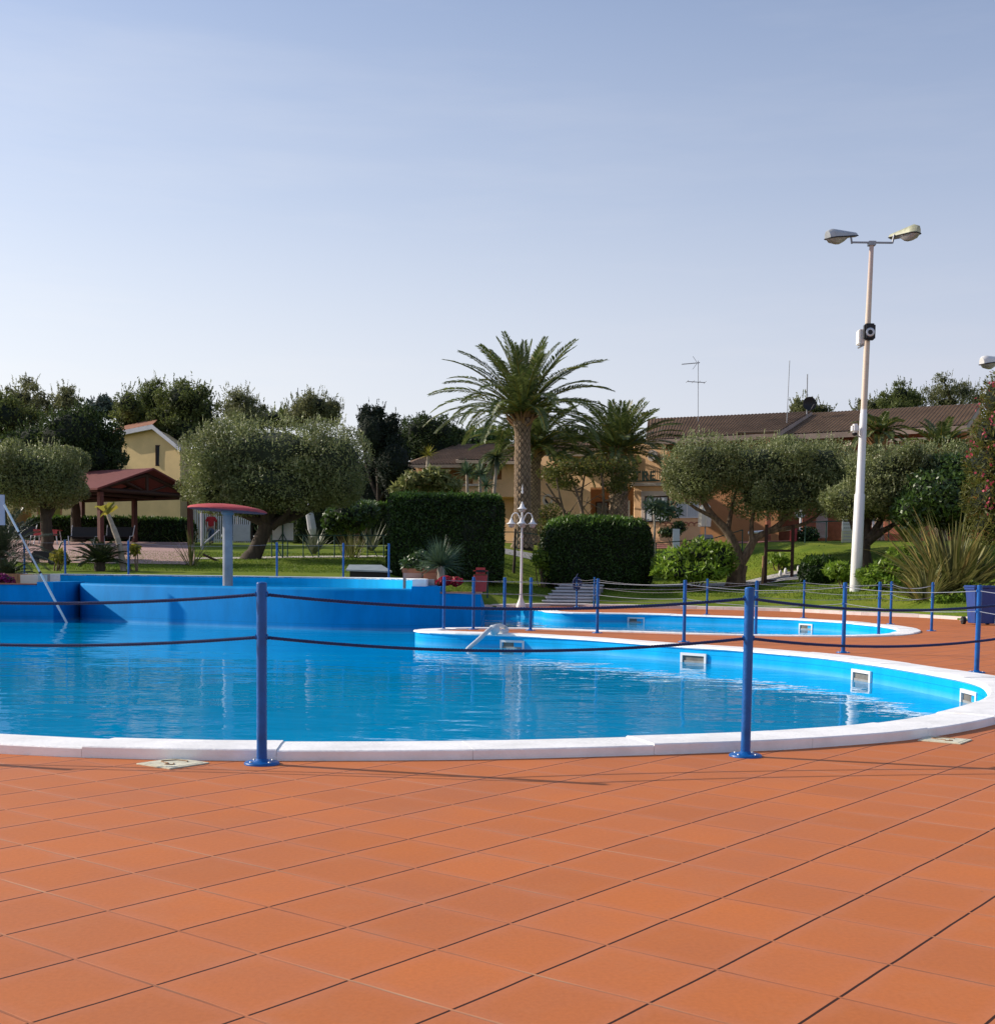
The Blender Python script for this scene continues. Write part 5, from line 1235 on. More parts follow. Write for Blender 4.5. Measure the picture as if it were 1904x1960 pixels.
# ---- the wood behind
def bgtree(label, px, d, blobs_px, n, ln, wd, leafm, seed, name='pine_tree', core=0.55, shell=0.75, lump=0.3, r0=0.22, spiky=0.3, corem='hedge_core', freq=4.0, group='trees of the wood behind'):
    b = ground(px, d); return tree(name, label, 'tree', b, [cb(a, b_, d+(k % 3-1)*1.2, rx, ry, max(rx, ry)*d/F*0.8) for k, (a, b_, rx, ry) in enumerate(blobs_px)], int(n*1.3), ln*.85, wd*.85, leafm, corem, 'bark_dark', seed, None, group, shell, lump, freq, core, r0=r0, spiky=spiky, shoot=int(n/28), shoot_l=0.6, bud=7, budf=0.38)
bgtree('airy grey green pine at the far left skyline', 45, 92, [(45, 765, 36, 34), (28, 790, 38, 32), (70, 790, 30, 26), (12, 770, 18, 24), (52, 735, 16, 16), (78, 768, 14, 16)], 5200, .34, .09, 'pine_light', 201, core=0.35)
bgtree('small airy pine left of the far hazy one', 126, 96, [(125, 758, 22, 16), (112, 768, 18, 16), (140, 770, 18, 14), (126, 790, 34, 22)], 2600, .34, .09, 'pine_light', 202, core=0.35)
bgtree('dark bushy pine at the left edge behind the olive', 10, 84, [(0, 800, 55, 38), (40, 812, 40, 30), (-40, 790, 50, 40)], 5000, .34, .12, 'pine', 203, core=0.7)
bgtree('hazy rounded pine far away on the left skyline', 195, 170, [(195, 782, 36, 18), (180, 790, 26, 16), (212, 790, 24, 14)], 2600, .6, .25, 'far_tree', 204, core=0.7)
bgtree('dark pine left of the tallest left pine', 247, 88, [(245, 775, 24, 30), (238, 800, 26, 30), (258, 800, 22, 36)], 3600, .34, .10, 'pine', 205, core=0.55)
bgtree('slim dark pine behind the yellow house gable', 292, 92, [(292, 762, 28, 34), (280, 790, 30, 30), (305, 800, 28, 30)], 4200, .34, .10, 'pine', 206, core=0.55)
bgtree('large dark bushy pine above the yellow house', 356, 86, [(355, 765, 50, 34), (335, 795, 44, 36), (385, 795, 36, 40), (350, 830, 44, 30)], 7600, .34, .11, 'pine', 207, core=0.62)
bgtree('airy pine above the left part of the big olive', 458, 94, [(455, 762, 30, 22), (440, 785, 28, 24), (485, 785, 26, 20), (470, 800, 40, 22)], 3600, .34, .09, 'pine_light', 208, core=0.35)
bgtree('brownish green rounded pine above the right part of the big olive', 600, 90, [(600, 778, 44, 26), (575, 795, 30, 24), (630, 795, 28, 24)], 5200, .32, .10, 'pine_light', 209, core=0.55)
bgtree('low brown leaved trees just above the big olive crown', 520, 100, [(520, 802, 60, 18), (490, 808, 40, 16), (560, 806, 40, 16)], 2600, .34, .12, 'pine', 210, core=0.6)
bgtree('tall black green cypress mass right of the big olive', 724, 76, [(712, 830, 30, 44), (735, 860, 36, 56), (700, 800, 14, 22), (722, 795, 14, 18), (748, 815, 18, 22), (720, 930, 48, 56), (755, 900, 34, 60)], 11000, .24, .09, 'cypress', 211, name='cypress_tree', core=0.8, lump=0.2, shell=0.35)
bgtree('rounded dark pine right of the cypress', 825, 88, [(822, 830, 56, 32), (790, 845, 38, 36), (855, 848, 36, 30), (830, 860, 56, 30)], 8000, .30, .11, 'dark_tree', 212, core=0.75, shell=0.4, lump=0.2)
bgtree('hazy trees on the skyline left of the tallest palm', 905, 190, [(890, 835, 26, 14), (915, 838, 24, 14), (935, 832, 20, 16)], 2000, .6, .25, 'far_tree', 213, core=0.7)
bgtree('mid green tree behind the left hotel roof', 920, 105, [(915, 848, 40, 22), (945, 850, 30, 22), (960, 838, 22, 18)], 3600, .36, .14, 'broad_dark', 214, core=0.65)
bgtree('dense broad dark green tree in front of the yellow house', 150, 69, [(140, 838, 62, 56), (195, 865, 46, 50), (100, 865, 52, 50), (160, 880, 60, 45), (70, 850, 40, 36), (40, 850, 30, 28)], 14000, .24, .12, 'dark_tree', 215, name='broad_tree', core=0.78, shell=0.35, lump=0.2, r0=.3)
bgtree('olive green treetop behind the satellite dish', 1540, 100, [(1540, 778, 24, 14), (1570, 785, 24, 10), (1520, 782, 12, 10)], 1500, .34, .13, 'pine_light', 216, core=0.55)
bgtree('round dark pine right of the floodlight pole on the skyline', 1724, 100, [(1724, 752, 22, 20), (1710, 766, 30, 18), (1745, 766, 28, 18), (1725, 780, 44, 20)], 4200, .30, .10, 'pine', 217, core=0.5)
bgtree('low green trees behind the brown roof by the floodlight pole', 1672, 104, [(1675, 777, 34, 14), (1655, 784, 24, 10), (1700, 782, 30, 12)], 2200, .34, .12, 'pine_light', 218, core=0.5)
bgtree('open bluish tree with tall airy top on the right skyline', 1812, 98, [(1805, 728, 18, 15), (1812, 752, 44, 16), (1785, 760, 22, 22), (1845, 750, 24, 20), (1815, 770, 56, 18), (1870, 762, 30, 22)], 4400, .28, .08, 'pine_light', 219, core=0.3, lump=.4)
bgtree('dark leafy trees behind the palms left of the brown roof', 1110, 92, [(1110, 850, 50, 26), (1160, 845, 40, 26), (1060, 850, 40, 26), (1220, 850, 36, 20)], 5200, .34, .13, 'dark_tree', 220, core=0.6)
bgtree('dark tree mass behind the white gate at left', 480, 84, [(470, 950, 70, 50), (400, 940, 60, 50), (540, 950, 60, 50)], 5000, .34, .14, 'dark_tree', 221, name='broad_tree', core=0.75)
bgtree('dark tree mass between the cypress and the agaves', 630, 80, [(610, 945, 60, 50), (660, 940, 50, 50)], 4000, .3, .12, 'dark_tree', 222, name='broad_tree', core=0.78)
# far wood closing the gaps
r = np.random.default_rng(77); P_ = []; 
for k in range(46):
    x = -120 + 240*k/45 + r.uniform(-2, 2); y = r.uniform(108, 124); z0 = float(tz(x, y)); h = r.uniform(7.0, 9.0) if x < -8 else r.uniform(5.5, 7.5)
    P_.append((x, y, z0+h*0.45, r.uniform(3.5, 5.5), 4.0, h*0.55, 2.2))
tag(crown('far_wood', P_, 70000, .55, .24, [M['forest'], M['hedge_core']], None, 300, .35, .2, 4, .74), kind='stuff')

# ---- grass on the lawns the camera can see
def grass():
    r = np.random.default_rng(6); n = 90000; x = r.uniform(-19, 21, n); t = r.uniform(0.35, 1, n)**1.6*17; y = dk(x)+t
    ok = ~((x < -2) & (y < 41.2)); x = x[ok]; y = y[ok]; n = len(x); z = tz(x, y)
    h = r.uniform(0.03, 0.075, n); a = r.uniform(0, 6.28, n); w = r.uniform(0.008, 0.02, n); lean = r.normal(size=(n, 2))*0.02
    A = np.stack([x-np.cos(a)*w, y-np.sin(a)*w, z-0.005], 1); B = np.stack([x+np.cos(a)*w, y+np.sin(a)*w, z-0.005], 1); C_ = np.stack([x+lean[:, 0], y+lean[:, 1], z+h], 1)
    V = np.stack([A, B, C_], 1).reshape(-1, 3); o = fast_mesh('grass', V, 3, M['grass']); tag(o, kind='stuff')
grass()
# ================================================================== BUILDINGS
def tiled_roof(a, b, c, d, col=0.22, courses=0.36, amp=0.024):
    """a,b eave left/right; c,d ridge right/left. rolls of tiles run from eave to ridge"""
    a, b, c, d = map(Vector, (a, b, c, d)); L_ = max((b-a).length, (c-d).length); Hh = ((d-a).length+(c-b).length)/2
    nu = int(L_/col)*4; nv = max(2, int(Hh/courses)); nrm = (b-a).cross(d-a).normalized()
    if nrm.z < 0: nrm = -nrm
    mb = MB(); rows = []
    for j in range(nv):
        for e in (0, 1):
            t = (j+e)/nv; row = []
            for i in range(nu+1):
                s = i/nu; p = a.lerp(b, s).lerp(d.lerp(c, s), t); row.append(p + nrm*(amp*math.sin(2*PI*i/4 + 0.6) + (0.03 if e == 0 else 0.0)))
            rows.append(row)
    mb.strip(rows); return mb
def slab(mb, pts, th, m=0):
    pts = [Vector(p) for p in pts]; n = (pts[1]-pts[0]).cross(pts[2]-pts[0]).normalized()
    if n.z < 0: n = -n
    mb.hull([p - n*th for p in pts], n*(th-0.03), m)
def facade(mb, corners, depth=0.35, m=0):
    """vertical wall from picture corners [(px, py, d)...], pushed back by depth"""
    mb.hull([at(*c) for c in corners], (0, depth, 0), m)
TILT = 0.0182     # the hotel front stands at an angle: its right end is nearer
def td(px): return (1130-px)*TILT
def rect(px0, px1, py0, py1, d, d2=None):
    a, b = (d, d2) if d2 else (d+td(px0), d+td(px1)); return [(px0, py1, a), (px1, py1, b), (px1, py0, b), (px0, py0, a)]
class Face:
    """flat frame on a tilted facade: s along it, o out of it, z up"""
    def __init__(s, px0, px1, py0, py1, d, tilt=True):
        k = td if tilt else (lambda p: 0)
        A, B = at(px0, py1, d+k(px0)), at(px1, py0, d+k(px1)); s.z0, s.z1 = A.z, B.z; s.A = Vector((A.x, A.y, 0)); u = Vector((B.x-A.x, B.y-A.y, 0)); s.w = u.length; s.u = u.normalized(); s.n = Vector((s.u.y, -s.u.x, 0))
    def p(s, a, o, z): q = s.A + s.u*a + s.n*o; return (q.x, q.y, z)
    def bx(s, mb, a0, a1, o0, o1, z0, z1): mb.hull([s.p(a0, o1, z0), s.p(a1, o1, z0), s.p(a1, o1, z1), s.p(a0, o1, z1)], -s.n*(o1-o0))
def window(parent, px0, px1, py0, py1, d, glass='glass', frame='white_paint', mull=1, name='window', proud=0.06, tilt=True):
    W = Face(px0, px1, py0, py1, d, tilt); w, z0, z1 = W.w, W.z0, W.z1; b = 0.07; o = proud
    f = MB(); W.bx(f, 0, w, o-.05, o, z1-b, z1); W.bx(f, 0, w, o-.05, o, z0, z0+b); W.bx(f, 0, b, o-.05, o, z0+b, z1-b); W.bx(f, w-b, w, o-.05, o, z0+b, z1-b)
    for k in range(mull): xm = w*(k+1)/(mull+1); W.bx(f, xm-.03, xm+.03, o-.046, o-.004, z0+b, z1-b)
    ob = f.build(name, M[frame], parent); g = MB(); W.bx(g, b*.5, w-b*.5, o-.04, o-.02, z0+b*.5, z1-b*.5); g.build('pane', M[glass], ob); return ob
def porthole(parent, px, py, d, r, rim='trim', glass='dark'):
    W = Face(px-5, px+5, py+5, py-5, d); c = W.w/2; zc = (W.z0+W.z1)/2; f = MB(); n = 28; rows = []
    for k in range(n+1):
        a = 2*PI*k/n; rows.append([W.p(c+q*math.cos(a), yy, zc+q*math.sin(a)) for q, yy in ((r*1.0, 0.0), (r*1.0, .07), (r*0.62, .07), (r*0.62, 0.0))])
    f.strip(rows, 0, False); o = f.build('round_window', M[rim], parent)
    g = MB(); g.poly([W.p(c+r*.62*math.cos(2*PI*k/n), .012, zc+r*.62*math.sin(2*PI*k/n)) for k in range(n)]); g.build('pane', M[glass], o)

# ---- the hotel: low left wing, middle, and two long roofs to the right
HB = ground(1150, 76)
hotel = thing('hotel', HB, 'long ochre hotel with brown tiled roofs behind the palms and olives', 'hotel')
# left wing
mb = MB()
facade(mb, rect(790, 882, 940, 1050, 77), .4); facade(mb, rect(960, 1000, 882, 951, 75), 2.6); facade(mb, rect(905, 960, 918, 951, 75), .3)
facade(mb, rect(878, 905, 930, 947, 75), .25); facade(mb, rect(960, 1004, 951, 1045, 76.6), .4)
mb.build('wall', M['ochre'], hotel)
mb = MB(); facade(mb, rect(790, 962, 886, 948, 77.5), .3); facade(mb, rect(880, 962, 949, 1050, 77.3), .3); mb.build('recessed_wall', M['ochre_shaded'], hotel)
mb = MB(); facade(mb, rect(790, 802, 886, 945, 76.4), .5); mb.build('wall', M['ochre'], hotel)
mb = MB(); facade(mb, rect(876, 918, 926, 930, 74.8), .5); mb.build('balcony_cap', M['trim'], hotel)
window(hotel, 922, 946, 892, 919, 77.4, 'curtain', 'trim', 1); window(hotel, 812, 836, 893, 925, 77.4, 'glass', 'trim', 1)
rp = [at(777, 889, 74+td(777)), at(885, 888, 74+td(885)), at(938, 850, 82+td(938)), at(874, 850, 82+td(874))]
rf = tiled_roof(*rp).build('roof', M['roof_brown'], hotel)
mb = MB(); slab(mb, rp, .22); mb.build('eave', M['fascia'], rf)
rp = [at(872, 879, 73.6+td(872)), at(1010, 882, 73.6+td(1010)), at(990, 850, 82+td(990)), at(934, 849.6, 82+td(934))]
rf = tiled_roof(*rp).build('roof', M['roof_brown'], hotel)
mb = MB(); slab(mb, rp, .22); mb.build('eave', M['fascia'], rf)
rp = [at(770, 880, 86+td(770)), at(777, 889, 74+td(777)), at(874, 850, 82+td(874)), at(874, 850.2, 82.2+td(874))]
mb = MB(); mb.poly([at(777, 889, 74+td(777)), at(874, 850, 82+td(874)), at(800, 868, 92+td(800))]); mb.build('hip', M['roof_brown'], hotel)
# middle
mb = MB(); facade(mb, rect(1000, 1130, 868, 1050, 76), .5); facade(mb, rect(1130, 1214, 868, 933, 76), .5); facade(mb, rect(1214, 1275, 850, 926, 76.2), .5)
facade(mb, rect(1214, 1340, 930, 1050, 73.5), .4); facade(mb, [(1216, 1050, 73.5), (1218, 1050, 76.4), (1218, 931, 76.4), (1216, 931, 73.5)], .02)
mb.build('wall', M['ochre'], hotel)
mb = MB(); facade(mb, rect(1128, 1216, 930, 1050, 77.6), .3); mb.build('recessed_wall', M['ochre_shaded'], hotel)
window(hotel, 1186, 1206, 958, 1020, 77.5, 'curtain', 'white_paint', 0, 'door'); window(hotel, 1140, 1165, 960, 1010, 77.5, 'glass', 'wood_dark', 1)
porthole(hotel, 1049, 957, 76, 0.36); porthole(hotel, 1249, 872, 76.2, 0.33, 'trim', 'curtain')
rp = [at(1040, 866, 74.6+td(1040)), at(1152, 866, 74.6+td(1152)), at(1150, 842, 80+td(1150)), at(1060, 842, 80+td(1060))]
rf = tiled_roof(*rp).build('roof', M['roof_brown'], hotel); mb = MB(); slab(mb, rp, .22); mb.build('eave', M['fascia'], rf)
mb = MB(); facade(mb, rect(1211, 1345, 923.5, 930, 73.2), 1.2); mb.build('cornice', M['trim'], hotel)
mb = MB(); facade(mb, rect(1227, 1275, 940, 949, 73.42), .1); facade(mb, rect(1227, 1234, 949, 998, 73.42), .1); mb.build('window_surround', M['trim'], hotel)
window(hotel, 1234, 1280, 949, 1000, 73.5, 'curtain', 'wood_dark', 2); window(hotel, 1294, 1338, 960, 992, 73.5, 'curtain', 'white_paint', 1)
# terrace letters
LET = {'T': [((0, .8), (1, 1)), ((.39, 0), (.61, .8))], 'R': [((0, 0), (.24, 1)), ((.24, .8), (.82, 1)), ((.66, .52), (.9, .82)), ((.24, .40), (.8, .58))], 'E': [((0, 0), (.24, 1)), ((.24, .81), (.9, 1)), ((.24, .41), (.75, .59)), ((.24, 0), (.9, .19))]}
for ch, p0, p1 in (('T', 1212, 1226), ('R', 1229, 1241), ('E', 1244, 1255)):
    W = Face(p0, p1, 901.5, 919.5, 73.35); w = W.w; z0 = W.z0; h = W.z1-W.z0; mb = MB()
    for (u0, v0), (u1, v1) in LET[ch]: W.bx(mb, u0*w, u1*w, -.03, .05, z0+v0*h, z0+v1*h)
    if ch == 'R': mb.hull([W.p(.42*w, .048, z0+.40*h), W.p(.72*w, .048, z0), W.p(1.0*w, .048, z0), W.p(.68*w, .048, z0+.42*h)], -W.n*.076)
    mb.build('letter', M['letter_green'], hotel)
W = Face(1208, 1262, 905, 921, 73.4); mb = MB(); W.bx(mb, 0, W.w, -.04, .04, W.z0-.05, W.z0+.02)
for k in range(14): x = W.w*k/13; W.bx(mb, x-.012, x+.012, -.01, .01, W.z0, W.z0+.62)
mb.build('letter_rail', M['green_metal'], hotel)
# right blocks
mb = MB(); facade(mb, rect(1250, 1490, 836, 1050, 79.6, 75.2), .5); mb.build('wall', M['ochre_shaded'], hotel)
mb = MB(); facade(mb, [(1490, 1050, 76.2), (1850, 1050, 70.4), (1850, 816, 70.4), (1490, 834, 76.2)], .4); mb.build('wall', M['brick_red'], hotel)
mb = MB(); mb.hull([at(1850, 1050, 70.4), at(1905, 1050, 77), at(1876, 778, 76.4), at(1850, 814, 70.4)], (-.3, .1, 0)); mb.build('gable_wall', M['ochre_shaded'], hotel)
rp = [at(1236, 842, 77.6), at(1487, 828, 73.0), at(1554, 787, 79.5), at(1240, 801, 84)]
rf = tiled_roof(*rp).build('roof', M['roof_brown'], hotel); mb = MB(); slab(mb, rp, .32); mb.build('eave', M['fascia'], rf)
mb = MB(); mb.tube([at(1408, 829, 72.9), at(1486, 826.5, 72.8)], .09, 8); mb.build('gutter', M['roof_brown'], rf)
rp = [at(1492, 832, 74.2), at(1850, 813, 68.6), at(1879, 771.5, 74.6), at(1552, 790, 80.5)]
rf = tiled_roof(*rp).build('roof', M['roof_brown'], hotel); mb = MB(); slab(mb, rp, .34); mb.build('eave', M['fascia'], rf)
mb = MB(); facade(mb, [(1640, 848, 69.6), (1800, 842, 67.5), (1800, 836, 67.5), (1640, 842, 69.6)], 2.6); mb.build('balcony_slab', M['fascia'], hotel)
for p0, p1, d in ((1420, 1450, 76.4), (1660, 1690, 73.0), (1720, 1750, 72.2), (1770, 1800, 71.4)): window(hotel, p0, p1, 838, 872, d, 'glass', 'wood_dark', 1, tilt=False)
mb = MB(); facade(mb, rect(1537, 1561, 960, 1035, 73, 72.6), .5); facade(mb, rect(1467, 1475, 840, 1035, 73.4, 73.3), .4); mb.build('pillar', M['brick_red'], hotel)
mb = MB()
for k in range(13): c0 = at(1562+k*1.7, 1030, 73.5); c1 = at(1562+k*1.7, 968, 73.5); mb.bx(c0.x-.012, c0.x+.012, 73.49, 73.51, c0.z, c1.z)
for yy in (975, 1000, 1026): a_, b_ = at(1561, yy, 73.52), at(1584, yy, 73.52); mb.bx(a_.x, b_.x, 73.52, 73.54, a_.z-.02, a_.z+.02)
mb.build('lattice', M['grey_metal'], hotel)
window(hotel, 1664, 1690, 970, 1012, 73.2, 'curtain', 'white_paint', 1, 'door', proud=.5, tilt=False)
o = thing('low_wall', ground(1735, 70), 'low orange brick wall seen under the right trees', 'wall'); mb = MB(); facade(mb, rect(1692, 1745, 988, 1022, 69.5, 68.5), .3); mb.build('face', M['brick_red'], o); mb = MB(); facade(mb, rect(1691, 1746, 985.5, 988, 69.4, 68.4), .5); mb.build('cap', M['terracotta'], o)
o = thing('low_wall', ground(1880, 66), 'dark red low wall behind the big flax at the right edge', 'wall'); mb = MB(); facade(mb, rect(1840, 1925, 1006, 1034, 65.5, 64), .3); mb.build('face', M['brick_red'], o); mb = MB(); facade(mb, rect(1839, 1926, 1004, 1006, 65.4, 63.9), .5); mb.build('cap', M['pale_kerb'], o)
o = thing('low_wall', ground(1315, 68), 'low garden wall with curved terracotta tiles below the hotel window', 'wall'); mb = MB(); facade(mb, rect(1262, 1338, 1006, 1035, 68.4, 67.6), .25); mb.build('face', M['ochre'], o)
mb = MB()
for k in range(7):
    c = at(1268+k*11, 1006, 68.2-k*.1); mb.tube([c+Vector((.17*math.cos(t), 0, .17*math.sin(t))) for t in np.linspace(0, PI, 9)], .045, 6)
mb.build('tile_arches', M['terracotta'], o)
# ---- aerials on the roof
def mast(label, cat, px, py0, py1, d, r, extra=None, name='roof_aerial', lean=0):
    a, b = at(px, py1, d), at(px+lean, py0, d); o = thing(name, a, label, cat); mb = MB(); mb.tube([a-Vector((0, 0, .3)), b], r, 6); mb.build('mast', M['grey_metal'], o)
    if extra: extra(o, d)
def tv(o, d):
    a, b = at(1305, 697, d), at(1339, 694, d); mb = MB(); mb.tube([a, b], .025, 6)
    for k in range(9): p = a.lerp(b, k/8.5); mb.tube([p+Vector((0, -.22, 0)), p+Vector((0, .22, 0))], .012, 5)
    for s in (-1, 1): p = a.lerp(b, .86); mb.tube([p, p+Vector((-.28, 0, .40*s))], .014, 5)
    mb.build('yagi', M['grey_metal'], o); mb = MB(); a, b = at(1315, 730, d), at(1349, 732, d); mb.tube([a, b], .025, 6)
    for k in range(4): p = a.lerp(b, k/3); mb.tube([p+Vector((0, -.5, 0)), p+Vector((0, .5, 0))], .014, 5)
    mb.build('dipole', M['grey_metal'], o)
mast('television aerial with two cross bars on the left brown roof', 'aerial', 1336, 690, 797, 79, .022, tv)
mast('tall thin whip mast on the brown roof left of the dish', 'mast', 1505, 690, 815, 76, .022, None, lean=6)
def dish(o, d):
    c = at(1549, 772.5, d-.3); mb = MB(); n = 22; R_ = .42; rows = []
    for k in range(n+1):
        a = 2*PI*k/n; rows.append([(c.x+R_*q*math.cos(a), d-.3+.14*(1-q*q)-.05, c.z+R_*q*math.sin(a)) for q in (0.02, .35, .7, 1.0)])
    mb.strip(rows, 0, True); mb.build('dish', M['dark'], o); mb = MB(); mb.tube([(c.x+.05, d-.3, c.z-R_), (c.x+.16, d-.8, c.z-.1)], .02, 5); mb.build('feed_arm', M['grey_metal'], o)
mast('dark round satellite dish on a short mast at the roof step', 'satellite dish', 1544, 716, 790, 78.5, .035, dish, 'satellite_dish', lean=1)
mast('thin aerial above the brown pine behind the big olive', 'aerial', 569, 742, 790, 90, .03, None, lean=1)

# ---- yellow house on the left
o = thing('house', ground(270, 80), 'yellow house with white gable fascia behind the pavilion', 'house')
mb = MB(); mb.hull([at(60, 1050, 84.6), at(345, 1050, 78.9), at(345, 858, 78.9), at(291, 818, 80), at(218, 834, 81.4), at(60, 868, 84.6)], (0, 6, 0)); mb.build('wall', M['yellow_wall'], o)
ap, le, ri = at(291, 813, 79.4), at(212, 829, 81.0), at(345, 857, 78.3); bk_ = Vector((-1.5, 7, .0))
rf = tiled_roof(le, le+bk_+Vector((0, 0, 1.2)), ap+bk_+Vector((0, 0, 1.2)), ap).build('roof', M['roof_terra'], o)
tiled_roof(ri, ri+bk_, ap+bk_, ap).build('roof', M['roof_terra'], o)
mb = MB()
for a, b in ((le, ap), (ap, ri)): mb.hull([a+Vector((0, -.04, -.26)), b+Vector((0, -.04, -.26)), b+Vector((0, -.04, .02)), a+Vector((0, -.04, .02))], (0, .25, 0))
mb.build('fascia', M['white_fascia'], rf)
window(o, 298, 310, 852, 892, 79.7, 'dark', 'wood_dark', 0, tilt=False)
window(o, 72, 118, 965, 995, 83.4, 'banana', 'terracotta', 1, tilt=False)
o = thing('house', ground(0, 82), 'roof corner of a second house at the left edge', 'house')
mb = MB(); facade(mb, rect(-80, 24, 842, 1050, 84, 83.9), 5); mb.build('wall', M['yellow_wall'], o)
rp = [at(-80, 846, 83), at(25, 838, 83), at(30, 828, 87), at(-80, 832, 87)]; rf = tiled_roof(*rp).build('roof', M['roof_terra'], o); mb = MB(); slab(mb, rp, .2); mb.build('eave', M['white_fascia'], rf)

# ---- open pavilion with red roof
A = at(187, 931, 62); z_e = A.z; gB = at(368, 942, 67.4); B = Vector((gB.x, 67.4, z_e)); apx = at(289, 899, 64.5); gd = (Vector((B.x, B.y, 0))-Vector((A.x, A.y, 0))); mid = A.lerp(B, .5); apx = Vector((mid.x, mid.y, apx.z))
rd = Vector((-gd.y, gd.x, 0)).normalized()
if rd.x > 0: rd = -rd
Lp = 8.5; A2, B2, P2 = A+rd*Lp, B+rd*Lp, apx+rd*Lp
pav = thing('pavilion', ground(250, 67), 'open timber pavilion with dark red pitched roof on the pink plaza', 'pavilion')
mb = MB(); dn = Vector((0, 0, -.12)); ov = (A-B).normalized()*.45
for a, b, c, d in ((A+ov+Vector((0, 0, -.2)), apx, P2, A2+ov+Vector((0, 0, -.2))), (B-ov+Vector((0, 0, -.2)), apx, P2, B2-ov+Vector((0, 0, -.2)))): mb.hull([a-rd*.5, b-rd*.5, c, d], (0, 0, .09))
mb.build('roof', M['roof_red'], pav)
mb = MB()
for q in (0, .33, .66, 1):
    a, b, p = A+rd*Lp*q, B+rd*Lp*q, apx+rd*Lp*q
    for s, e, r_ in ((a, b, .12), (a, p+dn, .10), (b, p+dn, .10), (a.lerp(b, .5), p+dn, .09), (a.lerp(b, .5), a.lerp(p, .5), .07), (a.lerp(b, .5), b.lerp(p, .5), .07)):
        mb.tube([s+dn, e+dn], r_, 4)
for s, e in ((A, A2), (B, B2)): mb.tube([s+dn*1.3, e+dn*1.3], .12, 4)
mb.build('roof_truss', M['wood_dark'], pav)
for k, q in enumerate((0, .5, 1)):
    for s in (A, B):
        p = s+rd*Lp*q+(apx-s)*0.05; g = float(tz(p.x, p.y)); mb = MB(); mb.box((p.x, p.y, (g-.1+p.z-.3)/2), (.24, .24, p.z-.3-g+.1), math.atan2(rd.y, rd.x), bev=.015); mb.build('post', M['red_wood'], pav)
# ================================================================== THINGS IN THE GARDEN
# ---- mushroom fountain
c = at(436, 1118, 34); bx_, by_ = c.x, 34.0
o = thing('mushroom_fountain', (bx_, by_, BASIN_Z), 'mushroom water fountain with red cap on a grey column in the raised basin', 'fountain')
zt = zat(436, 975, 34); mb = MB(); mb.lathe([(.135, -.6), (.135, .05), (.132, 1.0), (.130, zt-BASIN_Z+.05)], (bx_, by_, BASIN_Z), 24); mb.build('column', M['grey_column'], o)
mb = MB(); mb.lathe([(.001, .15), (.25, .14), (.55, .115), (.82, .075), (.98, .035), (1.05, -.005), (1.055, -.03), (1.0, -.05), (.7, -.045), (.3, -.04), (.13, -.045)], (0, 0, 0), 40)
tm_ = Matrix.Translation((bx_, by_, zt)) @ Matrix.Rotation(R(3.4), 4, 'Y'); mb.v = [tuple(tm_ @ Vector(v)) for v in mb.v]; mb.build('cap', M['red_cap'], o)
mb = MB(); mb.lathe([(.16, zt-BASIN_Z-.14), (.18, zt-BASIN_Z-.10), (.15, zt-BASIN_Z-.04)], (bx_, by_, BASIN_Z), 20); mb.build('collar', M['grey_column'], o)
# ---- telescopic cleaning pole leaning on the planter corner
lo = at(126, 1189, 32.75); hi = at(8, 966, 32.5); o = thing('cleaning_pole', lo, 'long white telescopic pole leaning from the water over the planter corner', 'pole')
lo2 = lo + (lo-hi)*.06; mb = MB(); mb.tube([lo2, lo.lerp(hi, .42)], .030, 10); mb.build('lower_tube', M['white_paint'], o)
mb = MB(); mb.tube([lo.lerp(hi, .41), lo.lerp(hi, .76)], .025, 10); mb.build('middle_tube', M['steel'], o)
mb = MB(); mb.tube([lo.lerp(hi, .75), hi], .030, 10); mb.build('upper_tube', M['white_paint'], o)
mb = MB()
for q in (.42, .76): mb.tube([lo.lerp(hi, q-.008), lo.lerp(hi, q+.008)], .036, 10)
mb.build('clamps', M['dark'], o)
# ---- grey suction hose hooked over the coping
o = thing('suction_hose', onz(955, 1205), 'pale grey suction hose bent over the coping of the tongue', 'hose')
pts = [at(880, 1252, 23.2), at(898, 1240, 23.2), at(912, 1228, 23.25), at(928, 1213, 23.4), at(940, 1203, 23.7), at(955, 1198, 24.1), at(967, 1202, 24.3), at(969, 1208, 24.1), at(958, 1210, 23.9)]
pts[0].z = -.4
ln_ = smooth_line(pts, 5); mb = MB(); mb.tube(ln_, [.042+.003*(i % 2) for i in range(len(ln_))], 10); mb.build('tube', M['hose'], o)
mb = MB(); mb.lathe([(.001, .10), (.07, .09), (.10, .05), (.11, 0), (.09, -.05), (.05, -.09), (.001, -.1)], tuple(at(946, 1206, 23.75)), 16); mb.build('float_head', M['hose'], o)
# ---- grey panel at the far left edge
o = thing('notice_sign', (at(2, 1050, 33.9).x, 33.9, .66), 'pale grey upright panel cut by the left edge of the photo', 'panel'); mb = MB(); a, b = at(-14, 1005, 33.9), at(8, 947, 33.9); mb.bx(a.x, b.x, 33.88, 33.94, a.z, b.z); mb.build('board', M['white_fascia'], o); mb = MB(); mb.bx(a.x+.05, a.x+.11, 33.89, 33.93, .6, a.z); mb.build('leg', M['white_fascia'], o)
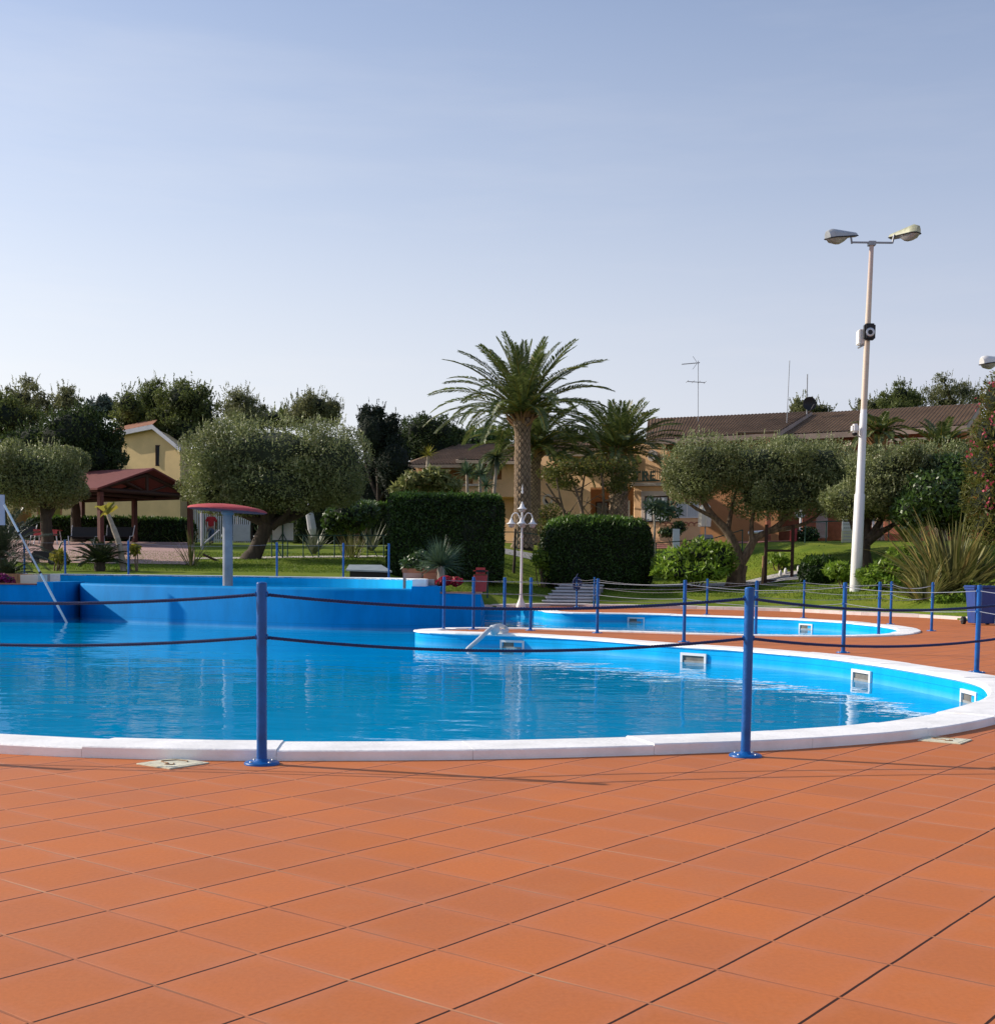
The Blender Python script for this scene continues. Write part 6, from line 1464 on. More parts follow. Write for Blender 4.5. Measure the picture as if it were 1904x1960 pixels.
# ---- low grey slab on the lawn behind the basin
b = at(702, 1098, 41.9); z0 = float(tz(b.x, 41.9)); o = thing('sunbathing_platform', (b.x, 41.9, z0), 'low grey green platform with dark sides on the lawn behind the basin', 'platform')
mb = MB(); mb.hull([at(662, 1093, 41.3), at(750, 1096, 41.4), at(730, 1084, 43), at(668, 1083.5, 42.9)], (0, 0, .05)); mb.build('top', pm('grey_green_board', (.27, .31, .31), .7, .15, 3), o)
mb = MB(); mb.prism([(at(670, 1090, 41.6).x, 41.5), (at(746, 1090, 41.6).x, 41.6), (at(733, 1085, 43).x, 43.4), (at(672, 1085, 43).x, 43.2)], z0-.1, [zat(670, 1094.5, 41.5), zat(746, 1097, 41.6), zat(730, 1086, 43), zat(668, 1086, 43)]); mb.build('base', M['dark'], o)
# ---- box planters and dragon tree neighbours
for px0, px1, d, rim, body, lab in ((771, 808, 35.4, 'terracotta', 'pink_box', 'square pink box planter with brick red rim behind the right end of the basin'), (810, 846, 35.2, 'brick_red', 'terracotta', 'terracotta box planter between the pink box and the dragon tree')):
    a, b = at(px0, 1116, d), at(px1, 1116, d); zt = zat(px0, 1090, d); zb = .55; o = thing('box_planter', ((a.x+b.x)/2, d+.25, zb), lab, 'planter box', 'box planters by the basin')
    mb = MB(); mb.box(((a.x+b.x)/2, d+.25, (zb+zt)/2-.03), (b.x-a.x, .5, zt-zb-.06), 0, bev=.015); mb.build('body', M[body], o)
    mb = MB(); mb.box(((a.x+b.x)/2, d+.25, zt-.03), (b.x-a.x+.05, .55, .13), 0, bev=.015); mb.build('rim', M[rim], o)
    mb = MB(); mb.box(((a.x+b.x)/2, d+.25, zt+.035), (b.x-a.x-.06, .42, .02)); mb.build('soil', M['soil'], o)
# ---- red litter bin
b = ground(919, 41.5); b.z = zat(919, 1133, 41.5); z0 = b.z; zt = zat(919, 1086, 41.5); w = .46; o = thing('litter_bin', b, 'red plastic litter bin with rounded hood before the square hedge', 'litter bin')
mb = MB(); h = zt-z0; mb.hull([(b.x-w*.40, b.y-.2, z0), (b.x+w*.40, b.y-.2, z0), (b.x+w*.5, b.y-.2, z0+h*.68), (b.x-w*.5, b.y-.2, z0+h*.68)], (0, .4, 0)); mb.build('body', M['red_plastic'], o, bevel=.03)
mb = MB(); mb.box((b.x, b.y, z0+h*.86), (w*1.06, .42, h*.26), 0, bev=.09); hd = mb.build('hood', M['red_plastic'], o)
mb = MB(); mb.box((b.x, b.y-.215, z0+h*.85), (w*.66, .02, h*.09), 0, bev=.008); mb.build('slot', M['dark'], hd); mb = MB(); mb.box((b.x, b.y, z0+h*.70), (w*1.02, .41, .03)); mb.build('rim', M['brick_red'], o)
mb = MB(); mb.box((b.x+w*.5, b.y+.28, z0+h*.3), (.06, .06, h*1.1)); mb.build('support', M['green_metal'], o)
# ---- white garden lamp with five bells
b = ground(997, 44); b.x = at(997, 1140, 44).x; H0 = zat(997, 925, 44)-b.z; o = thing('garden_lamp', b, 'white garden lamp post with bell shaped shades', 'street lamp')
k = H0; x, y, z = b
mb = MB(); mb.lathe([(.17, -.05), (.17, .02), (.15, .06), (.09, .20), (.065, .30), (.048, .45), (.038, k*.55), (.05, k*.56), (.032, k*.60), (.028, k*.72), (.024, k*.80)], b, 16); mb.build('post', M['white_paint'], o)
def bell(cx, cy, cz, s=1.0, up=True):
    mb = MB(); mb.lathe([(.012, .36*s), (.03, .33*s), (.028, .28*s), (.05, .24*s), (.065, .17*s), (.085, .10*s), (.14, .03*s), (.175, .0), (.17, -.012), (.13, .02*s)], (cx, cy, cz), 18); h_ = mb.build('shade', M['white_paint'], o)
    mb = MB(); mb.lathe([(.10, .015*s), (.115, -.05), (.085, -.115), (.001, -.14)], (cx, cy, cz), 14); mb.build('globe', M['lens'], h_)
zt = z+k; bell(x, y, zat(997, 974, 44), 0.7)
mb = MB(); mb.lathe([(.02, 0), (.045, .06), (.02, .12), (.035, .16), (.012, .24), (.001, .34)], (x, y, zt-.36), 12); mb.build('finial', M['white_paint'], o)
zl = zat(997, 1003, 44)
for k_, (dx, dy) in enumerate(((-.37, 0), (.37, .02), (-.02, -.40), (.03, .38))):
    mb = MB(); s_ = zl+.20; mb.tube(smooth_line([(x, y, s_-.22), (x+dx*.18, y+dy*.18, s_-.02), (x+dx*.45, y+dy*.45, s_+.17), (x+dx*.8, y+dy*.8, s_+.16), (x+dx, y+dy, s_+.03)], 5), .019, 8); mb.build('arm', M['white_paint'], o); bell(x+dx, y+dy, zl, .62)
# ---- floodlight pole
b = ground(1637, 44.5); base = at(1636.5, 1131, 44.5); base.z = float(tz(base.x, 44.5)); tp = at(1668, 466, 44.5); o = thing('floodlight_pole', base, 'tall white and rusty floodlight pole with two lamp heads', 'light pole')
def on(q): return base.lerp(tp, q)
mb = MB(); prof = [(-.02, .20), (.10, .193), (.283, .178), (.285, .150), (.45, .128), (.515, .122), (.517, .110), (.75, .100), (1.0, .075)]
mb.tube([on(q) for q, r_ in prof], [r_ for q, r_ in prof], 20); mb.build('pole', M['pole_paint'], o)
a, c_ = at(1630, 466, 44.5), at(1708, 463.5, 44.5); mb = MB(); mb.box((a+c_)/2+Vector((0, -.07, 0)), ((c_-a).length, .05, .05)); mb.box((a+c_)/2+Vector((0, .07, .03)), ((c_-a).length, .05, .05)); mb.box(tp, (.24, .24, .14))
mb.tube([a, a+Vector((-.04, 0, .28))], .035, 8); mb.tube([c_, c_+Vector((.05, 0, .26))], .035, 8); mb.build('crossbar', M['grey_metal'], o)
def lamp_head(tip, root, mat_, tilt, wfar=.25, wnear=.13):
    """tip = outer end, root = bracket end"""
    ax = (tip-root); l = ax.length; ax.normalize(); up = Vector((0, 0, 1)); sd = ax.cross(up).normalized(); up = sd.cross(ax)
    mb = MB(); rows = []; lens = []
    for i in range(9):
        t = i/8; w_ = (wnear+(wfar-wnear)*t)*(1 if t < .85 else 1-.45*((t-.85)/.15)**2); h_ = (.12+.20*t)*(1 if t < .9 else .75); c0 = root+ax*l*t
        rows.append([c0+sd*w_*.98+up*0, c0+sd*w_*.9+up*h_*.55, c0+sd*w_*.45+up*h_, c0-sd*w_*.45+up*h_, c0-sd*w_*.9+up*h_*.55, c0-sd*w_*.98+up*0])
        dd = .03 if t < .35 else +.03+.20*math.sin(PI*min(1, (t-.35)/.65))**.7
        lens.append([c0+sd*w_*.9, c0+sd*w_*.6-up*dd*.8, c0-up*dd, c0-sd*w_*.6-up*dd*.8, c0-sd*w_*.9])
    mb.strip(rows, 0, True); mb.poly(rows[0]); mb.poly(rows[-1][::-1]); h = mb.build('lamp_head', M[mat_], o)
    mb = MB(); mb.strip(lens, 0, True); mb.poly(lens[-1]); mb.build('lens', M['lens'], h)
    mb = MB(); mb.tube([r_[0]+sd*.01 for r_ in rows]+[rows[-1][0], rows[-1][-1]]+[r_[-1]-sd*.01 for r_ in rows[::-1]], .022, 6); mb.build('gasket', M['dark'], h)
lamp_head(at(1584, 456, 44.0), at(1636, 452, 44.8), 'lamp_grey', 0); lamp_head(at(1758, 445, 44.0), at(1704, 456, 44.8), 'lamp_olive', 0)
def pole_box(label, px, py, d, w, h, dp, m, name, cat, bev=.03):
    c = at(px, py, d); ob = thing(name, c, label, cat); mb = MB(); mb.box(c, (w, dp, h), 0, bev=bev); mb.build('case', M[m], ob); return ob, c
ob, c0 = pole_box('black loudspeaker with round silver cone facing the pool, strapped to the floodlight pole', 1663.5, 635, 44.28, .38, .56, .26, 'dark', 'loudspeaker', 'loudspeaker', .05)
mb = MB(); n = 24
for r0, r1, y0 in ((.15, .07, -.134),):
    mb.strip([[(c0.x+q*math.cos(2*PI*k/n), c0.y+yy, c0.z-.03+q*math.sin(2*PI*k/n)) for q, yy in ((.155, -.132), (.145, -.142), (.06, -.125))] for k in range(n+1)], 0, True)
mb.build('cone', M['steel'], ob); mb = MB(); mb.lathe([(.001, .0), (.05, 0)], (0, 0, 0), 12); mb.v = [(c0.x+v[0], c0.y-.133, c0.z-.03+v[1]) for v in mb.v]; mb.build('dust_cap', M['dark'], ob)
ob, c0 = pole_box('white loudspeaker facing left, strapped to the floodlight pole below the black one', 1650, 646, 44.7, .34, .52, .40, 'white_paint', 'loudspeaker', 'loudspeaker', .03)
mb = MB(); mb.box(c0+Vector((.02, 0, -.275)), (.28, .34, .05), 0, ry=-.5); mb.build('underside', M['grey_metal'], ob)
ob, c0 = pole_box('small white camera housing hanging left of the floodlight pole', 1636, 820, 44.35, .24, .30, .34, 'white_paint', 'camera_housing', 'camera', .06)
mb = MB(); mb.lathe([(.09, 0), (.09, -.08), (.05, -.11), (.001, -.12)], (c0.x, c0.y, c0.z-.14), 14); mb.build('lens_dome', M['dark'], ob); mb = MB(); q = on(.462); mb.tube([c0+Vector((.05, .1, -.2)), (q.x-.1, q.y, c0.z-.27)], .03, 8); mb.build('bracket', M['grey_metal'], ob)
# second lamp pole behind the oleander
b = ground(1925, 48); tp2 = at(1925, 690, 48); o = thing('floodlight_pole', b, 'white lamp head rising above the oleander at the right edge', 'light pole'); mb = MB(); mb.tube([b, tp2], [.12, .07], 12); mb.build('pole', M['white_paint'], o); lamp_head(at(1879, 697, 47.6), at(1922, 691, 48), 'white_paint', 0)
# ---- blue wheelie bin
b = onz(1884, 1197); o = thing('wheelie_bin', b, 'blue wheelie bin standing at the right edge of the deck', 'wheelie bin'); zt = zat(1884, 1122, b.y); x0 = at(1858, 1180, b.y).x-b.x; w = .62
mb = MB(); bx0, bx1 = b.x-.30, b.x+.34
mb.add([(bx0+.05, b.y, .04), (bx1-.05, b.y, .04), (bx1-.05, b.y+.5, .04), (bx0+.05, b.y+.5, .04), (bx0, b.y-.05, zt-.05), (bx1, b.y-.05, zt-.05), (bx1, b.y+.62, zt-.05), (bx0, b.y+.62, zt-.05)], [(0, 3, 2, 1), (4, 5, 6, 7), (0, 1, 5, 4), (1, 2, 6, 5), (2, 3, 7, 6), (3, 0, 4, 7)]); mb.build('body', M['bin_blue'], o, bevel=.025)
mb = MB(); mb.box(((bx0+bx1)/2, b.y+.28, zt-.02), (bx1-bx0+.08, .78, .07), 0, bev=.025); mb.box((bx0-.0, b.y+.28, zt-.07), (.05, .70, .06), 0, bev=.01); mb.build('lid', M['bin_blue'], o)
for sx_ in (bx0+.0, bx1-.02):
    mb = MB(); n = 20; cx, cy, cz = sx_, b.y+.62, .10; mb.strip([[(cx-.05, cy+.10*math.cos(2*PI*k/n), cz+.10*math.sin(2*PI*k/n)), (cx+.03, cy+.10*math.cos(2*PI*k/n), cz+.10*math.sin(2*PI*k/n))] for k in range(n+1)], 0, True)
    for s_ in (-.05, .03): mb.poly([(cx+s_, cy+.10*math.cos(2*PI*k/n), cz+.10*math.sin(2*PI*k/n)) for k in range(n)])
    mb.build('wheel', M['rubber'], o)
mb = MB(); mb.tube([(bx0-.10, b.y+.62, .10), (bx1+.05, b.y+.62, .10)], .02, 8); mb.build('axle', M['steel'], o); mb = MB(); mb.tube([(bx1-.10, b.y-.07, .02), (bx1-.10, b.y-.09, .22), (bx1-.02, b.y-.09, .26), (bx1+.05, b.y-.07, .22)], .018, 6); mb.build('foot_bar', M['steel'], o)
# ---- dark timber frame on the right lawn
xL = ground(1464, 50.3); xR = ground(1515, 50.3); o = thing('timber_h_frame', xL, 'dark timber H frame standing on the lawn right of the olive trunk', 'frame'); zt = zat(1468, 1004, 50.3)
for q in (xL, xR): mb = MB(); mb.box((q.x, q.y, (q.z-.1+zt)/2), (.115, .115, zt-q.z+.1), 0, bev=.012); mb.build('upright', M['wood_dark'], o)
for py in (1054, 1112): z_ = zat(1490, py, 50.3); mb = MB(); mb.box(((xL.x+xR.x)/2, 50.3, z_), (xR.x-xL.x-.12, .07, .09), 0, bev=.01); mb.build('crossbar', M['wood_dark'], o)
mb = MB(); mb.tube([(xL.x-.16, 50.1, xL.z-.1), (xL.x-.12, 50.15, xL.z+1.1)], .05, 8); mb.build('stake', M['wood_tan'], o)
# ---- small white stones on the lawn
for k, (px, d) in enumerate(((1493, 50.9), (1503, 51.1), (1528, 51.0))):
    q = ground(px, d); mb = MB(); bm = bmesh.new(); bmesh.ops.create_icosphere(bm, subdivisions=2, radius=.09); bm.verts.index_update(); rr = random.Random(k); mb.add([(q.x+v.co.x*.8, q.y+v.co.y, q.z+.12+v.co.z*1.5*(1+.2*rr.random())) for v in bm.verts], [tuple(v.index for v in f.verts) for f in bm.faces], 0, True); bm.free()
    tag(mb.build('garden_stone', M['white_paint'], None, q), ['white upright stone by the left upright of the timber frame', 'white stone in the middle of the timber frame', 'white stone by the right upright of the timber frame'][k], 'stone', 'white stones at the timber frame')
# ---- notice board seen from behind
b = ground(532, 53); o = thing('notice_board', b, 'white notice board on a green post with cross foot on the lawn', 'sign'); zt = zat(532, 1001, 53); zb = zat(532, 1034, 53)
mb = MB(); a, c_ = at(521, 1034, 53), at(561, 1001, 53); mb.box(((a.x+c_.x)/2, 53.06, (a.z+c_.z)/2), (c_.x-a.x, .03, c_.z-a.z), 0, bev=.008); mb.build('board', M['sign_white'], o)
mb = MB(); px_ = at(541, 1030, 53).x; mb.tube([(px_, 53, b.z-.1), (px_, 53, zt+.06)], .035, 8); mb.box((px_, 53.0, zb-.02), (.9, .05, .05)); mb.tube([(px_-.16, 53, zb), (px_, 53, zb+.3)], .02, 6); mb.tube([(px_+.16, 53, zb), (px_, 53, zb+.3)], .02, 6); mb.build('post', M['green_metal'], o)
# ---- green hand rails
def rail(label, pts, h=.95, posts=4, lower=.5, brace=True):
    P_ = [ground(*p) for p in pts]; line = []
    for a, b_ in zip(P_, P_[1:]):
        for k in range(posts): line.append(a.lerp(b_, k/posts))
    line.append(P_[-1]); line = [Vector((q.x, q.y, float(tz(q.x, q.y)))) for q in line]; o = thing('hand_rail', line[0], label, 'railing', 'green hand rails in the garden')
    mb = MB(); mb.tube([q+Vector((0, 0, h)) for q in line], .026, 6, smooth=False); mb.build('top_rail', M['green_metal'], o)
    if lower: mb = MB(); mb.tube([q+Vector((0, 0, h*lower)) for q in line], .012, 6, smooth=False); mb.build('lower_rail', M['green_metal'], o)
    for i, q in enumerate(line):
        mb = MB(); mb.tube([q-Vector((0, 0, .1)), q+Vector((0, 0, h))], .028, 6); mb.build('post', M['green_metal'], o)
        if brace and i % 2 == 0:
            mb = MB(); mb.tube([q+Vector((0, 0, h*.95)), q+Vector((.42, 0, .05))], .022, 6); mb.build('brace', M['green_metal'], o)
rail('green hand rail on the left lawn before the agaves', [(520, 53.4), (640, 54), (765, 55)])
rail('green hand rail at the foot of the tallest palm', [(930, 62.3), (1050, 62.5)], posts=2)
rail('green hand rail before the hotel terrace, right of the round hedge', [(1200, 58.5), (1420, 58)], posts=4, brace=False)
rail('thin rail along the lawn under the right olive trees', [(1540, 58), (1700, 58.5)], posts=4, lower=0, brace=False)
rail('thin rail behind the big flax at the right', [(1760, 58.5), (1910, 58)], posts=3, lower=0, brace=False)
# ---- white bar fence and gate at the back left
o = thing('bar_fence', ground(420, 74), 'white bar fence with solid gate behind the mushroom fountain', 'fence')
def bars(px0, px1, py0, py1, d, n, nm):
    mb = MB(); a, c_ = at(px0, py1, d), at(px1, py0, d); g = float(tz(a.x, d))
    for k in range(n): x = a.x+(c_.x-a.x)*(k+.5)/n; mb.bx(x-.03, x+.03, d-.02, d+.02, g-.05, c_.z)
    mb.build(nm, M['sign_white'], o); mb = MB(); mb.bx(a.x, c_.x, d+.022, d+.06, c_.z-.16, c_.z-.08); mb.bx(a.x, c_.x, d+.022, d+.06, g+.12, g+.2); mb.build('rail', M['sign_white'], o)
bars(364, 432, 968, 1040, 74, 17, 'bars'); bars(446, 480, 982, 1040, 73.5, 9, 'gate_bars')
mb = MB(); a, c_ = at(446, 1036, 73.3), at(478, 1004, 73.3); mb.bx(a.x, c_.x, 73.28, 73.34, a.z, c_.z); mb.build('gate_panel', M['white_fascia'], o)
# white pipe post before the fence
b = ground(387, 60); b.x = at(387, 1050, 60).x; o = thing('pipe_post', b, 'slim white pipe post at the corner of the plaza, left of the man', 'post'); mb = MB(); tp = at(386, 968, 60); mb.tube([b-Vector((0, 0, .1)), (b.x, 60, tp.z)], .07, 10); mb.build('tube', M['white_fascia'], o); mb = MB(); mb.tube([(b.x, 60, b.z+.2), (b.x+.75, 60.4, b.z+.95)], .04, 8); mb.build('brace', M['white_fascia'], o)
b = ground(395, 50); mb = MB(); a = at(388, 1061, 50); mb.tube([a, a+Vector((.95, .0, -.42))], .05, 6); o = mb.build('timber_prop', M['wood_dark'], None, a); tag(o, 'dark slanting timber on the grass left of the mushroom column', 'timber')
# ---- closed parasols
b = ground(595, 64); o = thing('closed_parasol', b, 'closed pale grey parasol leaning under the big olive', 'parasol'); a, c_ = at(600, 1028, 63), at(590, 968, 63); mb = MB(); mb.tube([b, a, c_+Vector((0, 0, .15))], .03, 8); mb.build('pole', M['grey_metal'], o)
mb = MB(); mb.tube([a, a.lerp(c_, .25), a.lerp(c_, .7), c_, c_+Vector((0, 0, .08))], [.10, .22, .20, .10, .01], 8, smooth=False); mb.build('canopy', M['grey_canvas'], o)
b = ground(1349, 65.5); o = thing('closed_parasol', b, 'closed cream parasol on the hotel terrace', 'parasol'); a, c_ = at(1348, 1008, 65.5), at(1350, 963, 65.5); mb = MB(); mb.tube([b, c_+Vector((0, 0, .2))], .035, 8); mb.build('pole', M['grey_metal'], o)
mb = MB(); n = 14; rows = []
for t, r_ in ((0, .33), (.3, .345), (.6, .33), (.85, .28), (1, .10)):
    rows.append([a.lerp(c_, t)+Vector((r_*(1 if k % 2 else .78)*math.cos(2*PI*k/n), r_*(1 if k % 2 else .78)*math.sin(2*PI*k/n), 0)) for k in range(n+1)])
mb.strip(rows); mb.build('canopy', M['canvas'], o); mb = MB(); mb.box((b.x, b.y, b.z+.25), (.75, .6, .5), 0, bev=.05); mb.build('base', M['grey_metal'], o)
b = ground(1294, 63); o = thing('a_board', b, 'small pale folding board on the paving below the hotel terrace', 'sign'); mb = MB(); a, c_ = at(1287, 1034, 63), at(1301, 1012, 63); mb.box(((a.x+c_.x)/2, 63, (b.z+c_.z)/2), (c_.x-a.x, .04, c_.z-b.z), 0, rx=-.15, bev=.008); mb.build('panel', M['sign_white'], o)
# ---- signs and barrier on the right
b = ground(1532, 64); b.x = at(1532, 1000, 64).x; o = thing('arrow_sign', b, 'white arrow sign on a white post left of the floodlight pole', 'sign'); mb = MB(); mb.tube([b, (b.x, 64, zat(1532, 970, 64))], .06, 10); mb.build('post', M['white_paint'], o); a, c_ = at(1521, 991, 63.9), at(1536, 980, 63.9); mb = MB(); mb.hull([(a.x, 63.9, a.z), (c_.x, 63.9, a.z), (c_.x+.15, 63.9, (a.z+c_.z)/2), (c_.x, 63.9, c_.z), (a.x, 63.9, c_.z)], (0, .03, 0)); pn = mb.build('panel', M['sign_white'], o)
b = ground(1622, 56.5); o = thing('sign_stack', b, 'stack of cream and white direction boards left of the floodlight pole', 'sign')
for k, (p0, p1, y0, y1, m) in enumerate(((1611, 1634, 987, 996, 'sign_cream'), (1611, 1632, 999, 1016, 'sign_white'), (1610, 1633, 1017, 1038, 'sign_cream'))):
    a, c_ = at(p0, y1, 56.5), at(p1, y0, 56.5); mb = MB()
    if k == 0: mb.hull([(a.x, 56.5, a.z), (c_.x, 56.5, a.z), (c_.x+.12, 56.5, (a.z+c_.z)/2), (c_.x, 56.5, c_.z), (a.x, 56.5, c_.z)], (0, .03, 0))
    else: mb.bx(a.x, c_.x, 56.5, 56.53, a.z, c_.z)
    pn = mb.build('panel', M[m], o); mb = MB(); rr = random.Random(k)
    for q in range(1+k):
        z_ = c_.z-(c_.z-a.z)*(q+.6)/(1.4+k); xx = a.x+.08
        while xx < c_.x-.1: l = rr.uniform(.03, .09); mb.bx(xx, min(xx+l, c_.x-.06), 56.485, 56.497, z_-.035, z_+.035); xx += l+.02
    mb.build('faded_print', M['grey_canvas'], pn)
mb = MB(); 
for p_ in (1612, 1630): x = at(p_, 1030, 56.6).x; mb.bx(x-.03, x+.03, 56.56, 56.62, float(tz(x, 56.6))-.1, zat(p_, 985, 56.6))
mb.build('posts', M['grey_metal'], o)
b = ground(1518, 62); o = thing('road_barrier', b, 'red barrier post with white arm behind the timber frame', 'barrier'); zt = zat(1518, 1007, 62); mb = MB(); mb.box((b.x, 62, (b.z+zt)/2), (.30, .30, zt-b.z), 0, bev=.03); mb.build('post', M['red_plastic'], o)
a, c_ = at(1432, 1020, 62), at(1513, 1013, 62); mb = MB(); mb.tube([a, c_], .07, 8); mb.build('arm', M['white_paint'], o); mb = MB(); g = ground(1436, 62); mb.bx(a.x+.05, a.x+.13, 61.96, 62.04, g.z, a.z); mb.build('rest', M['grey_metal'], o)
# ---- pavilion furniture
def bench_table(px, d, label, m):
    b = ground(px, d); o = thing('garden_table', b, label, 'table', 'garden tables in the pavilion'); mb = MB(); mb.box(b+Vector((0, 0, .74)), (1.25, .75, .05), 0, bev=.012); mb.build('top', M[m], o)
    mb = MB(); mb.box(b+Vector((0, -.36, .58)), (1.2, .02, .26)); mb.build('skirt', M[m], o)
    for sx_ in (-1, 1):
        for sy in (-1, 1): mb = MB(); mb.tube([b+Vector((sx_*.5, sy*.3, .72)), b+Vector((sx_*.6, sy*.34, 0))], .03, 6); mb.build('leg', M['white_paint'], o)
bench_table(92, 64.5, 'red topped garden table with white legs under the pavilion roof at left', 'red_plastic')
def lounger(px, d, label):
    b = ground(px, d); o = thing('garden_bench', b, label, 'bench', 'dark benches in the pavilion'); mb = MB(); mb.box(b+Vector((0, .2, .62)), (1.35, .05, .62), 0, rx=-.2, bev=.012); mb.build('backrest', M['dark'], o); mb = MB(); mb.box(b+Vector((0, -.1, .42)), (1.3, .55, .06), 0, bev=.012); mb.build('seat', M['dark'], o)
    for s_ in (-1, 1): mb = MB(); mb.tube([b+Vector((s_*.72, .38, 1.02)), b+Vector((s_*.68, .1, .45)), b+Vector((s_*.68, -.38, .42)), b+Vector((s_*.62, -.45, 0))], .03, 6); mb.build('side_frame', M['white_paint'], o)
lounger(161, 64.5, 'dark bench with white frame, left of the front pavilion post'); lounger(228, 66, 'dark bench with white frame at the front pavilion post'); lounger(40, 65, 'dark bench at the left end of the pavilion')
# stone bowl
b = ground(222, 50); o = thing('stone_bowl', b, 'pale stone bowl planter on the plaza under the pavilion', 'planter'); mb = MB(); mb.lathe([(.30, 0), (.22, .12), (.30, .2), (.52, .38), (.60, .55), (.54, .56), (.42, .42), (.001, .40)], b, 24); mb.build('bowl', M['stone_bowl'], o); mb = MB(); mb.lathe([(.001, .45), (.3, .46), (.5, .44)], b, 16); mb.build('soil', M['soil'], o)
# teal parked handcart shape: small garden trolley at the left
b = ground(88, 46.5); o = thing('garden_trolley', b, 'small dark trolley with teal handle beside the left terrace post', 'trolley'); mb = MB(); mb.box(b+Vector((0, 0, .35)), (.9, .45, .28), .1, bev=.04); mb.build('tray', M['dark'], o); mb = MB(); mb.tube([b+Vector((.45, -.1, .4)), b+Vector((.62, -.15, .8)), b+Vector((.85, -.15, .92))], .03, 6); mb.build('handle', M['green_metal'], o)
for s_ in (-.3, .3):
    mb = MB(); n = 14; mb.strip([[(b.x+s_+.14*math.cos(2*PI*k/n), b.y-.26, b.z+.14+.14*math.sin(2*PI*k/n)), (b.x+s_+.14*math.cos(2*PI*k/n), b.y-.20, b.z+.14+.14*math.sin(2*PI*k/n))] for k in range(n+1)]); mb.poly([(b.x+s_+.14*math.cos(2*PI*k/n), b.y-.26, b.z+.14+.14*math.sin(2*PI*k/n)) for k in range(n)]); mb.build('wheel', M['rubber'], o)

# ================================================================== PERSON walking away in a red shirt
def skinned(name, verts, edges, radii, mats, parent, origin, levels=2, root=0):
    me = bpy.data.meshes.new(name); me.from_pydata([Vector(v) for v in verts], edges, []); o = bpy.data.objects.new(name, me); COL.objects.link(o)
    sk = o.modifiers.new('skin', 'SKIN'); sk.use_smooth_shade = True; sb = o.modifiers.new('sub', 'SUBSURF'); sb.levels = levels; sb.render_levels = levels
    for i, v in enumerate(me.skin_vertices[0].data): v.radius = (radii[i], radii[i]) if not hasattr(radii[i], '__len__') else radii[i]; v.use_root = (i == root)
    dg = bpy.context.evaluated_depsgraph_get(); m2 = bpy.data.meshes.new_from_object(o.evaluated_get(dg)); bpy.data.objects.remove(o); bpy.data.meshes.remove(me); m2.name = name
    m2.materials.clear(); m2.materials.append(mats)
    for p in m2.polygons: p.use_smooth = True
    ob = bpy.data.objects.new(name, m2); COL.objects.link(ob); ob.parent = parent; ob.location = origin; return ob
b = ground(404, 68); b.x = at(404, 1010, 68).x; man = thing('person', b, 'man in a red shirt and blue jeans walking away towards the white gate', 'person')
# body seen from behind, mid stride (x right, y away, z up)
V_ = [(0, 0, .95), (0, 0, 1.10), (0, .02, 1.28), (0, .03, 1.42), (0, .05, 1.52), (0, .07, 1.62), (0, .07, 1.70),
      (-.09, 0, .90), (-.10, .14, .50), (-.10, .10, .10), (-.10, .22, .05),
      (.09, 0, .90), (.10, .02, .50), (.10, -.22, .13), (.10, -.12, .05),
      (-.19, .03, 1.40), (-.26, -.03, 1.14), (-.24, .08, .90), (-.23, .11, .82),
      (.19, .03, 1.40), (.28, .10, 1.16), (.22, .26, 1.00), (.20, .32, .95)]
E_ = [(0, 1), (1, 2), (2, 3), (3, 4), (4, 5), (5, 6), (0, 7), (7, 8), (8, 9), (9, 10), (0, 11), (11, 12), (12, 13), (13, 14), (3, 15), (15, 16), (16, 17), (17, 18), (3, 19), (19, 20), (20, 21), (21, 22)]
R_ = [(.15, .11), (.14, .10), (.16, .11), (.13, .09), .06, .095, .075, .095, .065, .045, .04, .095, .065, .045, .04, .065, .048, .036, .036, .065, .048, .036, .036]
for hb, dirs in ((18, (-1, .02)), (22, (1, .06))):
    hx, hy, hz = V_[hb]
    for k in range(5):
        i0 = len(V_); sp = (k-2)*.016; ln_ = (.075, .088, .092, .086, .06)[k] if k else .055
        V_ += [(hx+sp*.5, hy+.02+sp, hz-.045), (hx+sp*.6, hy+.035+sp*1.2, hz-.045-ln_*.55), (hx+sp*.6-dirs[0]*.012, hy+.055+sp*1.2, hz-.045-ln_)]
        E_ += [(hb, i0), (i0, i0+1), (i0+1, i0+2)]; R_ += [.012, .010, .008]
skinned('body', V_, E_, R_, M['skin'], man, (0, 0, 0))
skinned('shirt', [(0, 0, .90), (0, 0, 1.10), (0, .02, 1.28), (0, .03, 1.42), (0, .045, 1.49), (-.19, .03, 1.41), (-.255, -.015, 1.20), (.19, .03, 1.41), (.27, .085, 1.20)], [(0, 1), (1, 2), (2, 3), (3, 4), (3, 5), (5, 6), (3, 7), (7, 8)], [(.185, .14), (.175, .13), (.19, .135), (.16, .115), .075, .085, .078, .085, .078], M['red_shirt'], man, (0, 0, 0))
skinned('jeans', [(0, 0, .96), (0, 0, .90), (-.095, 0, .84), (-.10, .14, .50), (-.10, .105, .13), (.095, 0, .84), (.10, .02, .50), (.10, -.215, .16)], [(0, 1), (1, 2), (2, 3), (3, 4), (1, 5), (5, 6), (6, 7)], [(.165, .125), (.165, .13), .115, .085, .07, .115, .085, .07], M['jeans'], man, (0, 0, 0))
skinned('hair', [(0, .045, 1.64), (0, .05, 1.69), (0, .065, 1.725)], [(0, 1), (1, 2)], [(.098, .09), (.105, .10), .075], M['hair'], man, (0, 0, 0))
for s_, q in ((-.10, (.15, 0)), (.10, (-.16, .05))):
    mb = MB(); mb.box(b+Vector((s_, q[0]+.03, .05+q[1])), (.10, .27, .09), 0, bev=.035); mb.build('shoe', M['dark'], man)
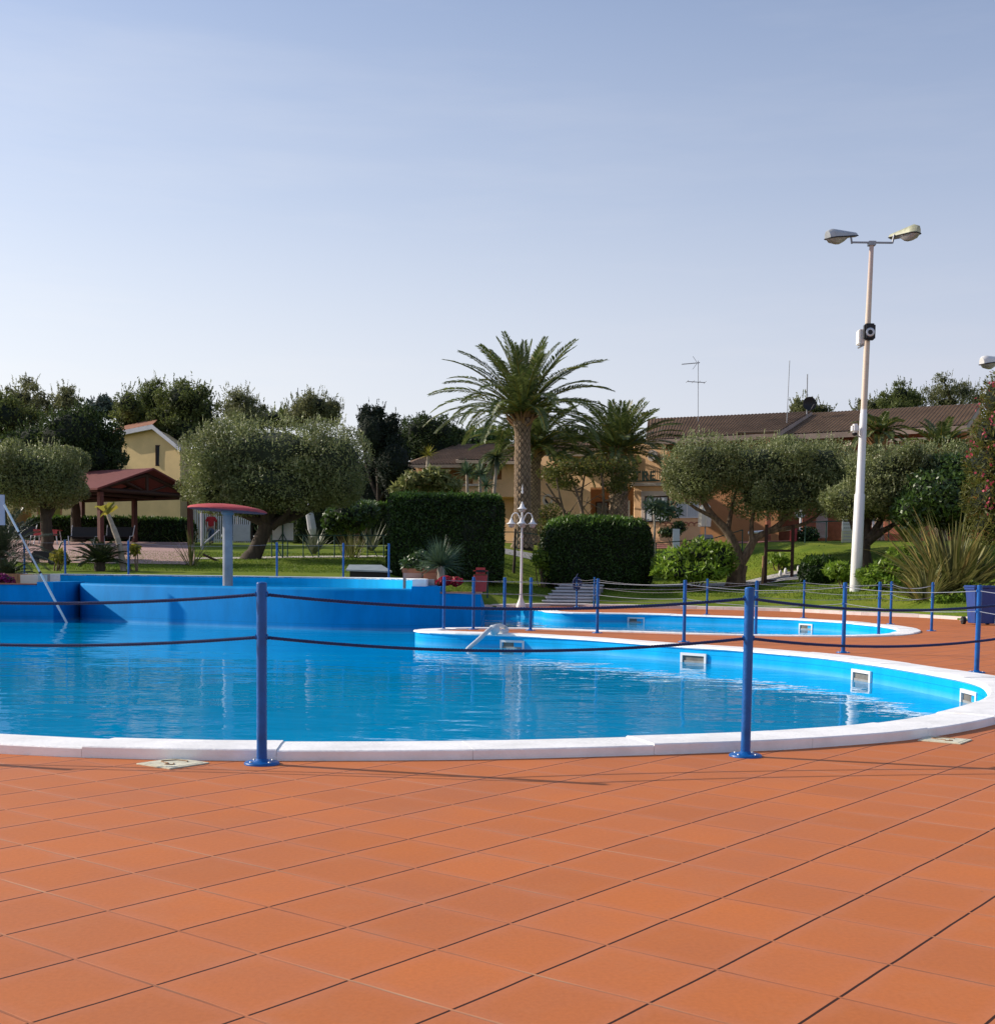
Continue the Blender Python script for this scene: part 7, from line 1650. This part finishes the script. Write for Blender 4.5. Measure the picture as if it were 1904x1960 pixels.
# ================================================================== LIGHT AND SKY
world = bpy.data.worlds.new('World'); scene.world = world; world.use_nodes = True
nt = world.node_tree; nt.nodes.clear()
wo = N(nt, 'ShaderNodeOutputWorld'); bg = N(nt, 'ShaderNodeBackground'); bg.inputs['Strength'].default_value = 0.12
sky = N(nt, 'ShaderNodeTexSky'); sky.sky_type = 'NISHITA'; sky.sun_disc = False
sky.sun_elevation = SUN_EL; sky.sun_rotation = SUN_AZ; sky.altitude = 50; sky.air_density = 1.0; sky.dust_density = 1.0; sky.ozone_density = 2.0
# haze thickening towards the horizon, brighter on the side of the sun, with faint high cloud
tc = N(nt, 'ShaderNodeTexCoord'); sx = N(nt, 'ShaderNodeSeparateXYZ'); L(nt, tc.outputs['Generated'], sx.inputs[0])
hz = N(nt, 'ShaderNodeValToRGB'); e = hz.color_ramp.elements
e[0].position = 0.0; e[0].color = (0.95, 0.95, 0.95, 1); e[1].position = 0.6; e[1].color = (0.03, 0.03, 0.03, 1)
for pos, v in ((0.08, 0.88), (0.17, 0.68), (0.28, 0.40), (0.42, 0.18)):
    x = e.new(pos); x.color = (v, v, v, 1)
L(nt, sx.outputs[2], hz.inputs[0])
sd_ = N(nt, 'ShaderNodeVectorMath', operation='DOT_PRODUCT'); L(nt, tc.outputs['Generated'], sd_.inputs[0]); sd_.inputs[1].default_value = (math.sin(SUN_AZ), math.cos(SUN_AZ), 0)
sr = N(nt, 'ShaderNodeMapRange'); sr.inputs['From Min'].default_value = -0.2; sr.inputs['From Max'].default_value = 0.75; L(nt, sd_.outputs['Value'], sr.inputs[0])
hc = N(nt, 'ShaderNodeMix', data_type='RGBA'); L(nt, sr.outputs[0], hc.inputs[0]); hc.inputs[6].default_value = (5.5, 5.6, 6.4, 1); hc.inputs[7].default_value = (8.6, 8.5, 8.4, 1)
mp = N(nt, 'ShaderNodeMapping'); mp.inputs['Scale'].default_value = (1.2, 1.2, 9); L(nt, tc.outputs['Generated'], mp.inputs[0])
cn = N(nt, 'ShaderNodeTexNoise', Scale=2.2, Detail=6.0, Roughness=0.6); L(nt, mp.outputs[0], cn.inputs['Vector'])
cm = N(nt, 'ShaderNodeMapRange'); cm.inputs['From Min'].default_value = 0.45; cm.inputs['From Max'].default_value = 0.75; cm.inputs['To Max'].default_value = 0.10; L(nt, cn.outputs[0], cm.inputs[0])
ad = N(nt, 'ShaderNodeMath', operation='ADD', use_clamp=True); L(nt, hz.outputs[0], ad.inputs[0]); L(nt, cm.outputs[0], ad.inputs[1])
bl = N(nt, 'ShaderNodeVectorMath', operation='MULTIPLY'); L(nt, sky.outputs[0], bl.inputs[0]); bl.inputs[1].default_value = (1.25, 1.25, 1.35)
mx = N(nt, 'ShaderNodeMix', data_type='RGBA'); L(nt, ad.outputs[0], mx.inputs[0]); L(nt, bl.outputs[0], mx.inputs[6]); L(nt, hc.outputs[2], mx.inputs[7])
L(nt, mx.outputs[2], bg.inputs[0]); L(nt, bg.outputs[0], wo.inputs[0])
sd = bpy.data.lights.new('sun', 'SUN'); sd.energy = 5.0; sd.angle = R(0.53); sd.color = (1.0, 0.90, 0.77)
so = bpy.data.objects.new('sun', sd); COL.objects.link(so); so.location = (-40, 20, 40)
S = Vector((math.sin(SUN_AZ)*math.cos(SUN_EL), math.cos(SUN_AZ)*math.cos(SUN_EL), math.sin(SUN_EL)))
so.rotation_euler = S.to_track_quat('Z', 'Y').to_euler()
scene.render.engine = 'CYCLES'
scene.view_settings.view_transform = 'Standard'; scene.view_settings.look = 'None'; scene.view_settings.exposure = 0; scene.view_settings.gamma = 1
scene.cycles.max_bounces = 6; scene.cycles.diffuse_bounces = 3; scene.cycles.glossy_bounces = 3; scene.cycles.transmission_bounces = 3
scene.cycles.sample_clamp_indirect = 6
